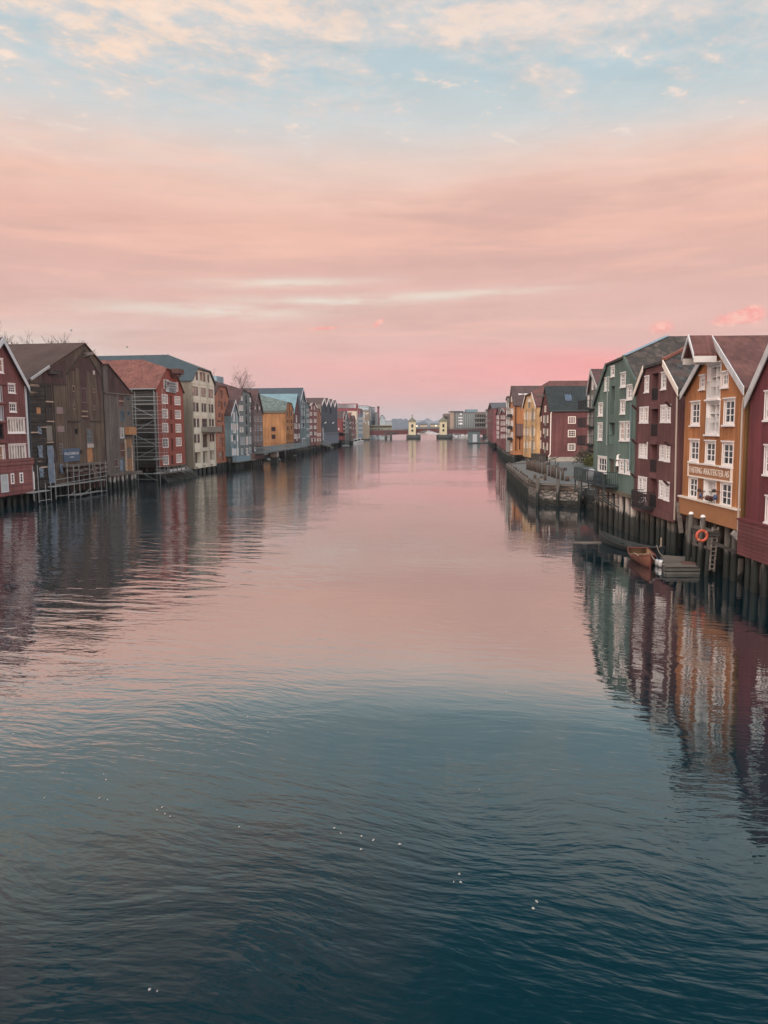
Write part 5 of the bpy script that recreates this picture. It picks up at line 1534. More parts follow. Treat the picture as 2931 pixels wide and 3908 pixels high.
    BGL = glass_mat('blue_wall_glass', (0.16, 0.24, 0.28), 0.12, 0.6)
    DGL = glass_mat('dark_wall_glass', (0.045, 0.065, 0.075), 0.12, 0.6)
    b = Building('tan_brick_block', 'tan brick block with few windows standing at the left end of the bridge', 'building', ((-60, 548), (0, 548)), Z13,
                 [(1386, 1200), (1386, 352), (1582, 352), (1582, 1200)], 14, TAN, R_DARK, flat=True, zb=1.2, eave=0.1)
    b.win([(1405, 400, 1445, 530), (1460, 690, 1485, 720), (1540, 660, 1570, 760), (1410, 600, 1440, 680), (1480, 420, 1515, 480)], 2, 2, PALEBLUE, BGL, 0.2)
    b.panel([(1400, 552, 1450, 566), (1480, 425, 1570, 440)], CREAMW, 'balcony_edge', 0.8)
    b.finish()
    b = Building('glass_topped_block', 'pale blue glass block rising behind the tan brick one', 'building', ((-80, 592), (0, 592)), Z13,
                 [(1252, 1100), (1252, 218), (1556, 218), (1556, 1100)], 20, plain('pale_blue_panels', lin(150, 172, 182, 1.1)), R_DARK, flat=True, zb=1.2, eave=0.1)
    b.win(rows(0, 0, ((1270, 1340), (1350, 1420), (1430, 1545)), ((230, 285), (295, 345))), 3, 1, PALEBLUE, BGL, 0.25)
    b.finish()
    for i, (x0, x1, yt, D, lab) in enumerate(((168, 204, 157, 632, 'tallest dark glass slab of the stepped office by the bridge'), (206, 246, 165, 650, 'middle dark glass slab of the stepped office, pale ribs on its edge'), (246, 279, 226, 640, 'lowest dark glass slab of the stepped office, left of the chimney'))):
        b = Building('glass_office', lab, 'office', ((-90, D), (0, D)), Z5, [(x0, 440), (x0, yt + 12), (x0 + 8, yt), (x1 - 4, yt), (x1, 440)][:0] or [(x0, 440), (x0, yt), (x1, yt), (x1, 440)], 18, plain('dark_office_cladding', lin(70, 88, 98, 1.2)), R_DARK, flat=True, zb=1.2, eave=0.0, group='stepped glass offices by the bridge')
        n = 3
        w = (x1 - x0) / n
        b.win([(x0 + k * w + 2, yt + 6 + j * 38, x0 + (k + 1) * w - 2, yt + 38 + j * 38) for k in range(n) for j in range(4) if yt + 38 + j * 38 < 385], 2, 2, PALEBLUE if i == 1 else plain('grey_window_frame', (0.36, 0.36, 0.36)), DGL, 0.2, cut=False)
        b.finish()
    t0 = Surf((-60, 690), (1, 0))
    a, c = t0.hit(Z5((284.5, 400))), t0.hit(Z5((284.5, 153)))
    t = thing('chimney_stack', 'tall slim dark red industrial chimney left of the arched glass building', 'chimney', t0.W(a[0], 0, 1.2))
    part('shaft', plain('chimney_red', lin(112, 62, 60, 1.2)), t, lambda m: m.tube(t0.W(a[0], 0, 1.2), t0.W(a[0], 0, c[1] - 1.5), 1.25, 1.0, 12), True, world=True)
    part('rim', plain('chimney_dark', (0.05, 0.035, 0.035)), t, lambda m: m.tube(t0.W(a[0], 0, c[1] - 1.5), t0.W(a[0], 0, c[1]), 1.15, 1.15, 12), True, world=True)
    b = Building('arched_glass_building', 'glass fronted building with a steep arched gable just beyond the bridge', 'building', ((-90, 760), (0, 760)), Z5,
                 [(290, 440), (292, 335), (302, 280), (317, 257), (336, 256), (354, 280), (367, 318), (370, 440)], 30, plain('sea_green_cladding', lin(120, 140, 140, 1.1)), R_DARK, zb=1.2, eave=0.05, front=0.5)
    b.win([(300 + k * 17, 335 + j * 18, 313 + k * 17, 350 + j * 18) for k in range(4) for j in range(3)] + [(304 + k * 15, 300, 316 + k * 15, 330) for k in range(4)] + [(312, 268, 325, 294), (328, 268, 341, 294)], 2, 1, PALEBLUE, BGL, 0.25, cut=False)
    b.finish()
    b = Building('low_grey_block', 'low grey green block between arched glass building and distant hills', 'building', ((-90, 880), (0, 880)), Z5,
                 [(371, 430), (371, 322), (440, 322), (440, 430)], 25, plain('grey_green_block', lin(128, 138, 136, 1.1)), R_DARK, flat=True, zb=1.2)
    b.win([(376 + k * 16, 328 + j * 18, 388 + k * 16, 342 + j * 18) for k in range(4) for j in range(3)], 1, 1, PALEBLUE, BGL, 0.2, cut=False)
    b.finish()

    # footbridge gangway parallel to the quay and floating pontoons
    SG = Surf(LINE_B[0], Vector(LINE_B[1]) - Vector(LINE_B[0])).shift(3.5)
    a0, a1 = SG.hit(Z4((178, 1000)))[0], SG.hit(Z4((800, 1000)))[0]
    zt = SG.hit(Z4((480, 982)))[1]
    zl = SG.hit(Z4((480, 1046)))[1]
    t = thing('footbridge', 'long grey steel truss footbridge on one pillar in front of the ochre warehouse', 'footbridge', SG.W((a0 + a1) / 2, -1, zl), math.atan2(SG.a.y, SG.a.x))
    FBM = plain('footbridge_steel', lin(118, 134, 138, 1.1), 0.5)
    part('deck', plain('footbridge_deck', lin(96, 108, 110, 1.1)), t, lambda m: m.box(a0, a1, -2.2, 0.15, zl - .12, zl + .1, SG.W), world=True)
    for o in (0.1, -2.15):
        part('handrail', FBM, t, lambda m: m.box(a0, a1, o - .07, o + .07, zt - .14, zt + .14, SG.W), world=True)
        n = 24
        for k in range(n):
            u = a0 + (a1 - a0) * k / n
            v = a0 + (a1 - a0) * (k + 1) / n
            part('brace', FBM, t, lambda m: m.tube(SG.W(u, o, zl + .15), SG.W(v, o, zt - .1), 0.11), world=True)
    u = SG.hit(Z4((385, 1060)))[0]
    part('pillar', PILE_CONC, t, lambda m: m.box(u - .8, u + 1.4, -1.9, -.2, -2, zl - .13, SG.W), world=True)
    PONT = plain('pontoon_concrete', lin(130, 128, 122, 1.1), 0.8, 0.2, 0.2)
    def pontoon(px, py, L, Wd, ang, label):
        p = G(px, py, 0)
        t = thing('pontoon', label, 'pontoon', (p.x, p.y, -0.2), ang)
        part('float', plain('pontoon_dark', (0.03, 0.035, 0.035)), t, lambda m: m.box(-L / 2, L / 2, -Wd / 2, Wd / 2, 0, 0.42))
        part('deck', PONT, t, lambda m: m.box(-L / 2 - .1, L / 2 + .1, -Wd / 2 - .1, Wd / 2 + .1, 0.425, 0.7))
        return t
    ang = math.atan2(LINE_B[1][1] - LINE_B[0][1], LINE_B[1][0] - LINE_B[0][0])
    pontoon(*Z15((1080, 655)), 9.5, 3.2, ang + .25, 'concrete pontoon floating in front of the ochre warehouse, nearest of the pontoons')
    pontoon(*Z15((1440, 560)), 9.0, 3.0, ang + .25, 'concrete pontoon floating under the far end of the truss footbridge')
    pontoon(*Z13((430, 1432)), 26, 3.0, ang + .15, 'long pontoon at the foot of the gangway below the navy building')
    pontoon(*Z13((900, 1385)), 30, 3.2, ang + .12, 'long pontoon moored beyond the navy building, before the motor boats')
    p0, p1 = SG.shift(-2.5), None
    ga, gb = p0.hit(Z13((150, 1310))), SG.shift(2.0).hit(Z13((455, 1385)))
    A3, B3 = p0.W(ga[0], 0, ga[1]), SG.shift(2.0).W(gb[0], 0, gb[1])
    B3.z = max(B3.z, 0.55)
    t = thing('gangway', 'sloping white railed gangway down to the pontoon below the navy building', 'gangway', B3)
    part('walkway', PONT, t, lambda m: m.beam(A3, B3, 1.6, 0.3), world=True)
    for dz in (0.6, 1.7):
        part('handrail', GALV, t, lambda m: m.beam(A3 + Vector((0, 0, dz)), B3 + Vector((0, 0, dz)), 0.16, 0.16), world=True)
    for k in range(7):
        q = A3 + (B3 - A3) * (k / 6)
        part('post', GALV, t, lambda m: m.tube(q, q + Vector((0, 0, 1.7)), 0.09), world=True)
left_far()

# ------------------------------------------------------------------ bridge and what lies beyond
def bridge():
    BS = Surf((-60, 601), (1, 0))
    h = lambda x, y: BS.hit(Z5((x, y)))
    xl, xr = h(156, 450)[0], h(1530, 450)[0]
    zt, zb = h(400, 433)[1], h(400, 487)[1]
    tl, tr = h(671, 400)[0], h(1025, 400)[0]
    deck_z = zt + 0.25
    t = thing('bascule_bridge', 'red steel girder bridge with two cream towers crossing the river in the distance', 'bridge', BS.W((tl + tr) / 2, -6, 0))
    RED = plain('bridge_red', lin(120, 54, 54, 0.95), 0.55, 0.3, 0.1, 0.4)
    TC = plain('tower_cream', lin(222, 202, 162, 1.2), 0.8, 0.2, 0.06, 0.4)
    ST = stone_mat('pier_stone', (0.12, 0.13, 0.12), (0.08, 0.085, 0.08), 0.7, 1.0, 1.5)
    CAP = plain('copper_cap', lin(110, 106, 84, 1.1))
    GL = plain('deck_edge', lin(120, 100, 94, 1.05))
    def girder(u0, u1, za0, za1, zb0, zb1, n=1, arch=0.0):
        def f(m):
            k = 10 if arch else 1
            for y0, y1 in ((0.0, -0.5), (-12.0, -12.5)):
                for i in range(k):
                    a, c = u0 + (u1 - u0) * i / k, u0 + (u1 - u0) * (i + 1) / k
                    g = lambda v: zb0 + (zb1 - zb0) * v + arch * 4 * v * (1 - v)
                    q = lambda v: za0 + (za1 - za0) * v
                    b0, b1 = g(i / k), g((i + 1) / k)
                    t0, t1 = q(i / k), q((i + 1) / k)
                    vs = [BS.W(a, y0, b0), BS.W(c, y0, b1), BS.W(c, y0, t1), BS.W(a, y0, t0), BS.W(a, y1, b0), BS.W(c, y1, b1), BS.W(c, y1, t1), BS.W(a, y1, t0)]
                    m.mesh(vs, [(0, 1, 2, 3), (5, 4, 7, 6), (0, 4, 5, 1), (3, 2, 6, 7)] + ([(0, 3, 7, 4)] if i == 0 else []) + ([(1, 5, 6, 2)] if i == k - 1 else []))
            s = int(abs(u1 - u0) / 4)
            for i in range(1, s):
                a = u0 + (u1 - u0) * i / s
                v = i / s
                m.box(a - .08, a + .08, 0.001, 0.2, zb0 + (zb1 - zb0) * v + arch * 4 * v * (1 - v), za0 + (za1 - za0) * v, BS.W)
        part('girder', RED, t, f, world=True)
    girder(xl, tl - 3, zt, zt + .9, zb, zb + .7)
    girder(tr + 3, xr, zt + 1.0, zt + .3, zb + .8, zb + .4)
    girder(tl + 3, tr - 3, zt + 1.0, zt + 1.0, zb + 1.0, zb + 1.0, arch=2.6)
    part('deck', GL, t, lambda m: (m.box(xl - 4, tl, -12.8, .35, zt + .05, zt + .62, BS.W), m.box(tl, tr, -12.8, .35, zt + 1.0, zt + 1.45, BS.W), m.box(tr, xr + 4, -12.8, .35, zt + .35, zt + 1.0, BS.W)), world=True)
    for y in (0.2, -12.6):
        part('railing', plain('rail_grey', (.10, .11, .11)), t, lambda m: ([m.box(xl, xr, y - .05, y + .05, zt + 1.45 + k * .5, zt + 1.55 + k * .5, BS.W) for k in (0, 1)], [m.box(xl + i * 2.5 - .05, xl + i * 2.5 + .05, y - .04, y + .04, zt + .6, zt + 2.0, BS.W) for i in range(int((xr - xl) / 2.5))]), world=True)
    for tx in (tl, tr):
        base_z, top_z = h(671, 476)[1], h(671, 327)[1]
        pr = part('pier', ST, t, lambda m: m.mesh([BS.W(tx + a, o, z) for z in (-2, base_z - .4) for a, o in ((-4, 4), (-4, -14), (6.5, -14), (6.5, 4))], [(3, 2, 1, 0), (4, 5, 6, 7), (0, 1, 5, 4), (1, 2, 6, 5), (2, 3, 7, 6), (3, 0, 4, 7)]), world=True)
        part('cutwater', ST, t, lambda m: m.mesh([BS.W(tx - 3.6, 4.01, -2), BS.W(tx + 5.6, 4.01, -2), BS.W(tx + .5, 8, -2), BS.W(tx - 3.6, 4.01, base_z - .2), BS.W(tx + 5.6, 4.01, base_z - .2), BS.W(tx + .5, 7, base_z - .6), BS.W(tx + .3, 4.0, base_z + 1.6)], [(0, 2, 5, 3), (2, 1, 4, 5), (3, 5, 6), (5, 4, 6), (3, 6, 4)]), world=True)
        tw = part('tower', TC, t, lambda m: (m.box(tx - 2.7, tx + 2.7, 0.6, 6.6, base_z - .4, top_z - .5, BS.W), m.box(tx - 3.0, tx + 3.0, .3, 6.9, top_z - .49, top_z, BS.W)), world=True)
        def cap(m):
            q = [BS.W(tx - 3.4, 7.4, top_z + .001), BS.W(tx + 3.4, 7.4, top_z + .001), BS.W(tx + 3.4, -.2, top_z + .001), BS.W(tx - 3.4, -.2, top_z + .001), BS.W(tx, 3.6, top_z + 3.4)]
            m.mesh(q, [(0, 1, 4), (1, 2, 4), (2, 3, 4), (3, 0, 4), (3, 2, 1, 0)])
            m.tube(BS.W(tx, 3.6, top_z + 3.2), BS.W(tx, 3.6, top_z + 6.0), 0.28, 0.06)
            m.tube(BS.W(tx, 3.6, top_z + 4.1), BS.W(tx, 3.6, top_z + 4.7), 0.5, 0.5, 8)
        m = MB(); cap(m)
        M = (Matrix.Translation(t.location)).inverted()
        m.v = [M @ v for v in m.v]
        m.build('cap_roof', CAP, tw)
        for (y0, y1) in ((360, 398), (420, 444)):
            z1, z0 = h(671, y0)[1], h(671, y1)[1]
            m = MB()
            m.box(tx - .75, tx + .75, 6.602, 6.68, z0, z1, BS.W)
            m.v = [M @ v for v in m.v]
            m.build('window', GLASSD, tw)
    part('abutment', ST, t, lambda m: m.box(xl - 9, xl + 1.5, -13, -.6, -2, zt, BS.W), world=True)
    part('abutment', ST, t, lambda m: m.box(xr - 1.5, xr + 9, -13, -.6, -2, zt, BS.W), world=True)
    dz = zt + .65
    # lamps on the deck
    def lamp(x, D, z, hgt, label, grp):
        t = thing('street_lamp', label, 'street lamp', (x, D, z), 0, grp)
        part('post', plain('lamp_grey', (0.2, 0.22, 0.24)), t, lambda m: m.tube((0, 0, 0), (0, 0, hgt), 0.16, 0.09))
        part('arm', plain('lamp_grey', (0.2, 0.22, 0.24)), t, lambda m: m.tube((0, 0, hgt), (0.9, 0, hgt + .25), 0.08))
        part('lamp_head', plain('lamp_pale', (0.5, 0.52, 0.52)), t, lambda m: m.box(0.6, 1.6, -.2, .2, hgt + .15, hgt + .42))
    for k, x in enumerate((478, 502, 858, 866, 1222)):
        p = h(x, 420)
        lamp(BS.W(p[0], 0, 0).x, 602.5 if k % 2 == 0 else 612.0, dz + (0.55 if 671 < x < 1025 else 0.05), 8.5 if k < 2 else 7.5, 'slim street lamp on the red bridge, ' + ('first right of the bus', 'second right of the bus', 'between the towers at the near rail', 'between the towers at the far rail', 'right of both towers')[k], 'lamps on the bridge')
    # articulated bus
    b0, b1, b2 = h(146, 400)[0], h(289, 400)[0], h(438, 400)[0]
    X0, X1, X2 = (BS.W(v, 0, 0).x for v in (b0, b1, b2))
    t = thing('articulated_bus', 'long yellow-green articulated bus with dark windows driving over the left bridge span', 'bus', ((X0 + X2) / 2, 605, dz - .03))
    YEL = plain('bus_green_yellow', lin(150, 146, 92, 1.1), 0.4, 0.5)
    hgt = 3.1 * 2.1
    hgt = h(300, 385)[1] - dz + 1.0
    for a, c in ((X0, X1 - .6), (X1 + .6, X2)):
        part('body', YEL, t, lambda m: (m.box(a, c, 604, 606.6, dz + .5, dz + hgt * .46), m.box(a, c, 604, 606.6, dz + hgt * .86, dz + hgt)), world=True)
        part('window_band', GLASSD, t, lambda m: m.box(a + .05, c - .05, 604.02, 606.58, dz + hgt * .46 + .003, dz + hgt * .86 - .003), world=True)
        for f in (0.2, 0.8):
            x = a + (c - a) * f
            part('wheel', plain('tyre', (0.02, 0.02, 0.02)), t, lambda m: (m.tube((x, 603.9, dz + .5), (x, 604.3, dz + .5), 0.52, 0.52, 14), m.tube((x, 606.3, dz + .5), (x, 606.7, dz + .5), 0.52, 0.52, 14)), world=True)
    part('bellows', plain('bellows_grey', (0.06, 0.06, 0.06)), t, lambda m: m.box(X1 - .598, X1 + .598, 604.2, 606.4, dz + .6, dz + hgt - .2), world=True)
    # pedestrians
    def person(x, y, z, col, label, seed):
        r = random.Random(seed)
        me = bpy.data.meshes.new('person')
        vs = [(0, 0, .95), (0, 0, 1.2), (0, 0, 1.42), (0, 0, 1.52), (0, .02, 1.66), (.1, 0, .9), (.12, .12, .5), (.13, .05, .06), (.13, .2, .03), (-.1, 0, .9), (-.11, -.1, .5), (-.12, -.2, .06), (-.12, -.04, .03),
              (.2, 0, 1.4), (.27, -.06, 1.12), (.28, .06, .86), (-.2, 0, 1.4), (-.27, .06, 1.12), (-.27, .16, .88)]
        ed = [(0, 1), (1, 2), (2, 3), (3, 4), (0, 5), (5, 6), (6, 7), (7, 8), (0, 9), (9, 10), (10, 11), (11, 12), (2, 13), (13, 14), (14, 15), (2, 16), (16, 17), (17, 18)]
        me.from_pydata(vs, ed, [])
        o = bpy.data.objects.new('person', me)
        COL.objects.link(o)
        md = o.modifiers.new('skin', 'SKIN')
        rad = [.15, .16, .15, .06, .105, .1, .07, .05, .05, .1, .07, .05, .05, .07, .05, .04, .07, .05, .04]
        for v, rr in zip(me.skin_vertices[0].data, rad):
            v.radius = (rr, rr)
        me.skin_vertices[0].data[0].use_root = True
        o.modifiers.new('sub', 'SUBSURF').levels = 1
        me.materials.append(plain(col[0], col[1]))
        o.location = (x, y, z)
        o.rotation_euler = (0, 0, r.uniform(0, 6))
        tag(o, label, 'person', 'people on the bridge')
    for i, (x, lab) in enumerate(((600, 'person in dark coat walking on the bridge, left of the pair by the cream tower'), (616, 'person in black coat walking on the bridge, right of the pair by the cream tower'))):
        p = h(x, 410)
        person(BS.W(p[0], 0, 0).x, 603, dz - .05, (('dark_coat', (0.02, 0.022, 0.03)), ('black_coat', (0.015, 0.014, 0.014)))[i], lab, i)

    # sheds seen between and left of the towers
    for i, (x0, x1, yt, lab) in enumerate(((706, 733, 362, 'short dark-roofed quay shed seen just right of the left bridge tower'), (758, 850, 360, 'cream quay shed with flat dark roof in the middle between the towers'), (878, 990, 358, 'longest cream quay shed with warm lights, left of the right bridge tower'))):
        b = Building('quay_shed', lab, 'shed', ((-20, 1500), (90, 1500)), Z5, [(x0, 460), (x0, yt), (x1, yt), (x1, 460)], 16, plain('shed_green_grey', lin(96, 96, 84, 1.2)), R_DARK, flat=True, zb=1.2, thick=1.2, group='quay sheds behind the bridge')
        b.panel([(x0 + 2, yt + 10, x1 - 2, yt + 31)], plain('shed_cream', lin(190, 166, 128, 1.1)), 'cladding_band', 0.12)
        if i != 1:
            b.win([(x0 + (x1 - x0) * .55, yt + 10, x0 + (x1 - x0) * .55 + 14, yt + 26)], 1, 1, WHITE, lit_mat('lit_window', (1.0, 0.85, 0.6), 0.9), 0.2, cut=False, surf=b.S.shift(.13))
        b.finish()
    m = MB()
    p = [Surf((0, 1490), (1, 0)).hit(Z5(q)) for q in ((400, 470), (1100, 470))]
    m.box(p[0][0] - 30, p[1][0] + 200, 1485, 1560, -2, 1.2)
    structure(m.build('far_quay', stone_mat('far_quay_stone', (0.1, 0.1, 0.1), (0.07, 0.07, 0.07), .5, .8, 1.0)))

    # big apartment block at the right behind the bridge
    STON = plain('apartment_beige', lin(176, 150, 132, 1.15), 0.8, 0.2, 0.08, 0.3)
    BRWN = plain('apartment_brown', lin(130, 114, 102, 1.15), 0.8, 0.2, 0.15, 0.3)
    GRID = plain('apartment_white_grid', lin(178, 180, 178, 1.15), 0.7)
    b = Building('apartment_building', 'large waterside apartment building with white window grid and rounded beige corner', 'building', ((40, 720), (140, 720)), Z12,
                 [(680, 760), (680, 205), (1130, 205), (1130, 760)], 30, plain('apartment_dark', lin(104, 104, 98, 1.2)), R_DARK, flat=True, zb=1.8, eave=0.3, thick=0.6)
    b.win([(726 + k * 41.5, y0, 757 + k * 41.5, y1) for k in range(10) for (y0, y1) in ((256, 308), (326, 378), (394, 446), (462, 532))], 1, 1, GRID, GLASSD, 0.5, cut=False)
    b.win([(728 + k * 41.5, 198, 756 + k * 41.5, 224) for k in range(10)], 1, 1, GRID, GLASSD, 0.25, cut=False)
    for k in range(11):
        r = b.rect((720 + k * 41.5, 240, 726 + k * 41.5, 560))
        part('pilaster', GRID, b.t, lambda m: m.box(r[0], r[2], 0.075, 0.4, r[1], r[3], b.S.T))
    b.finish()
    S = b.S
    # rounded corner
    r = b.rect((565, 190, 682, 760))
    def cyl(m):
        n = 20
        cx, R_ = (r[0] + r[2]) / 2 + .5, (r[2] - r[0]) / 2
        pts = []
        for k in range(n + 1):
            th = math.pi + math.pi * k / n
            pts.append((cx + R_ * math.cos(th), -R_ * math.sin(th) * .8))
        for (a, o), (c, o2) in zip(pts, pts[1:]):
            m.poly([S.T(a, o - 2, b.zb), S.T(c, o2 - 2, b.zb), S.T(c, o2 - 2, r[3]), S.T(a, o - 2, r[3])])
        m.poly([S.T(a, o - 2, r[3]) for a, o in pts])
    part('rounded_corner', STON, b.t, cyl)
    r2 = b.rect((480, 225, 566, 760))
    part('side_wing', BRWN, b.t, lambda m: m.box(r2[0], r2[2] + 3, -28, -6, b.zb, r2[3], S.T))
    for j in range(4):
        z = r2[3] - 4 - j * 4.6
        part('balcony', BLACKM, b.t, lambda m: m.box(r2[0] - 1.4, r2[0] + 2, -6, -4, z, z + 1.3, S.T))
        part('window', GLASSD, b.t, lambda m: m.box(r2[0] + 6, r2[0] + 8.5, -5.99, -5.9, z, z + 2.4, S.T))
    r3 = b.rect((1131, 190, 1402, 760))
    part('balcony_wing', BRWN, b.t, lambda m: m.box(r3[0], r3[2], -30, -.5, b.zb, r3[3], S.T))
    for k in range(5):
        for j in range(4):
            x0 = r3[0] + (r3[2] - r3[0]) * (k + .12) / 5
            x1 = r3[0] + (r3[2] - r3[0]) * (k + .8) / 5
            z = r3[3] - 5.0 - j * 4.4
            part('window', GLASSD, b.t, lambda m: m.box(x0, x1, -.498, -.42, z + .2, z + 2.6, S.T))
            part('balcony', plain('balcony_grey', lin(150, 146, 138)), b.t, lambda m: m.box(x0 - .3, x1 + .3, -.41, 1.0, z - 1.1, z + .1, S.T))
    r4 = b.rect((962, 128, 1215, 204))
    part('penthouse', plain('penthouse_blue', lin(118, 146, 156, 1.1)), b.t, lambda m: m.box(r4[0], r4[2], -20, -3, b.top[0][1] + .6, r4[3], S.T))
    r5 = b.rect((585, 165, 875, 190))
    part('roof_canopy', R_DARK, b.t, lambda m: m.box(r5[0], r5[2], -24, 1, r5[1], r5[1] + .8, S.T))
    # white sign frames on a mast in front of it
    SM = Surf((40, 660), (1, 0))
    a = SM.hit(Z12((815, 700)))
    t = thing('sign_mast', 'tall mast carrying four bright white panels in front of the apartment building', 'mast', SM.W(a[0], 0, 1.0))
    top = SM.hit(Z12((825, 170)))[1]
    part('mast', GALV, t, lambda m: m.tube(SM.W(a[0], 0, 1.0), SM.W(a[0], 0, top), 0.3, 0.15), world=True)
    for rc in ((798, 230, 845, 252), (766, 310, 860, 328), (768, 378, 860, 396), (775, 436, 858, 474)):
        q = onS(SM, rc, Z12)
        part('panel', plain('bright_white_trim', (0.85, 0.84, 0.82)), t, lambda m: m.box(q[0], q[2], .2, .5, q[1], q[3], SM.W), world=True)
bridge()

# ------------------------------------------------------------------ boats at the far moorings
def motor_boat_proto():
    t = thing('motor_boat', 'x', 'motor boat')
    HW = plain('boat_white', (0.62, 0.63, 0.62), 0.35, 0.5)
    L, B_ = 9.0, 3.0
    secs = [(-4.5, 1.25, 1.15), (-2, 1.5, 1.2), (1, 1.45, 1.35), (3, 0.95, 1.55), (4.6, 0.06, 1.8)]
    m = MB()
    vs, fs = [], []
    for x, w, h_ in secs:
        vs += [(x, 0, -.3), (x, -w * .75, 0.0), (x, -w, h_), (x, w, h_), (x, w * .75, 0.0)]
    for i in range(len(secs) - 1):
        for k in range(5):
            fs.append((i * 5 + k, i * 5 + (k + 1) % 5, (i + 1) * 5 + (k + 1) % 5, (i + 1) * 5 + k))
    fs += [(4, 3, 2, 1, 0), tuple(len(vs) - 5 + k for k in range(5))]
    m.mesh(vs, fs)
    m.build('hull', HW, t)
    part('cabin', HW, t, lambda m: m.mesh([(-2.2, -1.1, 1.3), (2.2, -.9, 1.4), (2.2, .9, 1.4), (-2.2, 1.1, 1.3), (-1.9, -1, 2.9), (.7, -.85, 2.9), (.7, .85, 2.9), (-1.9, 1, 2.9)], [(4, 5, 6, 7), (0, 1, 5, 4), (1, 2, 6, 5), (2, 3, 7, 6), (3, 0, 4, 7)]))
    part('windscreen', GLASSD, t, lambda m: [m.box(-1.6, .6, s * 1.0 - .06, s * 1.0 + .06, 1.9, 2.6) for s in (-1, 1)] + [m.mesh([(.85, -.75, 2.75), (1.9, -.8, 1.75), (1.9, .8, 1.75), (.85, .75, 2.75), (.75, -.75, 2.7), (1.8, -.8, 1.7), (1.8, .8, 1.7), (.75, .75, 2.7)], [(0, 1, 2, 3), (7, 6, 5, 4), (0, 4, 5, 1), (2, 6, 7, 3)])] + [m.box(-2.26, -2.2, -.8, .8, 1.8, 2.6)])
    part('rub_rail', plain('boat_navy', (0.03, 0.05, 0.08)), t, lambda m: [m.tube((-4.5, s * 1.27, 1.1), (1, s * 1.47, 1.28), 0.09) for s in (-1, 1)])
    return t
def copy_thing(t, loc, rz, label, group=None, scale=1.0):
    r = t.copy()
    COL.objects.link(r)
    r.location = loc
    r.rotation_euler = (0, 0, rz)
    r.scale = (scale,) * 3
    r['label'] = label
    if group:
        r['group'] = group
    for ch in list(t.children):
        c = ch.copy()
        COL.objects.link(c)
        c.parent = r
        for g in ch.children:
            d = g.copy()
            COL.objects.link(d)
            d.parent = c
    return r
BOAT = motor_boat_proto()
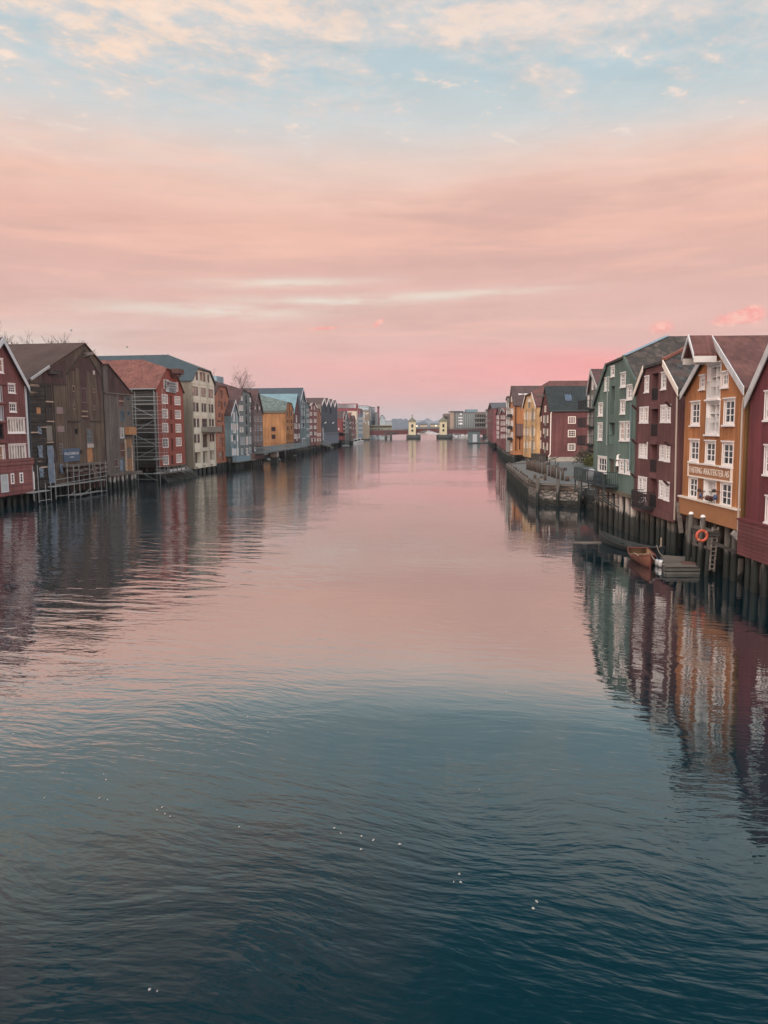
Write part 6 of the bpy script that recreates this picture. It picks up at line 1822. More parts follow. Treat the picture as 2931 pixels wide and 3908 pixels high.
def boats():
    spots = [  # px, py, heading, scale, label
        (Z13((1212, 1330)), 1.45, 1.0, 'pale blue-white motor boat moored left of the boat with yellow canopy frame'),
        (Z13((1310, 1318)), 1.3, 1.15, 'motor boat moored at the left bank, nearest to the bridge of the two there'),
        (Z12((92, 668)), 0.2, 1.3, 'white motor boat seen under the bridge, leftmost between the towers'),
        (Z12((160, 688)), -0.5, 1.3, 'white motor boat second from the left between the bridge towers'),
        (Z12((215, 694)), 2.4, 1.3, 'white motor boat in the middle of the cluster between the towers'),
        (Z12((265, 697)), -0.6, 1.3, 'white motor boat right in the cluster between the towers'),
        (Z12((320, 690)), 0.9, 1.2, 'white motor boat just left of the right bridge tower'),
        (Z12((520, 768)), -1.2, 1.1, 'white motor boat just right of the right bridge pier'),
        (Z12((575, 770)), -1.4, 1.1, 'white motor boat beside the dark post under the right span'),
        (Z12((680, 768)), -1.3, 1.1, 'white motor boat just right of the dark post under the right span'),
        (Z12((755, 768)), -1.7, 1.1, 'white motor boat under the middle of the right span'),
        (Z12((830, 766)), -0.4, 1.1, 'white motor boat lying broadside under the right span'),
        (Z12((915, 768)), 2.7, 1.15, 'white motor boat lying broadside right of the middle of the right span'),
        (Z12((1020, 772)), -1.2, 1.1, 'white motor boat behind the pontoon hut'),
        (Z12((1018, 884)), -1.9, 0.85, 'small dark-hulled boat with white cabin at the pontoon hut'),
        (Z11((400, 606)), 0.4, 1.0, 'grey motor boat moored under the left end of the bridge'),
        (Z11((470, 604)), -0.5, 1.0, 'grey motor boat second under the left end of the bridge'),
        (Z11((545, 598)), 0.2, 1.0, 'grey motor boat third under the left end of the bridge'),
    ]
    first = True
    for (p, rz, sc, lab) in spots:
        q = G(p[0], p[1], 0)
        if first:
            BOAT.location, BOAT.rotation_euler, BOAT['label'], BOAT['group'] = (q.x, q.y, 0), (0, 0, rz), lab, 'motor boats moored near the bridge'
            first = False
        else:
            c = copy_thing(BOAT, (q.x, q.y, 0), rz, lab, 'motor boats moored near the bridge', sc)
            if 'dark-hulled' in lab:
                for ch in c.children:
                    if ch.name.startswith('hull'):
                        ch.data = ch.data.copy()
                        ch.data.materials[0] = plain('boat_navy', (0.03, 0.05, 0.08))
    # dark mooring dolphins below the left span
    for k, x in enumerate((705, 815)):
        q = G(*Z11((x, 612)), 0)
        t = thing('mooring_dolphin', ('dark single mooring dolphin under the left bridge span', 'dark mooring dolphin with slanting brace under the left bridge span')[k], 'mooring post', (q.x, q.y, -1))
        part('post', PILE_DARK, t, lambda m: m.tube((0, 0, -1), (0, 0, 6.2), 0.9, 0.8, 10))
        part('cap', DARKWOOD, t, lambda m: m.box(-1.6, 1.6, -1, 1, 6.2, 7.0))
        if k:
            part('brace', DARKWOOD, t, lambda m: m.tube((0.5, 0, 5), (5, 0, 6.6), 0.5))
    q = G(*Z12((610, 778)), 0)
    t = thing('mooring_post', 'dark post standing in the water under the right bridge span', 'mooring post', (q.x, q.y, -1))
    part('post', PILE_DARK, t, lambda m: m.tube((0, 0, -1), (0, 0, 6.0), 0.9, 0.9, 10))
    part('collar', DARKWOOD, t, lambda m: m.box(-1.3, 1.3, -1, 1, 5.2, 5.9))
    # pontoon hut with stair
    q = G(*Z12((1120, 905)), 0)
    t = thing('pontoon_hut', 'grey hut with door standing on a floating pontoon at the right end of the bridge', 'hut', (q.x, q.y, 0))
    HUT = plain('hut_grey_green', lin(104, 118, 122, 1.2))
    part('float', plain('pontoon_dark', (0.03, 0.035, 0.035)), t, lambda m: m.box(-3.2, 14, -2, 4, -.3, .4))
    part('deck', plain('footbridge_deck', lin(96, 108, 110, 1.1)), t, lambda m: m.box(-3.4, 14.2, -2.2, 4.2, .41, .7))
    part('wall', HUT, t, lambda m: m.box(-3, 3, -1.5, 3, .705, 6.6))
    part('roof', R_DARK, t, lambda m: m.box(-3.4, 3.4, -2, 3.4, 6.605, 7.0))
    part('door', PALEBLUE, t, lambda m: m.box(-.9, 1.4, -1.6, -1.502, .8, 5.0))
    A, B3 = Vector((q.x + 6.5, q.y + 1, .8)), Vector((q.x + 15, q.y + 3, 6.5))
    t = thing('gangway_stair', 'grey sloping gangway stair from the pontoon hut up to the right bank', 'stair', A)
    part('stringer', GALV, t, lambda m: m.beam(A, B3, 2.2, 0.5), world=True)
    part('handrail', GALV, t, lambda m: [m.beam(A + Vector((0, dy, 1.4)), B3 + Vector((0, dy, 1.4)), 0.2, 0.2) for dy in (-1.1, 1.1)], world=True)
    for k in range(6):
        p = A + (B3 - A) * (k / 5)
        part('post', GALV, t, lambda m: [m.tube(p + Vector((0, dy, 0)), p + Vector((0, dy, 1.4)), 0.1) for dy in (-1.1, 1.1)], world=True)
boats()
# ------------------------------------------------------------------ right bank
M_R1 = boards('ochre_yellow_boards', lin(182, 114, 62, 1.4), 0.15, False, 0.10, (0.36, 0.20, 0.09), 0.10, 0.035)
M_R1S = plain('ochre_smooth_skirt', lin(170, 112, 66, 1.35), 0.65, 0.3, 0.1)
R_R1 = tiles('red_brown_pantiles', lin(130, 80, 72, 0.95), lin(112, 68, 62, 0.9), 0.3, 0.4)
M_R2 = boards('plum_maroon_boards', lin(110, 69, 68, 1.4), 0.17, False, 0.08, (0.18, 0.10, 0.10), 0.10, 0.04)
M_R2H = boards('plum_lap_boards', lin(116, 74, 76, 1.4), 0.2, True, 0.05, (0.18, 0.10, 0.10), 0.1)
R_R2 = tiles('grey_black_pantiles', lin(96, 94, 92, 0.85), lin(58, 58, 58, 0.8), 0.3, 0.42, lin(116, 78, 66, 0.7))
R_R3 = tiles('brown_grey_pantiles', lin(114, 96, 86, 0.9), lin(80, 68, 62, 0.8), 0.3, 0.42, lin(70, 64, 60, 0.8))
M_R3 = boards('sea_green_boards', lin(98, 119, 110, 1.45), 0.16, False, 0.08, (0.2, 0.25, 0.22), 0.08, 0.03)
M_R0 = boards('dark_red_boards', lin(120, 56, 60, 1.4), 0.17, False, 0.08, (0.2, 0.08, 0.09), 0.1, 0.04)
M_R0H = boards('brick_red_lap_boards', lin(118, 66, 66, 1.4), 0.2, True, 0.08, (0.2, 0.10, 0.09), 0.1)
M_R5 = boards('brown_maroon_boards', lin(108, 62, 60, 1.4), 0.2, False, 0.1, (0.18, 0.10, 0.09), 0.1)
R_R5 = tiles('black_green_tiles', lin(56, 63, 63, 0.9), lin(46, 53, 53, 0.9), 0.3, 0.4)
M_R6 = boards('light_yellow_boards', lin(204, 158, 104, 1.75), 0.18, False, 0.08, (0.4, 0.28, 0.16), 0.06)
M_R7 = boards('orange_yellow_boards', lin(192, 128, 84, 1.6), 0.18, False, 0.1, (0.36, 0.22, 0.13), 0.08)
M_R7S = boards('ochre_side_boards', lin(184, 114, 62, 1.45), 0.2, False, 0.1, (0.34, 0.2, 0.09), 0.08)
M_R4 = boards('stone_grey_boards', lin(116, 112, 106, 1.35), 0.2, False, 0.1, (0.22, 0.22, 0.2), 0.08)
GREYDOOR = plain('grey_hatch_paint', lin(150, 144, 132, 1.2))

def right_row():
    # R0 dark red at the frame's edge
    b = Building('dark_red_warehouse', 'dark red gabled warehouse with white bargeboard cut by the right edge of the photo', 'warehouse', RLINE_N, Z8,
                 [(912, 1960), (930, 690), (1215, 90), (1700, 640), (1690, 2300)], 26, M_R0, R_R1, sym='R', zb=2.95, barge=plain('silver_white_barge', (0.52, 0.54, 0.54), 0.6, 0.3, 0.25), barge_w=0.34, eave=0.35, front=0.15)
    b.win([(1096, 645, 1190, 905), (1092, 1185, 1190, 1450), (1105, 1695, 1200, 1930)], 2, 3, WHITE, GLASS, 0.12, sill=0.1)
    z0 = 1.75
    part('lap_board_base', M_R0H, b.t, lambda m: m.box(-.15, b.w + .2, 0.003, 0.3, z0, 3.55, b.S.T))
    part('base_cap', M_R0, b.t, lambda m: m.box(-.2, b.w + .2, 0.003, 0.36, 3.553, 3.66, b.S.T))
    b.piles(7, PILE_DARK, (0.0, 1.4, 3.0), 0.17)
    b.finish()

    # R1 yellow architects' house
    b = Building('yellow_warehouse', 'ochre-yellow gabled warehouse with white windows and a projecting white-edged hoist roof', 'warehouse', RLINE_N, Z8,
                 [(265, 1842), (302, 655), (606, 118), (900, 596), (840, 2010)], 24, M_R1, R_R1, zb=2.97, barge=plain('silver_white_barge', (0.52, 0.54, 0.54), 0.6, 0.3, 0.25), barge_w=0.2, eave=0.35, front=0.2)
    S = b.S
    b.win([(364, 748, 444, 960), (690, 718, 790, 955), (352, 1125, 435, 1320), (505, 1138, 598, 1340), (672, 1148, 776, 1370), (340, 1490, 420, 1690), (655, 1545, 758, 1775)], 2, 3, WHITE, glass_mat('river_window_glass', (0.07, 0.075, 0.08)), 0.11, sill=0.14)
    b.win([(452, 488, 497, 600), (670, 452, 728, 580)], 2, 2, WHITE, GLASS, 0.13, sill=0.12)
    b.win([(524, 368, 652, 698), (514, 742, 642, 1052)], 2, 3, WHITE, GLASS, 0.14, recess=0.45, lining=True, sill=0.16, name='loading_door')
    b.win([(488, 1512, 603, 1826)], 2, 3, WHITE, GLASS, 0.14, recess=0.55, lining=True, name='loading_door')
    for rc in ((524, 530, 652, 698), (514, 895, 642, 1052)):
        r = b.rect(rc)
        def rail(m):
            h = r[3]
            m.box(r[0], r[2], 0.05, 0.09, h - .03, h, S.T)
            n = 9
            for i in range(n + 1):
                c = r[0] + (r[2] - r[0]) * i / n
                m.box(c - .012, c + .012, 0.058, 0.082, r[1] + .02, h - .03, S.T)
        part('railing', plain('white_iron', (0.6, 0.6, 0.58)), b.t, rail)
    r = b.rect((265, 1765, 835, 1965))
    zs = b.zb + 1.02
    part('skirt', M_R1S, b.t, lambda m: m.box(-.08, b.w + .08, 0.003, 0.16, b.zb - .02, zs, S.T))
    part('skirt_ledge', CREAMW, b.t, lambda m: m.box(-.1, b.w + .02, 0.003, 0.26, zs + .002, zs + .1, S.T))
    b.pipe([(912, 690), (896, 800), (850, 2035)], 0.055, plain('pale_brown_pipe', (0.42, 0.36, 0.30)), out=0.15)
    # hoist roof
    a, zt = b.top[1]
    zt += b.th
    OUT = 1.55
    part('hoist_roof', R_R1, b.t, lambda m: m.mesh([S.T(a + s_ * w, o, zt + dz) for o in (0.27, OUT) for (s_, w, dz) in ((-1, .82, -1.05), (0, 0, 0.04), (1, .82, -1.05), (1, .82, -1.22), (0, 0, -.14), (-1, .82, -1.22))],
                                                   [(0, 1, 7, 6), (1, 2, 8, 7), (2, 3, 9, 8), (3, 4, 10, 9), (4, 5, 11, 10), (5, 0, 6, 11), (0, 5, 4, 1), (1, 4, 3, 2), (6, 7, 10, 11), (7, 8, 9, 10)]))
    SVW = plain('silver_white_barge', (0.52, 0.54, 0.54), 0.6, 0.3, 0.25)
    for sg in (-1, 1):
        part('hoist_bargeboard', SVW, b.t, lambda m: m.mesh([S.T(a + sg * w, o, zt + dz) for o in (OUT + .004, OUT + .07) for w, dz in ((0, .10), (.90, -1.08), (.90, -1.33), (0, -.16))], [(0, 1, 2, 3), (7, 6, 5, 4), (0, 4, 5, 1), (1, 5, 6, 2), (2, 6, 7, 3)]))
        part('hoist_fascia', plain('hoist_white', (0.56, 0.54, 0.50)), b.t, lambda m: m.box(a + sg * .80, a + sg * .86, 0.27, OUT, zt - 1.55, zt - 1.2, S.T))
    part('hoist_beam', GREYWOOD, b.t, lambda m: m.box(a - .12, a + .12, 0.0, OUT - .1, zt - .62, zt - .36, S.T))
    part('side_return', boards('ochre_brown_side', lin(140, 98, 50, 1.25), 0.16, False, 0.15, (0.25, 0.16, 0.08)), b.t, lambda m: m.box(b.w + .003, b.w + .05, -8, -.02, b.zb, b.top[2][1] - .1, S.T))
    b.piles(6, PILE_DARK, (0.25, 1.6, 3.2), 0.18)
    b.finish()
    R1 = b
    # the sign
    SS = Surf(S.o, S.a)
    ra = onS(SS, (350, 1352, 768, 1525), Z8)
    tl, bl, tr_, br = SS.hit(Z8((348, 1350))), SS.hit(Z8((345, 1462))), SS.hit(Z8((768, 1398))), SS.hit(Z8((764, 1528)))
    z1, z0 = (tl[1] + tr_[1]) / 2, (bl[1] + br[1]) / 2
    a0, a1 = tl[0], tr_[0]
    t = thing('sign', 'long white-framed sign with pale lettering across the ochre-yellow warehouse', 'sign', SS.W((a0 + a1) / 2, 0, z0), math.atan2(SS.a.y, SS.a.x))
    part('board', plain('sign_ochre', lin(170, 112, 68, 1.35), 0.6), t, lambda m: m.box(a0, a1, 0.004, 0.07, z0, z1, SS.W), world=True)
    part('frame', CREAMW, t, lambda m: (m.box(a0 - .08, a1 + .08, .004, .12, z1, z1 + .09, SS.W), m.box(a0 - .08, a1 + .08, .004, .12, z0 - .09, z0, SS.W), m.box(a0 - .08, a0, .004, .12, z0, z1, SS.W), m.box(a1, a1 + .08, .004, .12, z0, z1, SS.W)), world=True)
    vs, fs = text_mesh('FASTING ARKITEKTER AS', (a1 - a0) * .93, (z1 - z0) * .52)
    m = MB()
    m.mesh([SS.W(a0 + (a1 - a0) * .035 + v.x, .09 + v.z * .4, z0 + (z1 - z0) * .24 + v.y) for v in vs], fs)
    m.build('lettering', plain('sign_letter_paint', (0.80, 0.72, 0.62)), t, world=True)
    # flower baskets and blue buckets by the lower loading door
    FL = plain('withered_flowers', lin(112, 66, 60), 0.8, 0.1, 0.5, 9)
    BUCK = plain('bucket_blue', lin(58, 80, 122, 1.2), 0.4, 0.5)
    def clump(m, c, r, n, seed):
        q = random.Random(seed)
        for _ in range(n):
            d = Vector((q.gauss(0, 1), q.gauss(0, 1), q.gauss(0, .8)))
            d = d.normalized() * r * q.uniform(.3, 1)
            e = Vector((q.uniform(-1, 1), q.uniform(-1, 1), q.uniform(-1, 1))).normalized() * r * .3
            f = e.orthogonal().normalized() * r * .22
            p = c + d
            m.poly([p - e, p + f, p + e, p - f])
    SO = SS.shift(0.35)
    for i, (px, lab) in enumerate((((452, 1672), 'blue bucket hanging left of the lower loading door of the ochre house'), ((600, 1690), 'blue bucket hanging right of the lower loading door of the ochre house'))):
        q = SO.hit(Z8(px))
        t = thing('bucket', lab, 'bucket', SO.W(q[0], 0, q[1] - .12), 0, 'blue buckets on the ochre house')
        w = (.10, .125)[i]
        part('pail', BUCK, t, lambda m: m.tube((0, 0, 0), (0, 0, .26), w * .8, w, 12), True)
        part('hook', BLACKM, t, lambda m: m.tube((0, 0, .26), (0.3, 0, .42), 0.012))
    for i, (px, r, lab) in enumerate((((440, 1598), .13, 'withered red flower basket on the wall left of the loading door'), ((585, 1602), .12, 'dark hanging basket in the loading doorway, upper right'), ((535, 1682), .2, 'wide withered flower box across the lower loading door'))):
        q = SO.hit(Z8(px))
        t = thing('flower_basket', lab, 'flower basket', SO.W(q[0], 0, q[1] - .15))
        part('basket', DARKWOOD, t, lambda m: m.box(-.09, .09, -.3 if i == 2 else -.1, .3 if i == 2 else .1, -.05, .06))
        part('flowers', FL, t, lambda m: [clump(m, Vector((0, dy, .08)), r * .9, 60, i + 3) for dy in ((-.3, 0, .3) if i == 2 else (0,))])
        part('bracket', BLACKM, t, lambda m: m.box(0.0, .34, -.02, .02, -.03, .0))

    # R2 plum maroon
    b = Building('plum_warehouse', 'plum-maroon warehouse with a central stack of dark railed loading openings', 'warehouse', RLINE_N, Z7,
                 [(671, 2010), (682, 700), (796, 420), (1028, 352), (1176, 655), (1148, 2180)], 24, M_R2, R_R2, zb=2.28, setback=3.4, barge=CREAMW, barge_w=0.22, eave=0.3, front=0.16)
    S = b.S
    b.win([(796, 515, 838, 673), (988, 470, 1037, 638)], 2, 3, WHITE, CURTAIN, 0.1, sill=0.1)
    b.win([(736, 876, 777, 1025), (788, 872, 830, 1026), (979, 854, 1027, 1018), (1042, 848, 1089, 1018), (728, 1280, 769, 1428), (779, 1282, 820, 1435), (968, 1298, 1016, 1457), (1031, 1303, 1081, 1470), (719, 1677, 761, 1824), (771, 1687, 812, 1835), (961, 1729, 1009, 1896), (1023, 1742, 1072, 1920)], 2, 4, WHITE, CURTAIN, 0.1, sill=0.06)
    b.door([(873, 470, 945, 780), (864, 885, 940, 1198), (854, 1297, 928, 1612), (848, 1690, 925, 2020)], plain('dark_doorway', (0.022, 0.024, 0.024)), 0.75, rail=BLACKM)
    for rc in ((862, 790, 944, 878), (856, 1206, 936, 1290), (848, 1622, 930, 1682)):
        b.panel([rc], M_R2H, 'lap_panel', 0.06)
    for p in ((708, 858), (1100, 818), (700, 1250), (1088, 1275), (692, 1645), (1078, 1730)):
        q = S.hit(Z7(p))
        part('window_hood', M_R2H, b.t, lambda m: m.beam(S.T(q[0] - .1, 0.05, q[1] - .2), S.T(q[0] + .1, 0.45, q[1] + .15), 0.25, 0.05))
    q0 = S.hit(Z7((680, 1262))); q1 = S.hit(Z7((1180, 1292)))
    part('string_board', M_R2, b.t, lambda m: (m.box(0.02, 2.9, 0.003, 0.06, q0[1] - .08, q0[1] + .08, S.T), m.box(4.95, b.w, 0.003, 0.06, q0[1] - .08, q0[1] + .08, S.T)))
    sk = S.hit(Z7((900, 2090)))
    part('skirt', M_R2, b.t, lambda m: m.box(-.03, b.w + .03, 0.003, 0.12, b.zb - .1, b.zb + .42, S.T))
    b.pipe([(1235, 712), (1190, 742), (1165, 1900), (1158, 2165)], 0.06, plain('pale_brown_pipe', (0.42, 0.36, 0.30)), out=0.15)
    SO2 = S.shift(1.05)
    r = onS(SO2, (778, 1868, 862, 2050), Z7)
    u1 = b.rect((848, 1690, 925, 2030))[2]
    u0 = b.rect((795, 1690, 860, 2030))[0]
    zf = b.zb + .45
    bal = part('balcony', BLACKM, b.t, lambda m: m.box(u0, u1, 0.125, 1.05, zf - .1, zf, S.T))
    def br(m):
        h = zf + 1.15
        m.box(u0, u1, 1.0, 1.05, h - .05, h, S.T)
        m.box(u0, u0 + .05, .13, 1.0, h - .05, h, S.T)
        m.box(u1 - .05, u1, .13, 1.0, h - .05, h, S.T)
        n = 14
        for i in range(n + 1):
            c = u0 + .02 + (u1 - u0 - .04) * i / n
            m.box(c - .014, c + .014, 1.01, 1.04, zf, h - .05, S.T)
        for i in range(7):
            o = .18 + i * .13
            m.box(u0 + .01, u0 + .035, o - .014, o + .014, zf, h - .05, S.T)
            m.box(u1 - .035, u1 - .01, o - .014, o + .014, zf, h - .05, S.T)
    part('balcony_railing', BLACKM, bal, br)
    b.piles(8, PILE_CONC if False else PILE_DARK, (0.2, 1.5, 3.2), 0.19)
    b.finish()
    hip_trim(b, tiles('orange_ridge_tiles', lin(160, 96, 76, 1.0), lin(130, 78, 64, 1.0), .5, .3), 'ridge_tiles', .34, .16)
    R2 = b
    # bicycle on the balcony
    c = S.W(u1 - .75, 0.72, zf)
    t = thing('bicycle', 'white bicycle leaning inside the black balcony of the plum-maroon house', 'bicycle', c, math.atan2(S.a.y, S.a.x) + .5)
    BW_ = plain('bike_white', (0.6, 0.62, 0.62), 0.4)
    def ring(m, c, r, w, n=20):
        for k in range(n):
            a_, b_ = 2 * math.pi * k / n, 2 * math.pi * (k + 1) / n
            m.tube((c[0] + r * math.cos(a_), c[1], c[2] + r * math.sin(a_)), (c[0] + r * math.cos(b_), c[1], c[2] + r * math.sin(b_)), w, w, 5, False)
    for x in (-.34, .34):
        w_ = part('wheel', plain('tyre', (0.02, 0.02, 0.02)), t, lambda m: ring(m, (x, 0, .3), .28, .02))
        part('spokes', BW_, w_, lambda m: [m.tube((x, 0, .3), (x + .27 * math.cos(k * .7), 0, .3 + .27 * math.sin(k * .7)), .004, .004, 4) for k in range(9)])
    part('frame', BW_, t, lambda m: (m.tube((-.34, 0, .3), (-.05, 0, .33), .018), m.tube((-.05, 0, .33), (-.14, 0, .72), .018), m.tube((-.05, 0, .33), (.22, 0, .68), .018), m.tube((-.13, 0, .68), (.22, 0, .72), .018), m.tube((.22, 0, .75), (.34, 0, .3), .018), m.tube((-.34, 0, .3), (-.13, 0, .66), .014)))
    part('saddle', BLACKM, t, lambda m: m.box(-.26, -.06, -.06, .06, .73, .78))
    part('handlebar', BLACKM, t, lambda m: (m.tube((.22, 0, .72), (.2, 0, .86), .015), m.tube((.2, -.24, .87), (.2, .24, .87), .015)))

    # R3 green
    b = Building('green_warehouse', 'sea-green warehouse with white windows and brown tiled half-hipped roof above the cafe deck', 'warehouse', RLINE_N, Z7,
                 [(196, 1760), (204, 830), (358, 382), (572, 294), (716, 560), (664, 1880)], 28, M_R3, R_R3, zb=3.15, setback=4.2, eave=0.2, front=0.16, barge=boards('sea_green_boards', (0, 0, 0)), barge_w=0.24)
    S = b.S
    b.win([(404, 398, 439, 495)], 1, 2, WHITE, GLASS, 0.13, sill=0.08)
    b.win([(332, 530, 375, 658), (516, 473, 569, 615), (588, 616, 644, 760), (259, 823, 305, 950), (511, 788, 562, 926)], 2, 3, WHITE, CURTAIN, 0.11, sill=0.1)
    b.win([(253, 1053, 299, 1230), (506, 1040, 557, 1235), (576, 1038, 631, 1236)], 2, 3, WHITE, CURTAIN, 0.11, sill=0.1)
    b.win([(253, 1440, 349, 1606)], 3, 2, WHITE, CURTAIN, 0.13, sill=0.08, cross=False)
    b.win([(498, 1475, 549, 1608), (571, 1483, 621, 1620)], 2, 3, WHITE, CURTAIN, 0.13, sill=0.08)
    b.door([(394, 618, 440, 940), (374, 1040, 440, 1296)], plain('dark_green_door', (0.045, 0.06, 0.055)), 0.35, rail=M_R3)
    b.door([(366, 1458, 434, 1622)], boards('brown_grey_door', lin(108, 96, 84), 0.2), 0.25)
    b.win([(460, 1478, 492, 1600)], 1, 1, plain('dim_brown', (0.09, 0.07, 0.06)), GLASSD, 0.09)
    b.pipe([(378, 512), (366, 1298)], 0.07, plain('pale_green_pipe', lin(150, 164, 158)), out=0.12)
    b.pipe([(651, 800), (632, 1590)], 0.06, plain('blue_grey_pipe', lin(112, 138, 142)), out=0.12)
    for p, lab in (((503, 1428), 'wall_lamp'), ((497, 1500), 'wall_lamp')):
        q = S.hit(Z7(p))
        part('wall_lamp', WHITE, b.t, lambda m: (m.tube(S.T(q[0], .18, q[1] - .28), S.T(q[0], .18, q[1] + .1), .14, .08, 8), m.box(q[0] - .03, q[0] + .03, .003, .2, q[1] + .1, q[1] + .16, S.T)))
    part('base_beam', boards('cream_base_beam', lin(128, 116, 96, 1.1), 0.3, True), b.t, lambda m: m.box(-.03, b.w, 0.003, 0.14, b.zb - .25, b.zb + .05, S.T))
    b.piles(8, PILE_CONC, (0.2,), 0.24, lean=0.02)
    b.piles(7, PILE_DARK, (1.8, 3.4), 0.2)
    b.finish()
    hip_trim(b, plain('pale_blue_flashing', lin(140, 172, 188, 1.0), .4, .5), 'ridge_flashing', .42, .06)
    R3 = b

    # cafe deck on the green house
    D0, D1, X0, X1 = 63.6, 73.2, 18.15, 19.55
    fz = 3.62
    t = thing('cafe_deck', 'dark steel balcony deck with upright railing along the foot of the green house', 'deck', ((X0 + X1) / 2, (D0 + D1) / 2, 2.4))
    DM = plain('deck_green_black', (0.030, 0.045, 0.048), 0.5, 0.4)
    part('floor', DM, t, lambda m: m.box(X0, X1, D0, D1, fz - .12, fz), world=True)
    def dr(m):
        h = fz + 1.1
        for (p, q) in (((X0, D0), (X0, D1)), ((X0, D0), (X1, D0)), ((X0, D1), (X1, D1))):
            m.beam((p[0], p[1], h), (q[0], q[1], h), .06, .06)
            m.beam((p[0], p[1], fz + .1), (q[0], q[1], fz + .1), .04, .04)
            L = math.hypot(q[0] - p[0], q[1] - p[1])
            n = int(L / .16)
            for i in range(n + 1):
                f = i / n
                x, y = p[0] + (q[0] - p[0]) * f, p[1] + (q[1] - p[1]) * f
                m.box(x - .012, x + .012, y - .012, y + .012, fz + .1, h - .03)
    part('railing', DM, t, dr, world=True)
    for k in range(5):
        y = D0 + (D1 - D0) * k / 4
        part('post', DM, t, lambda m: m.box(X0 - .04, X0 + .04, y - .04, y + .04, fz, fz + 1.12), world=True)
        part('strut', DM, t, lambda m: (m.box(X0 + .05, X0 + .15, y - .06, y + .06, fz - 1.1, fz - .12), m.beam((X0 + .1, y, fz - 1.05), (X1 + .1, y, fz - 1.9), .1, .1), m.beam((X0 + .1, y, fz - 1.0), (X1, y, fz - 1.0), .08, .08)), world=True)
    # furniture on it
    p = (18.75, 69.4)
    t = thing('covered_grill', 'rounded thing under a white cover on the dark deck by the green house', 'covered grill', (p[0], p[1], fz))
    part('cover', plain('white_cover', (0.58, 0.60, 0.62), 0.6, 0.3, 0.2, 2), t, lambda m: (m.tube((0, 0, .1), (0, 0, .85), .48, .45, 12), m.tube((0, 0, .85), (0, 0, 1.08), .45, .2, 12)), True)
    part('feet', BLACKM, t, lambda m: m.tube((0, 0, 0), (0, 0, .1), .4, .4, 10))
    def chair(p, rz, lab):
        t = thing('chair', lab, 'chair', (p[0], p[1], fz), rz, 'dark chairs on the deck')
        part('seat', BLACKM, t, lambda m: m.box(-.22, .22, -.22, .22, .43, .47))
        part('backrest', BLACKM, t, lambda m: [m.box(-.22, .22, .2, .23, .55 + k * .13, .63 + k * .13) for k in range(3)] + [m.box(s_ * .2 - .02, s_ * .2 + .02, .19, .22, .47, .95) for s_ in (-1, 1)])
        for sx in (-1, 1):
            for sy in (-1, 1):
                part('leg', BLACKM, t, lambda m: m.box(sx * .2 - .02, sx * .2 + .02, sy * .2 - .02, sy * .2 + .02, 0, .43))
    chair((18.7, 64.6), 2.0, 'dark slatted chair nearest the camera on the deck by the green house')
    chair((18.7, 71.2), .6, 'dark slatted chair at the far side of the white covered grill')
    t = thing('table', 'small dark round cafe table on the deck by the green house', 'table', (18.75, 65.7, fz))
    part('top', BLACKM, t, lambda m: m.tube((0, 0, .70), (0, 0, .74), .42, .42, 16))
    part('leg', BLACKM, t, lambda m: m.tube((0, 0, 0), (0, 0, .70), .04, .04, 8))
    t = thing('barrel', 'dark blue barrel planter on the deck right of the white covered grill', 'barrel', (18.75, 67.3, fz))
    part('drum', plain('barrel_blue', (0.03, 0.05, 0.07), 0.5), t, lambda m: (m.tube((0, 0, 0), (0, 0, .45), .34, .4, 14), m.tube((0, 0, .45), (0, 0, .9), .4, .34, 14)), True)
    part('hoop', BLACKM, t, lambda m: [m.tube((0, 0, z), (0, 0, z + .05), .405, .405, 14) for z in (.25, .62)])

    # R4 grey with balconies
    b = Building('stone_grey_house', 'narrow stone-grey gabled house with dark balconies squeezed behind the green house', 'house', ((25.2, 110), (24.6, 70)), Z7,
                 [(152, 1420), (132, 690), (190, 437), (252, 640), (262, 1420)], 18, M_R4, R_L5, zb=5.7, eave=0.2, front=0.3, barge=plain('grey_white_barge', (0.4, 0.4, 0.38)), barge_w=0.3)
    b.win([(181, 545, 197, 655)], 1, 3, WHITE, WARMG, 0.12)
    b.win([(172, 725, 190, 875), (168, 920, 188, 1075), (166, 1122, 187, 1275)], 2, 3, plain('grey_window_frame', (0.36, 0.36, 0.36)), GLASS, 0.12)
    b.finish()
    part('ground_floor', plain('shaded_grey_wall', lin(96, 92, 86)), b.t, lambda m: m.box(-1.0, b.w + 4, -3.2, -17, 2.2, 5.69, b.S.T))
    for k in range(3):
        part('bracket', DARKWOOD, b.t, lambda m: m.beam(b.S.T(.2 + k * 1.2, -.1, 5.6), b.S.T(.2 + k * 1.2, -3.1, 4.4), .16, .16))
    for (y0, y1) in ((812, 895), (1012, 1095), (1210, 1300)):
        q = b.S.hit(Z7((140, y1)))
        z = q[1]
        def bal(m):
            m.box(-1.2, 2.6, 0.003, 1.1, z, z + .15, b.S.T)
        bb = part('balcony', BLACKM, b.t, bal)
        part('balcony_railing', BLACKM, bb, lambda m: (m.box(-1.2, 2.6, 1.05, 1.1, z + 1.1, z + 1.16, b.S.T), [m.box(-1.2 + k * .2, -1.17 + k * .2, 1.06, 1.09, z + .15, z + 1.1, b.S.T) for k in range(20)], [m.box(sx, sx + .05, .003, 1.05, z + 1.1, z + 1.16, b.S.T) for sx in (-1.2, 2.55)], [m.box(sx, sx + .03, .1 + k * .18, .13 + k * .18, z + .15, z + 1.1, b.S.T) for k in range(6) for sx in (-1.19, 2.56)]))
    for (y0, y1) in ((725, 860), (930, 1060), (1130, 1275)):
        b.win([(134, y0, 148, y1)], 1, 3, WHITE, WARMG, 0.14, cut=False)
    ap = b.ridge_pt
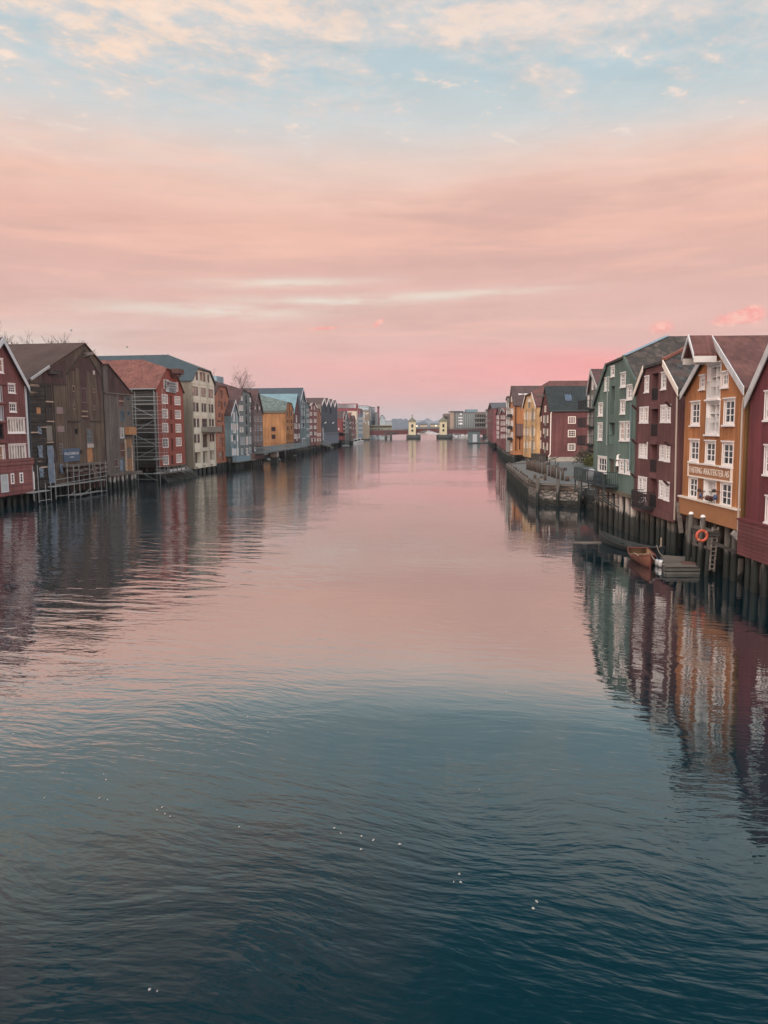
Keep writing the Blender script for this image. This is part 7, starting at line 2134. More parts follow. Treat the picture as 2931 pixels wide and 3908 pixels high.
    part('flue_pipe', plain('pale_metal_flue', (0.5, 0.45, 0.42)), b.t, lambda m: (m.tube(b.S.T(ap[0] + 1.6, -2.5, ap[1] - 2.6), b.S.T(ap[0] + 1.6, -2.5, ap[1] + 1.0), .13), m.tube(b.S.T(ap[0] + 1.6, -2.5, ap[1] + 1.0), b.S.T(ap[0] + 1.6, -2.5, ap[1] + 1.4), .2)))

    # R5 maroon with long side wall
    b = Building('brown_maroon_house', 'brown-maroon house with dark green roof and broad side wall facing the paved quay', 'house', ((30.6, 165), (30.6, 130)), Z6,
                 [(838, 1150), (832, 665), (911, 268), (963, 578), (962, 1192)], 32, M_R5, R_R5, zb=2.98, eave=0.35, front=0.25)
    S = b.S
    b.win([(895, 518, 914, 594), (846, 652, 855, 720), (879, 647, 890, 738), (927, 643, 942, 734), (876, 817, 888, 879), (925, 820, 940, 909), (836, 846, 847, 924), (874, 1000, 885, 1084), (922, 1005, 937, 1094), (836, 968, 849, 1074)], 1, 3, CREAMW, CURTAIN, 0.16)
    b.door([(905, 458, 916, 508)], DARK, 0.3)
    b.panel([(896, 642, 914, 775), (892, 812, 910, 944), (890, 1050, 907, 1134)], GREYDOOR, 'hatch_door', 0.06)
    sd = b.side(True)
    b.win([(1202, 654, 1302, 749), (1200, 832, 1301, 927), (1198, 1012, 1297, 1106)], 4, 3, CREAMW, GLASS, 0.13, surf=sd)
    r = b.rect((960, 1190, 1400, 1235), sd)
    part('plinth', plain('pale_stone_plinth', lin(170, 158, 144, 1.2), 0.8, 0.2, 0.25, 2), b.t, lambda m: m.box(-.3, b.depth, 0.02, 0.15, 1.5, b.zb + .03, sd.T))
    b.pipe([(990, 588), (975, 610), (965, 1150), (940, 1185)], 0.1, CREAMW, surf=sd)
    part('gutter', plain('dark_gutter', (0.05, 0.06, 0.06)), b.t, lambda m: m.tube(S.T(b.w + .32, .2, b.top[-1][1] - .12), S.T(b.w + .32, -b.depth, b.top[-1][1] - .12), .1))
    b.finish()
    eR, ap = b.top[-1], b.ridge_pt
    u = sd.hit(Z6((1235, 560)))[0]
    f0, f1 = .35, .62
    n_ = Vector((ap[1] - eR[1], eR[0] - ap[0])).normalized()
    def Q(f, y, h):
        return S.T(eR[0] + (ap[0] - eR[0]) * f + n_.x * h, -y, eR[1] + (ap[1] - eR[1]) * f + b.th + n_.y * h)
    sk = part('skylight', plain('grey_window_frame', (0.36, 0.36, 0.36)), b.roof, lambda m: m.mesh([Q(f, y, h) for h in (0, .12) for f, y in ((f0, u - .6), (f1, u - .6), (f1, u + .6), (f0, u + .6))], [(7, 6, 5, 4), (0, 4, 5, 1), (1, 5, 6, 2), (2, 6, 7, 3), (3, 7, 4, 0), (4, 5, 6, 7)]))
    sk.data.materials[0] = glass_mat('skylight_blue', (0.10, 0.16, 0.24), 0.05, 0.9)
    e = S.hit(Z6((890, 380)))
    part('hoist_beam', GREYWOOD, b.t, lambda m: m.box(e[0] - .2, e[0] + .2, -.2, 1.4, e[1] - .2, e[1] + .2, S.T))

    # R6 light yellow gable with hatch doors
    b = Building('light_yellow_warehouse', 'light yellow warehouse with grey hatch doors and red half-hipped roof', 'warehouse', ((29.9, 175), (29.9, 140)), Z6,
                 [(609, 1172), (616, 540), (652, 388), (742, 352), (792, 525), (786, 1198)], 24, M_R6, R_R1, zb=2.35, setback=4, barge=CREAMW, barge_w=.35, eave=0.2, front=0.3)
    b.win([(670, 414, 684, 464), (687, 414, 700, 464), (703, 412, 717, 462)], 1, 3, CREAMW, CURTAIN, 0.14)
    b.win([(661, 602, 677, 694), (699, 600, 713, 688), (753, 600, 767, 688), (625, 612, 637, 690), (623, 817, 634, 894), (661, 814, 677, 899), (699, 814, 712, 904), (752, 812, 766, 904), (623, 987, 631, 1064), (660, 987, 675, 1069), (697, 987, 709, 1067), (751, 997, 764, 1084)], 1, 3, CREAMW, CURTAIN, 0.14)
    b.door([(672, 470, 705, 545), (641, 562, 660, 765), (717, 550, 749, 735), (637, 780, 659, 960), (715, 765, 748, 955), (634, 975, 658, 1128), (712, 968, 746, 1150)], GREYDOOR, 0.12)
    b.piles(6, PILE_DARK, (0.3, 2.0), 0.22)
    b.finish()

    # R7 tall orange
    b = Building('tall_orange_house', 'tall orange-yellow house with long brown roof and brown bay on its side wall', 'house', ((30.9, 200), (30.9, 165)), Z6,
                 [(437, 1142), (440, 520), (466, 262), (488, 505), (490, 1172)], 46, M_R7, R_BROWN, zb=2.0, eave=0.4, front=0.35)
    b.win([(452, 395, 466, 460), (448, 555, 464, 640), (466, 550, 480, 640), (448, 710, 462, 790), (464, 708, 478, 790), (447, 862, 461, 942), (464, 862, 478, 945), (446, 1010, 466, 1100)], 2, 3, WHITE, CURTAIN, 0.2)
    b.door([(453, 470, 464, 510)], DARK, .3)
    for y in (655, 810, 960):
        r = b.rect((444, y - 30, 470, y + 10))
        part('balcony', BLACKM, b.t, lambda m: m.box(r[0], r[2], .003, .9, r[1], r[3], b.S.T))
    sd = b.side(True)
    r = b.rect((513, 752, 610, 915), sd)
    part('side_bay', boards('bay_brown_boards', lin(104, 72, 64, 1.3), .3, False, .2), b.t, lambda m: m.mesh([sd.T(a_, o, z) for o in (0.003,) for a_, z in ((r[0], r[1]), (r[2], r[1]), (r[2], r[3]), (r[0], r[3]))] + [sd.T(a_, o, z) for a_, o, z in ((r[0], 1.3, r[1]), (r[2], 1.3, r[1]), (r[2], .5, r[3]), (r[0], .5, r[3]))], [(4, 5, 6, 7), (0, 4, 7, 3), (1, 2, 6, 5), (3, 7, 6, 2), (0, 1, 5, 4)]))
    b.pipe([(512, 505), (512, 1100)], .12, DARK, surf=sd)
    b.pipe([(565, 920), (563, 1090)], .12, DARK, surf=sd)
    b.piles(4, PILE_DARK, (0.3,), 0.25)
    b.finish(side_mat=M_R7S)
    eR, ap = b.top[-1], b.ridge_pt
    for px in (606, 638):
        u = sd.hit(Z6((px, 500)))[0]
        n_ = Vector((ap[1] - eR[1], eR[0] - ap[0])).normalized()
        def Q(f, y, h):
            return b.S.T(eR[0] + (ap[0] - eR[0]) * f + n_.x * h, -y, eR[1] + (ap[1] - eR[1]) * f + b.th + n_.y * h)
        part('skylight', plain('pale_skylight', (0.55, 0.52, 0.50), 0.2), b.roof, lambda m: m.mesh([Q(f, y, h) for h in (0, .15) for f, y in ((.48, u - .8), (.56, u - .8), (.56, u + .8), (.48, u + .8))], [(7, 6, 5, 4), (0, 4, 5, 1), (1, 5, 6, 2), (2, 6, 7, 3), (3, 7, 4, 0)]))

    # R8 white-grey narrow pair
    b = Building('white_grey_house', 'narrow white and grey house wedged left of the tall orange one', 'house', ((31.2, 215), (31.2, 180)), Z6,
                 [(386, 1040), (384, 440), (404, 395), (430, 420), (434, 1090)], 30, plain('white_grey_boards', lin(168, 162, 154, 1.2), 0.6, .3, .1), R_BROWN, zb=2.4, eave=.15, front=.2)
    b.win([(391, y, 399, y + 60) for y in (470, 580, 690, 800, 900)] + [(418, y, 427, y + 60) for y in (480, 590, 700, 810, 910)], 1, 2, WHITE, GLASS, .15)
    b.door([(404, 440, 414, 520), (405, 560, 414, 650), (406, 690, 415, 790), (406, 830, 416, 930)], plain('grey_green_hatch', lin(110, 116, 106)), .2)
    b.piles(4, PILE_DARK, (0.3,), 0.25)
    b.finish()
    # R9 two red houses
    b = Building('crimson_house', 'crimson boarded house with orange roof, nearest of the far red ones on the right bank', 'house', RLINE_B, Z6,
                 [(312, 985), (311, 620), (345, 548), (379, 596), (381, 1000)], 34, boards('crimson_boards', lin(134, 70, 74, 1.35), .2, False, .1, (.2, .1, .1), .1), R_ORNG, zb=2.6, eave=.2, front=.3, barge=plain('grey_white_barge', (0.4, 0.4, 0.38)), barge_w=.3)
    b.win(rows(0, 0, ((318, 326), (340, 352), (364, 374)), ((640, 690), (720, 770), (800, 850), (890, 940))), 1, 2, WHITE, CURTAIN, .2)
    b.piles(6, PILE_DARK, (0.3, 2), 0.25)
    b.finish()
    b = Building('white_windowed_red_house', 'red-brown house with stacked white windows and brown roof beyond the crimson one', 'house', RLINE_B, Z6,
                 [(260, 950), (257, 640), (280, 540), (303, 610), (306, 980)], 40, M_L12, R_BROWN, zb=2.6, eave=.2, front=.3)
    b.win(rows(0, 0, ((262, 274), (280, 290)), ((640, 690), (710, 760), (780, 830), (850, 890), (905, 940))), 1, 2, WHITE, CURTAIN, .15)
    b.piles(5, PILE_DARK, (0.3, 2), 0.25)
    b.finish()
    # R10
    b = Building('big_red_house', 'big far red house with dark blue roof beside the right end of the bridge', 'house', RLINE_B, Z6,
                 [(140, 935), (142, 590), (178, 478), (214, 556), (216, 940)], 60, boards('far_red_boards', lin(126, 68, 72, 1.35), .25, False, .1, (.2, .1, .1), .1), R_DARK, zb=2.2, eave=.3, front=.4)
    b.win(rows(0, 0, ((150, 158), (172, 182), (196, 204)), ((600, 640), (680, 720), (760, 800), (840, 880))), 1, 2, plain('brown_window_frame', (0, 0, 0)), GLASSD, .2)
    b.door([(164, 500, 190, 560)], DARK, .5)
    b.piles(7, PILE_DARK, (0.3, 2), 0.3)
    b.finish()
    b = Building('grey_blue_block', 'grey-blue block just left of the big far red house', 'building', ((70, 520), (60, 440)), Z6,
                 [(112, 900), (114, 575), (130, 560), (145, 575), (146, 900)], 30, plain('grey_brown_far', lin(112, 104, 100, 1.2)), R_DARK, zb=2.0)
    b.win(rows(0, 0, ((116, 122), (128, 136)), ((600, 640), (680, 720), (760, 800))), 1, 2, WHITE, GLASSD, .25)
    b.piles(4, PILE_DARK, (0.3,), 0.3)
    b.finish()
right_row()

# ------------------------------------------------------------------ paved quay, jetty and what stands on them
def quay():
    PZ = 2.2
    g = lambda x, y, z=PZ: G(*Z10((x, y)), z)
    P1, P2, P3 = g(400, 404), g(520, 446), g(1078, 474)
    P3b = g(1150, 432)
    PAVE = plain('quay_paving', lin(116, 116, 114, 1.0), 0.85, 0.2, 0.16, 0.7, 0, 0.01, lin(98, 100, 100, 0.9), 0.5)
    poly = [P1, P2, P3, P3b, Vector((22.5, 76, PZ)), Vector((31, 76, PZ)), Vector((70, 90, PZ)), Vector((70, 150, PZ)), Vector((30.4, 152, PZ)), Vector((29.6, 141, PZ)), g(330, 130)]
    m = MB()
    m.poly([(p.x, p.y, PZ) for p in poly])
    structure(m.build('quay_paving', PAVE))
    m = MB()
    q = [P1, P2, P3, P3b, Vector((22.5, 76, 0)), Vector((22.5, 80, 0)), Vector((24, 100, 0))]
    for a, b in zip(q, q[1:]):
        n = max(1, int((b - a).length / .8))
        for i in range(n):
            c, d = a + (b - a) * (i / n), a + (b - a) * ((i + 1) / n)
            m.poly([(c.x, c.y, -2), (d.x, d.y, -2), (d.x, d.y, PZ - .004), (c.x, c.y, PZ - .004)])
    o = m.build('quay_wall', stone_mat('quay_masonry', (0.30, 0.275, 0.24), (0.17, 0.16, 0.145), 1.1, 2.6, 0.85))
    tag(o, 'rough stone quay wall, pale above and dark algae green at the waterline', 'quay wall')
    # timber edge along the stone front
    t = thing('quay_edge', 'timber edge beams with three upright fender posts on the stone quay wall', 'quay edge', (P2.x, P2.y, 0))
    for a, b in ((P1, P2), (P2, P3)):
        part('edge_beam', GREYWOOD, t, lambda m: m.beam(a + Vector((0, -.16, .1)), b + Vector((0, -.16, .1)), .22, .22), world=True)
        part('lower_beam', POSTW, t, lambda m: m.beam(a + Vector((0, -.2, -.35)), b + Vector((0, -.2, -.35)), .2, .2), world=True)
    for x, y in ((518, 452), (782, 462), (1068, 474)):
        p = g(x, y)
        part('fender_post', PILE_DARK, t, lambda m: m.tube((p.x, p.y - .4, -1.5), (p.x, p.y - .4, PZ + .75), .2, .18, 9), True, True)
    # jetty of timber with gravelled top
    J = [g(122, 186), g(400, 404)]
    inner = [g(330, 130), g(900, 402)]
    m = MB()
    pts = [J[0] + Vector((0, 0, -.06)), J[1] + Vector((0, 0, -.06)), inner[1] + Vector((0, 0, -.06)), inner[0] + Vector((0, 0, -.06))]
    m.poly([(p.x, p.y, PZ + .006) for p in pts])
    structure(m.build('jetty_paving', plain('jetty_gravel', lin(122, 116, 112, 0.95), 0.9, 0.15, 0.25, 2.0)))
    t = thing('jetty', 'low timber jetty edge on many dark piles at the tip of the quay', 'jetty', (J[1].x, J[1].y, 0))
    part('edge_beam', GREYWOOD, t, lambda m: m.beam(J[0] + Vector((0, 0, .0)), J[1] + Vector((0, 0, .0)), .35, .4), world=True)
    part('lower_beam', POSTW, t, lambda m: m.beam(J[0] + Vector((.1, 0, -.8)), J[1] + Vector((.1, 0, -.8)), .2, .25), world=True)
    e = Vector((29.5, 139, PZ))
    part('end_beam', GREYWOOD, t, lambda m: m.beam(J[0], e, .35, .4), world=True)
    for k in range(15):
        p = J[0] + (J[1] - J[0]) * (k / 14)
        part('pile', PILE_DARK, t, lambda m: m.tube((p.x + .12, p.y, -2), (p.x + .05, p.y, PZ - .2), .2, .18, 8), True, True)
    part('back_wall', DARKWOOD, t, lambda m: m.beam(J[0] + Vector((1.2, 0, -2.2)), J[1] + Vector((1.2, 0, -2.2)), .2, 4.3), world=True)
    # posts
    r = random.Random(3)
    def post(name, p, h, rad, lab, cat, grp, mat=POSTW):
        t = thing(name, lab, cat, (p.x, p.y, PZ), 0, grp)
        part('shaft', mat, t, lambda m: m.tube((0, 0, 0), (r.uniform(-.04, .04), r.uniform(-.04, .04), h), rad, rad * .93, 9), True)
        part('end_grain', GREYWOOD, t, lambda m: m.tube((0, 0, h + .002), (0, 0, h + .03), rad * .9, rad * .8, 9))
    A, B_ = (392, 248), (848, 392)
    xs = (392, 415, 440, 466, 498, 530, 562, 598, 628, 672, 710, 748, 795, 848)
    for i, x in enumerate(xs):
        f = (x - A[0]) / (B_[0] - A[0])
        p = g(x, A[1] + (B_[1] - A[1]) * f)
        post('tall_post', p + Vector((r.uniform(-.05, .05), 0, 0)), 1.55 - .2 * f + r.uniform(-.14, .14), .17, 'tall thick brown timber post in the row between jetty and paved quay', 'post', 'row of tall posts on the quay')
    post('corner_post', g(914, 402), .55, .26, 'stubby brown post at the near end of the tall post row', 'post', None)
    for i, x in enumerate((150, 180, 212, 240, 268, 300, 332, 354, 380, 416, 450)):
        f = (x - 122) / (400 - 122)
        p = g(x, 186 + (404 - 186) * f - 6)
        post('short_post', p, .5 + r.uniform(-.1, .12), .15, 'short stump of a post along the outer timber edge of the jetty', 'post', 'short posts on the jetty edge')
    for i, (x, y, h) in enumerate(((490, 372, .5), (572, 376, .4), (620, 392, .75))):
        post('low_post', g(x, y), h, .18, ('low post at the front corner of the gravelled jetty, left of three', 'lowest post at the front of the gravelled jetty, middle of three', 'squared taller post at the front of the gravelled jetty, right of three')[i], 'post', None)
    p, q_ = g(470, 392), g(620, 392)
    o = part('kerb_beam', GREYWOOD, None, lambda m: m.beam(p + Vector((0, 0, .12)), q_ + Vector((0, 0, .12)), .22, .22))
    tag(o, 'grey timber beam lying along the front of the gravelled jetty', 'beam')
    # benches
    def bench(px, rz, lab):
        p = g(*px)
        t = thing('bench', lab, 'bench', (p.x, p.y, PZ), rz, 'plain benches on the quay')
        part('seat', GREYWOOD, t, lambda m: [m.box(-.75, .75, -.2 + k * .14, -.08 + k * .14, .44, .5) for k in range(3)])
        for sx in (-.6, .6):
            for sy in (-.13, .13):
                part('leg', POSTW, t, lambda m: m.box(sx - .06, sx + .06, sy - .06, sy + .06, 0, .438))
    bench((640, 192), .9, 'plain plank bench farthest from the camera on the paved quay')
    bench((742, 226), .9, 'plain plank bench in the middle of the three on the paved quay')
    bench((868, 268), .9, 'plain plank bench nearest the camera on the paved quay')
    # bollard lamp / capstan
    p = g(793, 246)
    t = thing('bollard', 'dark iron bollard with knob head on the paved quay', 'bollard', (p.x, p.y, PZ))
    part('shaft', BLACKM, t, lambda m: m.tube((0, 0, 0), (0, 0, 2.4), .24, .2, 10), True)
    t.scale = (.34,) * 3
    part('knob', BLACKM, t, lambda m: (m.tube((0, 0, 2.4), (0, 0, 2.75), .34, .3, 10), m.tube((0, 0, 2.75), (0, 0, 3.0), .2, .05, 10)), True)
    # old hand crane
    p = g(683, 212)
    t = thing('hand_crane', 'old dark hand crane with spoked wheel and slanting beam on the quay', 'crane', (p.x, p.y, PZ))
    t.scale = (.34,) * 3
    part('post', DARKWOOD, t, lambda m: m.tube((0, 0, 0), (0, 0, 3.0), .3, .26, 9), True)
    part('beam', DARKWOOD, t, lambda m: m.beam((-4.6, 0, 2.0), (4.2, .4, 4.4), .3, .34))
    part('stay', BLACKM, t, lambda m: (m.tube((-4.4, 0, -0.0), (-4.4, 0, 3.2), .2), m.tube((-4.4, 0, 3.0), (-4.4, 0, 3.6), .34, .2)))
    def wheel(m):
        n = 18
        for k in range(n):
            a_, b_ = 2 * math.pi * k / n, 2 * math.pi * (k + 1) / n
            m.tube((1.0 + 1.0 * math.cos(a_), -.45, 3.5 + 1.0 * math.sin(a_)), (1.0 + 1.0 * math.cos(b_), -.45, 3.5 + 1.0 * math.sin(b_)), .1, .1, 6, False)
        for k in range(6):
            a_ = k * math.pi / 3
            m.tube((1.0, -.45, 3.5), (1.0 + math.cos(a_), -.45, 3.5 + math.sin(a_)), .06)
        m.tube((1.0, -.7, 3.5), (1.0, .3, 3.5), .16, .16, 8)
    part('wheel', plain('old_iron', (0.06, 0.06, 0.06), .6, .4), t, wheel)
    part('prop', DARKWOOD, t, lambda m: m.tube((2.8, .3, 0), (2.6, .3, 3.9), .18))
    # stacked timber box by the yellow house, waste bin, lumber
    p = g(590, 60)
    t = thing('timber_shed', 'low dark grey plank shed leaning on the light yellow warehouse', 'shed', (30.0, 146, PZ))
    part('wall', boards('shed_grey_boards', lin(96, 84, 76, 1.1), .2, False, .4), t, lambda m: m.box(-1.2, .2, -3, 4.5, 0, 1.15))
    part('roof', DARKWOOD, t, lambda m: m.box(-1.3, .25, -3.1, 4.6, 1.153, 1.22))
    p = g(1078, 136)
    t = thing('waste_bin', 'black cylindrical waste bin in front of the brown-maroon side wall', 'bin', (p.x, p.y, PZ))
    t.scale = (.45,) * 3
    part('body', BLACKM, t, lambda m: m.tube((0, 0, 0), (0, 0, 2.0), .62, .68, 14), True)
    part('lid', BLACKM, t, lambda m: m.tube((0, 0, 2.0), (0, 0, 2.35), .7, .45, 14), True)
    p = g(808, 138)
    t = thing('stone_plinth', 'low mossy stone block at the left end of the pale plinth', 'stone', (p.x, p.y, PZ))
    t.scale = (.45,) * 3
    part('block', plain('mossy_stone', lin(104, 94, 78), .9, .1, .4, 2, 0, .1), t, lambda m: m.box(-.7, .7, -.5, .5, 0, 1.6))
    part('cap', plain('mossy_stone_cap', lin(120, 110, 96), .9, .1, .3, 2), t, lambda m: m.box(-.8, .8, -.6, .6, 1.603, 1.8))
    p = g(1030, 348)
    t = thing('lumber', 'loose brown planks lying on the quay before the dark deck', 'planks', (p.x, p.y, PZ + .01), .6)
    part('plank', boards('lumber_brown', lin(132, 96, 78), .3, True), t, lambda m: (m.box(-1.5, 1.5, -.2, .05, 0, .08), m.box(-1.3, 1.4, .1, .3, 0, .08)))
    part('plank', PALEWOOD, t, lambda m: m.box(-1.8, -.2, -.7, -.5, 0, .08))
    # stones at the end of the quay under the deck
    for k, (x, y, sc, lab) in enumerate(((1110, 500, 1.1, 'grey boulder pile left, between stone quay and dark deck'), (1190, 560, 1.3, 'squared stone stack under the far end of the dark deck'))):
        p = G(*Z10((x, y)), 1.2)
        t = thing('stone_stack', lab, 'stones', (p.x + .6, p.y, -1))
        for j in range(9):
            part('stone', stone_mat('quay_masonry', 0, 0), t, lambda m: m.box(r.uniform(-1.6, -1.0) * sc, r.uniform(.9, 1.6) * sc, -1.2 * sc, r.uniform(.8, 1.3) * sc, j * .36, j * .36 + .34))
    # shrubs by the grey house
    def shrub(c, rx, ry, h, cols, lab, seed):
        q = random.Random(seed)
        t = thing('shrub', lab, 'shrub', c)
        part('stem', POSTW, t, lambda m: [m.tube((0, 0, 0), (q.uniform(-rx, rx) * .6, q.uniform(-ry, ry) * .6, h * .75), .06, .02, 5) for _ in range(9)])
        for ci, col in enumerate(cols):
            def leaves(m):
                for _ in range(420):
                    th, ph = q.uniform(0, 6.28), q.uniform(0, 1.4)
                    rr = q.uniform(.55, 1.0) * (1 + .18 * math.sin(th * 3 + seed))
                    p = Vector((rx * rr * math.cos(th) * math.cos(ph * .9), ry * rr * math.sin(th) * math.cos(ph * .9), h * (.12 + .88 * rr * math.sin(ph))))
                    e = Vector((q.uniform(-1, 1), q.uniform(-1, 1), q.uniform(-1, 1))).normalized() * .17
                    f = e.orthogonal().normalized() * .11
                    m.poly([p - e, p + f, p + e, p - f])
            part('foliage', plain('leaf_%d_%d' % (seed, ci), col, .8, .15, .35, 3), t, leaves)
    shrub((33.5, 127, PZ), 2.0, 1.8, 2.9, ((.075, .065, .045), (.05, .05, .035)), 'large brownish half-bare shrub at the corner of the brown-maroon wall', 5)
    shrub((33.0, 122.5, PZ), 1.1, 1.3, 1.7, ((.10, .105, .03), (.06, .07, .025)), 'yellow-green shrub beside the green house, in front of the brownish one', 6)
    o = part('shrub_kerb', GREYWOOD, None, lambda m: m.beam(G(*Z10((1125, 140)), PZ + .08), G(*Z10((1250, 195)), PZ + .08), .3, .16))
    tag(o, 'low pale kerb along the shrub bed beside the green house', 'kerb')
quay()

# ------------------------------------------------------------------ boats, raft, landing stage
def landing():
    WOODR = boards('varnished_red_planks', lin(132, 80, 62, 1.2), .09, True, .15, (.24, .17, .12), .15, .01)
    WOODI = boards('boat_inside_wood', lin(168, 128, 92, 1.1), .12, True, .25, (.2, .15, .1), .2, .01)
    BDARK = boards('dark_boat_planks', lin(58, 66, 68, 1.1), .1, True, .2, (.12, .13, .13), .2, .01)
    def rowboat(loc, heading, L, Wd, H, hull, inside, rim, lab, sheer=.38):
        """clinker rowboat, x forward"""
        t = thing('rowboat', lab, 'rowboat', loc, heading)
        n, k = 14, 7
        def sect(u):       # u 0 stern .. 1 bow
            w = Wd / 2 * (math.sin(math.pi * min(1, (u * .72 + .25))) ** .75)
            if u > .999: w = .02
            x = -L / 2 + L * u
            z = H + sheer * (abs(u - .42) / .58) ** 2.2
            keel = -.12 + (.18 * max(0, (u - .8) / .2) ** 2)
            pts = []
            for j in range(k + 1):
                a = math.pi * j / k
                cy = -math.cos(a) * w
                s_ = math.sin(a)
                pts.append((x + (.25 * (z) if False else 0), cy * (1 - .12 * s_), keel + (z - keel) * (1 - s_ ** .8)))
            return pts
        S_ = [sect(i / n) for i in range(n + 1)]
        def shell(m, dw):
            vs, fs = [], []
            for P in S_:
                for p in P:
                    q = Vector(p)
                    vs.append((q.x, q.y * (1 - dw), q.z + (dw * .35 if q.z < H * .7 else 0)))
            for i in range(n):
                for j in range(k):
                    a = i * (k + 1) + j
                    fs.append((a, a + 1, a + k + 2, a + k + 1))
            m.mesh(vs, fs + [tuple(range(k + 1))])
        part('hull', hull, t, lambda m: shell(m, 0), True)
        part('inner_planking', inside, t, lambda m: shell(m, .07), True)
        def gun(m):
            for side in (0, k):
                m.path([Vector(P[side]) + Vector((0, 0, .015)) for P in S_], .035, 6)
            m.tube(Vector(S_[0][0]), Vector(S_[0][k]), .035)
        part('gunwale', rim, t, gun)
        for u in (.18, .42, .66):
            P = sect(u)
            z = H * .68
            w = abs(P[0][1]) * .9
            part('thwart', inside, t, lambda m: m.box(P[0][0] - .13, P[0][0] + .13, -w, w, z, z + .04))
        part('stem', rim, t, lambda m: m.path([Vector((L / 2 - .02, 0, -.05)), Vector((L / 2 + .02, 0, H * .6)), Vector((L / 2 - .01, 0, H + sheer + .12))], .04))
        return t
    stern, bow = G(*Z9((478, 765)), .35), G(*Z9((598, 908)), .1)
    c = (stern + bow) / 2
    hd = math.atan2(bow.y - stern.y, bow.x - stern.x)
    rb = rowboat((c.x, c.y, 0), hd, (bow - stern).length * .95, 1.55, .42, WOODR, WOODI, plain('boat_red_rim', lin(128, 60, 50, 1.1), .45), 'varnished red-brown wooden rowboat with pale thwarts moored by the raft')
    for s_ in (-1, 1):
        part('oar', PALEWOOD, rb, lambda m: m.tube((-1.0, s_ * .42, .45), (.9, s_ * .38, .5), .025))
    a, b2 = G(*Z9((150, 690)), 0), G(*Z9((650, 812)), 0)
    c = (a + b2) / 2
    hd = math.atan2(a.y - b2.y, a.x - b2.x)
    rowboat((c.x, c.y, 0), hd, (a - b2).length * 1.05, 1.35, .36, BDARK, BDARK, DARKWOOD, 'long dark grey wooden rowboat lying behind the red-brown one', .5)
    t0 = G(*Z9((55, 690)), 0)
    o = part('floating_plank', GREYWOOD, None, lambda m: m.beam(t0 + Vector((-1.2, .1, .03)), t0 + Vector((.9, -.1, .05)), .2, .08))
    tag(o, 'pale plank floating in the water left of the dark rowboat', 'plank')
    # raft
    zr = .45
    q = [G(*Z9(p), zr) for p in ((735, 905), (1030, 905), (950, 815), (700, 797))]
    cx_, cy_ = sum(p.x for p in q) / 4, sum(p.y for p in q) / 4
    t = thing('raft', 'weathered square wooden raft of grey planks moored beside the rowboat', 'raft', (cx_, cy_, 0))
    def lerp(u, v, z):
        p = (q[0] * (1 - u) + q[1] * u) * (1 - v) + (q[3] * (1 - u) + q[2] * u) * v
        return Vector((p.x, p.y, z))
    r = random.Random(9)
    for k in range(9):
        v0, v1 = k / 9 + .006, (k + 1) / 9 - .006
        part('deck_plank', GREYWOOD, t, lambda m: m.mesh([lerp(u, v, z) for z in (zr - .05, zr + r.uniform(-.012, .012)) for u, v in ((-.02 + r.uniform(-.02, .02), v0), (1.02 + r.uniform(-.02, .02), v0), (1.02, v1), (-.02, v1))], [(3, 2, 1, 0), (4, 5, 6, 7), (0, 1, 5, 4), (1, 2, 6, 5), (2, 3, 7, 6), (3, 0, 4, 7)]), world=True)
    for z in (.28, .08):
        part('side_log', boards('wet_raft_wood', lin(110, 106, 100, 1.0), .2, True, .4, (.08, .08, .08)), t, lambda m: (m.beam(lerp(0, 0, z), lerp(1, 0, z), .2, .14), m.beam(lerp(0, 0, z), lerp(0, 1, z), .2, .14), m.beam(lerp(1, 0, z), lerp(1, 1, z), .2, .14), m.beam(lerp(0, 1, z), lerp(1, 1, z), .2, .14)), world=True)
    part('float', DARK, t, lambda m: m.mesh([lerp(u, v, z) for z in (-.3, .3) for u, v in ((.06, .06), (.94, .06), (.94, .94), (.06, .94))], [(3, 2, 1, 0), (4, 5, 6, 7), (0, 1, 5, 4), (1, 2, 6, 5), (2, 3, 7, 6), (3, 0, 4, 7)]), world=True)
    part('mat', boards('rusty_plank_mat', lin(126, 88, 74), .2, True), t, lambda m: m.mesh([lerp(u, v, z) for z in (zr + .013, zr + .04) for u, v in ((.55, .18), (.98, .18), (.98, .45), (.55, .45))], [(3, 2, 1, 0), (4, 5, 6, 7), (0, 1, 5, 4), (1, 2, 6, 5), (2, 3, 7, 6), (3, 0, 4, 7)]), world=True)
    for i, (pts, lab) in enumerate((((bow + Vector((0, 0, .75)), lerp(0.0, .15, zr + .02)), 'pale mooring rope from the red-brown rowboat to the raft'),
                                    ((Vector((c.x, c.y, .0)) * 0 + b2 + Vector((0, 0, .75)), lerp(.02, .95, zr + .02)), 'pale mooring rope from the dark rowboat to the far corner of the raft'))):
        a0, a1 = pts
        mid = (a0 + a1) / 2 - Vector((0, 0, .18))
        o = part('mooring_rope', plain('rope_pale', (.34, .31, .27)), None, lambda m: m.path([a0, a0 * .5 + mid * .5 - Vector((0, 0, .06)), mid, mid * .5 + a1 * .5 - Vector((0, 0, .05)), a1], .018))
        tag(o, lab, 'rope')
    # fenders
    for i, (p, lab) in enumerate((((690, 876), 'round white fender with dark top floating between rowboat and raft'), ((656, 866), 'white cylindrical fender hanging at the red-brown rowboat'))):
        c = G(*Z9(p), .22)
        t = thing('fender', lab, 'fender', (c.x, c.y, .0))
        bm = bmesh.new()
        bmesh.ops.create_uvsphere(bm, u_segments=14, v_segments=9, radius=.2)
        for v in bm.verts:
            v.co.z = v.co.z * (1.2 if i else 1.25) + .22
            if i: v.co.x *= .7; v.co.y *= .7
        me = bpy.data.meshes.new('ball'); bm.to_mesh(me); bm.free()
        me.polygons.foreach_set('use_smooth', [True] * len(me.polygons))
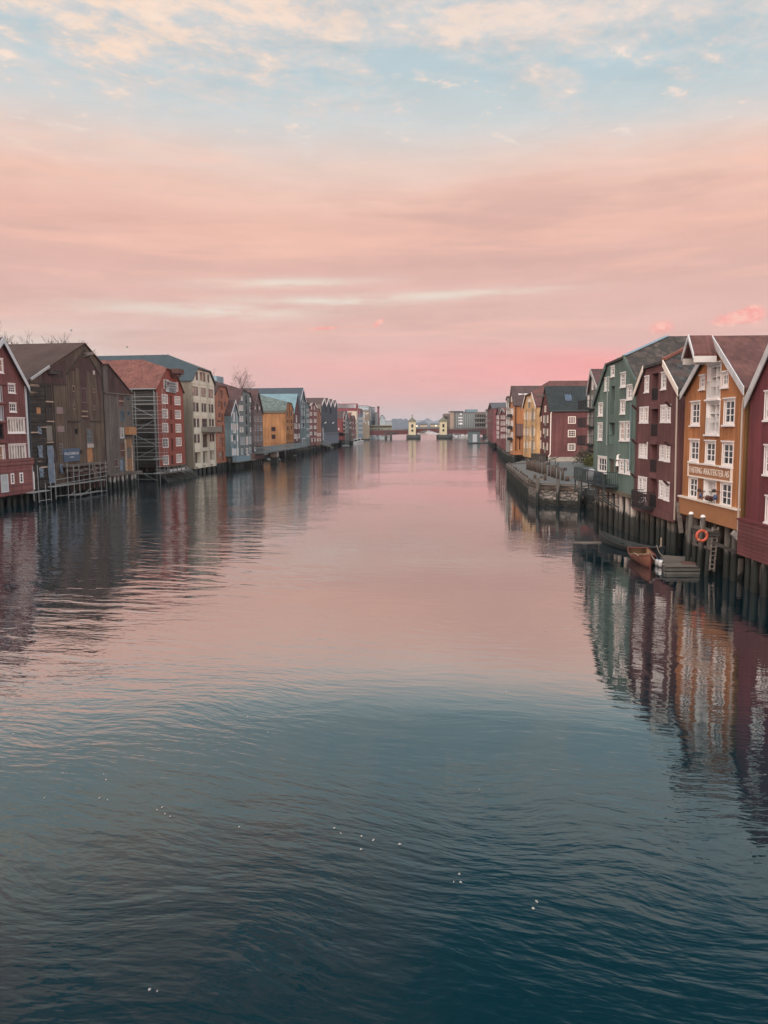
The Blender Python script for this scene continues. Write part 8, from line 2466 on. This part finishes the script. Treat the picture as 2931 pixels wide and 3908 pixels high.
        me.materials.append(plain('fender_white', (.6, .6, .58), .4))
        o = bpy.data.objects.new('ball', me); COL.objects.link(o); o.parent = t
        part('cap', plain('boat_navy', (0.03, 0.05, 0.08)), t, lambda m: m.tube((0, 0, .42), (0, 0, .54), .09, .05, 8))
    # landing stage with tall capped posts and ladder stairs, standing against the ochre house
    t = thing('landing_stage', 'grey timber landing stage with white-capped posts and steep ladder under the ochre house', 'landing stage', (18.6, 45, 0))
    zt = 2.55
    part('platform', GREYWOOD, t, lambda m: [m.box(18.3, 19.0, 43.2 + k * .24, 43.4 + k * .24, zt - .06, zt) for k in range(11)], world=True)
    part('edge_beam', DARKWOOD, t, lambda m: (m.box(18.25, 18.35, 43.1, 46.0, zt - .26, zt - .063), m.box(18.36, 19.0, 43.1, 43.19, zt - .26, zt - .002)), world=True)
    for (px, ytop, Y) in ((978, 415, 45.55), (1085, 442, 43.85)):
        S_ = Surf((0, Y), (1, 0))
        c = S_.hit(Z9((px, ytop)))
        p_ = part('tall_post', PILE_DARK, t, lambda m: m.tube((c[0] - .30, Y - .05, -1.5), (c[0] - .08, Y, c[1] - .1), .16, .14, 9), True, True)
        m = MB()
        m.tube(Vector((c[0] - .08, Y, c[1] - .1)), Vector((c[0] - .08, Y, c[1] + .03)), .155, .09, 9)
        M = Matrix.Translation(t.location).inverted()
        m.v = [M @ v for v in m.v]
        m.build('post_cap', WHITE, p_)
    for dx, Y in ((18.5, 43.3), (18.5, 45.2), (18.95, 44.3)):
        part('pile', PILE_DARK, t, lambda m: m.tube((dx - .15, Y, -1.5), (dx, Y, zt - .27), .15, .13, 9), True, True)
    part('cross_beam', GREYWOOD, t, lambda m: m.beam((18.42, 46.0, 1.5), (18.42, 42.9, 1.62), .1, .14), world=True)
    SL = Surf((0, 43.35), (1, 0))
    h = lambda x, y: SL.hit(Z9((x, y)))
    l0, l1 = (h(1160, 548), h(1098, 925)), (h(1212, 548), h(1136, 935))
    for (a_, c_) in (l0, l1):
        part('ladder_rail', GREYWOOD, t, lambda m: m.beam(SL.W(a_[0], 0, a_[1]), SL.W(c_[0], .5, max(c_[1], -.2)), .09, .12), world=True)
    for k in range(10):
        f = (k + .5) / 10
        a_ = l0[0][0] + (l0[1][0] - l0[0][0]) * f, l0[0][1] + (l0[1][1] - l0[0][1]) * f
        c_ = l1[0][0] + (l1[1][0] - l1[0][0]) * f, l1[0][1] + (l1[1][1] - l1[0][1]) * f
        part('rung', GREYWOOD, t, lambda m: m.beam(SL.W(a_[0], .05 + .45 * f, a_[1]), SL.W(c_[0], .05 + .45 * f, c_[1]), .16, .06), world=True)
    Y0 = 43.4
    # life ring
    c = Surf((0, Y0 - .35), (1, 0)).hit(Z9((1062, 626)))
    t = thing('life_ring', 'orange life ring hanging on the post of the landing stage', 'life ring', (c[0], Y0 - .35, c[1]))
    def torus(m, R_, r_, a0, a1, n=28, k=10):
        vs, fs = [], []
        for i in range(n + 1):
            th = a0 + (a1 - a0) * i / n
            for j in range(k):
                ph = 2 * math.pi * j / k
                vs.append(((R_ + r_ * math.cos(ph)) * math.cos(th), r_ * math.sin(ph), (R_ + r_ * math.cos(ph)) * math.sin(th)))
        for i in range(n):
            for j in range(k):
                fs.append((i * k + j, i * k + (j + 1) % k, (i + 1) * k + (j + 1) % k, (i + 1) * k + j))
        m.mesh(vs, fs)
    part('ring', plain('ring_orange', lin(206, 84, 52, 1.3), .5, .4, .08), t, lambda m: torus(m, .29, .085, 0, 2 * math.pi), True)
    for k in range(2):
        part('band', plain('ring_band', (.62, .34, .24)), t, lambda m: torus(m, .29, .09, math.pi / 4 + k * math.pi - .1, math.pi / 4 + k * math.pi + .1, 4), True)
    part('rope', plain('rope_grey', (.3, .28, .25)), t, lambda m: m.tube((0, .04, .35), (0, .3, .8), .012))
    # loose standing piles and a brace at the right edge
    for i, (px, y0_, y1_, lab) in enumerate((((1402), 838, 1010, 'leaning grey mooring post in the water, leftmost at the right edge'), (1518, 850, 1085, 'pale-topped mooring post in the water, middle one at the right edge'), (1606, 892, 1120, 'grey mooring post in the water nearest the right edge'))):
        p = G(*Z9((px, y1_)), 0)
        k = Surf((0, p.y), (1, 0)).hit(Z9((px + 12, y0_)))
        t = thing('mooring_post', lab, 'mooring post', (p.x, p.y, -1))
        part('shaft', pile_mat('silver_wet_pile', (.20, .19, .17), .55), t, lambda m: m.tube((p.x - .1, p.y, -1.5), (k[0], p.y, k[1]), .2, .19, 10), True, True)
        part('end_grain', GREYWOOD, t, lambda m: m.tube((k[0], p.y, k[1] + .001), (k[0], p.y, k[1] + .03), .17, .15, 10), world=True)
    SB = Surf((0, 40.5), (1, 0))
    a_, c_ = SB.hit(Z9((1340, 596))), SB.hit(Z9((1530, 790)))
    o = part('brace_beam', boards('silver_brace', (.27, .26, .24), .3, True, .3), None, lambda m: m.beam(SB.W(a_[0], 0, a_[1]), SB.W(c_[0], 0, c_[1]), .2, .3))
    tag(o, 'silver grey slanting brace beam between ochre and dark red houses', 'beam')
    a_, c_ = SB.hit(Z9((1200, 700))), SB.hit(Z9((1560, 850)))
    o = part('tie_beam', DARKWOOD, None, lambda m: m.beam(SB.W(a_[0], -.6, a_[1]), SB.W(c_[0], -.4, c_[1]), .18, .2))
    tag(o, 'dark horizontal tie beam among the piles at the right edge', 'beam')
    p = G(*Z9((690, 790)), 0)
    t = thing('mooring_pole', 'thin pale pole standing in the water behind the raft', 'pole', (p.x, p.y, -1))
    part('pole', PALEWOOD, t, lambda m: m.tube((p.x, p.y, -1), (p.x, p.y, 1.1), .06, .05, 7), world=True)
    part('rope', plain('rope_grey', (.3, .28, .25)), t, lambda m: m.path([Vector((p.x, p.y, .6)), Vector((p.x - .6, p.y - .4, .25)), Vector((p.x - 1.2, p.y - .8, .45))], .02), world=True)
    k0, k1 = Surf((0, 49.3), (1, 0)).hit(Z9((845, 322))), Surf((0, 49.3), (1, 0)).hit(Z9((875, 600)))
    o = part('leaning_plank', GREYWOOD, None, lambda m: m.beam((k0[0], 49.3, k0[1]), (k1[0], 49.3, k1[1]), .1, .28))
    tag(o, 'grey plank leaning upright in the gap between plum and ochre houses', 'plank')
landing()
# ------------------------------------------------------------------ bare trees, gulls, foam
def bare_tree(c, h, seed, lab, spread=.55, thin=.02):
    q = random.Random(seed)
    t = thing('bare_tree', lab, 'tree', c)
    BK = plain('tree_bark', (.055, .042, .038), .9, .1, .3, 2)
    segs_t, segs_c = [], []
    def grow(p, d, L, r, lev):
        n = 3
        for i in range(n):
            d2 = (d + Vector((q.gauss(0, .1), q.gauss(0, .1), q.gauss(0, .06) + .07))).normalized()
            e = p + d2 * (L / n)
            r2 = r * .86
            (segs_t if lev == 0 else segs_c).append((p, e, r, r2, 7 if lev < 2 else 4))
            p, d, r = e, d2, r2
            if lev >= 1 and lev < 6 and q.random() < .6:
                side = Vector((q.gauss(0, 1), q.gauss(0, 1), q.uniform(-.1, .8))).normalized()
                grow(p, (d * .6 + side * spread).normalized(), L * q.uniform(.45, .65), r * .55, lev + 1)
        if lev < 6:
            for _ in range(q.choice((2, 2, 3)) if lev else 5):
                side = Vector((q.gauss(0, 1), q.gauss(0, 1), q.uniform(.0, .6))).normalized()
                grow(p, (d * .75 + side * spread).normalized(), L * q.uniform(.58, .8), max(r * .68, .012), lev + 1)
    grow(Vector((0, 0, 0)), Vector((0, 0, 1)), h * .28, h * .016, 0)
    segs_c[:] = segs_c[:9000]
    k = h / max(b.z for a, b, *_ in segs_c)
    segs_t[:] = [(a * k, b * k, r, r2, n) for a, b, r, r2, n in segs_t]
    segs_c[:] = [(a * k, b * k, r, r2, n) for a, b, r, r2, n in segs_c]
    part('trunk', BK, t, lambda m: [m.tube(a, b, r, r2, n, False) for a, b, r, r2, n in segs_t])
    part('crown', BK, t, lambda m: [m.tube(a, b, max(r * .7, thin), max(r2 * .7, thin * .8), n, False) for a, b, r, r2, n in segs_c])
def trees():
    for i, (px, top, D, hz, lab) in enumerate(((60, 1240, 128, 1.15, 'bare winter tree behind the brown roof at the far left, tallest and leftmost'), (108, 1246, 136, 1.15, 'bare winter tree second from the left behind the brown roof'), (195, 1262, 140, 1.15, 'small bare winter tree right of the others behind the brown roof'),
                                         (822, 1392, 196, 1.15, 'bare winter tree with wide crown behind the narrow orange house'))):
        S_ = Surf((-60, D), (1, 0))
        a, z = S_.hit((px, top))
        p = S_.W(a, 0, 0)
        bare_tree((p.x, D, hz), (z - hz) * 1.0, 20 + i, lab, .55, .019 if i < 3 else .011)
trees()
def gulls():
    GW, GG = plain('gull_white', (.62, .62, .60), .6), plain('gull_grey', (.28, .29, .31), .6)
    def gull(p, rz, lab, fly=False):
        t = thing('gull', lab, 'gull', p, rz, None)
        t.scale = (.75,) * 3
        sec = [(-.30, .02, .12), (-.2, .06, .14), (-.05, .1, .17), (.1, .095, .19), (.18, .06, .24), (.23, .055, .30), (.29, .05, .31), (.34, .02, .30), (.40, .008, .29)]
        m = MB()
        vs, k = [], 8
        for x, r_, z in sec:
            for j in range(k):
                a = 2 * math.pi * j / k
                vs.append((x, r_ * math.cos(a), z + r_ * math.sin(a)))
        m.mesh(vs, [(i * k + j, i * k + (j + 1) % k, (i + 1) * k + (j + 1) % k, (i + 1) * k + j) for i in range(len(sec) - 1) for j in range(k)] + [tuple(range(k))[::-1]])
        if not fly:
            for s_ in (-.04, .04):
                m.tube((.02, s_, .1), (.03, s_, 0), .012, .012, 5)
        m.build('body', GW, t, True)
        for s_ in (-1, 1):
            if fly:
                part('wing', GG, t, lambda m: m.mesh([(.12, s_ * .07, .2), (-.1, s_ * .07, .2), (-.12, s_ * .4, .36), (.08, s_ * .42, .37), (-.25, s_ * .8, .28), (.12, s_ * .07, .215), (-.1, s_ * .07, .215), (-.12, s_ * .4, .375), (.08, s_ * .42, .385), (-.25, s_ * .8, .29)], [(0, 1, 2, 3), (3, 2, 4), (5, 8, 7, 6), (8, 9, 7)]))
            else:
                part('wing', GG, t, lambda m: m.mesh([(.14, s_ * .07, .24), (-.1, s_ * .1, .24), (-.38, s_ * .03, .16), (-.05, s_ * .115, .14), (.14, s_ * .1, .15)], [(0, 1, 2, 3, 4)]))
    # on the slate-blue ridge, found by its roof height
    def on_roof(name, px, lab, rz):
        o = next(x for x in bpy.data.objects if x.name.startswith(name) and x.parent is None)
        rf = next(c for c in o.children if c.name.startswith('roof'))
        mw = Matrix.Translation(o.location) @ o.rotation_euler.to_matrix().to_4x4()
        best, pts = None, [mw @ v.co for v in rf.data.vertices]
        zt = max(p.z for p in pts)
        ridge = [p for p in pts if p.z > zt - .02]
        a, b = ridge[0], ridge[-1]
        for k in range(101):
            p = a + (b - a) * k / 100
            v = p - EYE
            x = CX + F_PX * v.dot(RT) / v.dot(fw)
            if best is None or abs(x - px) < best[0]:
                best = (abs(x - px), p)
        gull(best[1] + Vector((0, 0, -.01)), rz, lab)
    on_roof('concrete_warehouse', 622, 'white gull standing on the slate-blue ridge, left of the two on the right end', 2.6)
    on_roof('concrete_warehouse', 655, 'white gull standing at the right end of the slate-blue ridge', 2.8)
    on_roof('concrete_warehouse', 556, 'white gull standing on the slate-blue ridge, leftmost of the three', .4)
    on_roof('grey_green_warehouse', 866, 'white gull standing on the red-brown ridge of the grey-green warehouse', .3)
    for (px, py, D, lab) in ((485, 1330, 110, 'gull gliding in the sky above the orange tiled roof'), (1808, 1552, 420, 'gull gliding over the far waterside apartment building'), (272, 1266, 120, 'gull gliding in the sky above the brown roof at the left')):
        S_ = Surf((0, D), (1, 0))
        a, z = S_.hit((px, py))
        gull(S_.W(a, 0, z), .5, lab, True)
gulls()
def foam():
    q = random.Random(31)
    FM = plain('foam_white', (.30, .29, .27), .8, .2, .3, 8)
    spots = [(133, 2575), (190, 2560), (52, 2800), (105, 2740), (240, 2950), (395, 2955), (405, 2975), (380, 3045), (410, 3052), (170, 3045), (620, 3080), (650, 3115), (630, 3105), (600, 3090), (1022, 2795), (945, 2735), (913, 3155),
             (1275, 3160), (1300, 3180), (1380, 3190), (1425, 3205), (1525, 3220), (1378, 3240), (1752, 3335), (1732, 3365), (1758, 3366), (2048, 3440), (2035, 3465), (1830, 3013), (570, 3775), (600, 3782), (690, 2630), (650, 2610), (420, 2690), (1420, 2450), (1860, 2470), (1900, 2475), (1930, 2640), (2080, 2410), (1310, 2330), (2070, 2665), (300, 2690)]
    proto = None
    for (px, py) in spots:
        p = G(px, py, 0.01)
        m = MB()
        n = 9
        r = q.uniform(.016, .045)
        ring = [(r * q.uniform(.3, 1.3) * math.cos(2 * math.pi * k / n), r * q.uniform(.25, 1.0) * math.sin(2 * math.pi * k / n), 0) for k in range(n)]
        up = [(x * .6, y * .6, .018) for x, y, _ in ring]
        m.mesh(ring + up, [(k, (k + 1) % n, n + (k + 1) % n, n + k) for k in range(n)] + [tuple(range(n, 2 * n))])
        o = m.build('foam_fleck', FM, None, True)
        o.location = (p.x, p.y, .004)
        o.rotation_euler = (0, 0, q.uniform(0, 6))
        tag(o, 'small white foam fleck drifting on the river surface', 'foam', 'foam flecks drifting on the river')
foam()

# ------------------------------------------------------------------ air: one closed box round camera and scene
def haze():
    m = MB()
    m.box(-9500, 9500, -400, 14500, -4, 84)
    mt = bpy.data.materials.new('haze_air')
    mt.use_nodes = True
    N = NT(mt.node_tree)
    v = N.n('ShaderNodeVolumePrincipled', {'Color': (0.80, 0.88, 1.0, 1), 'Density': 0.00010, 'Anisotropy': 0.0})
    N.n('ShaderNodeOutputMaterial', {'Volume': v.outputs[0]})
    o = m.build('haze', mt)
    o['kind'] = 'stuff'
haze()
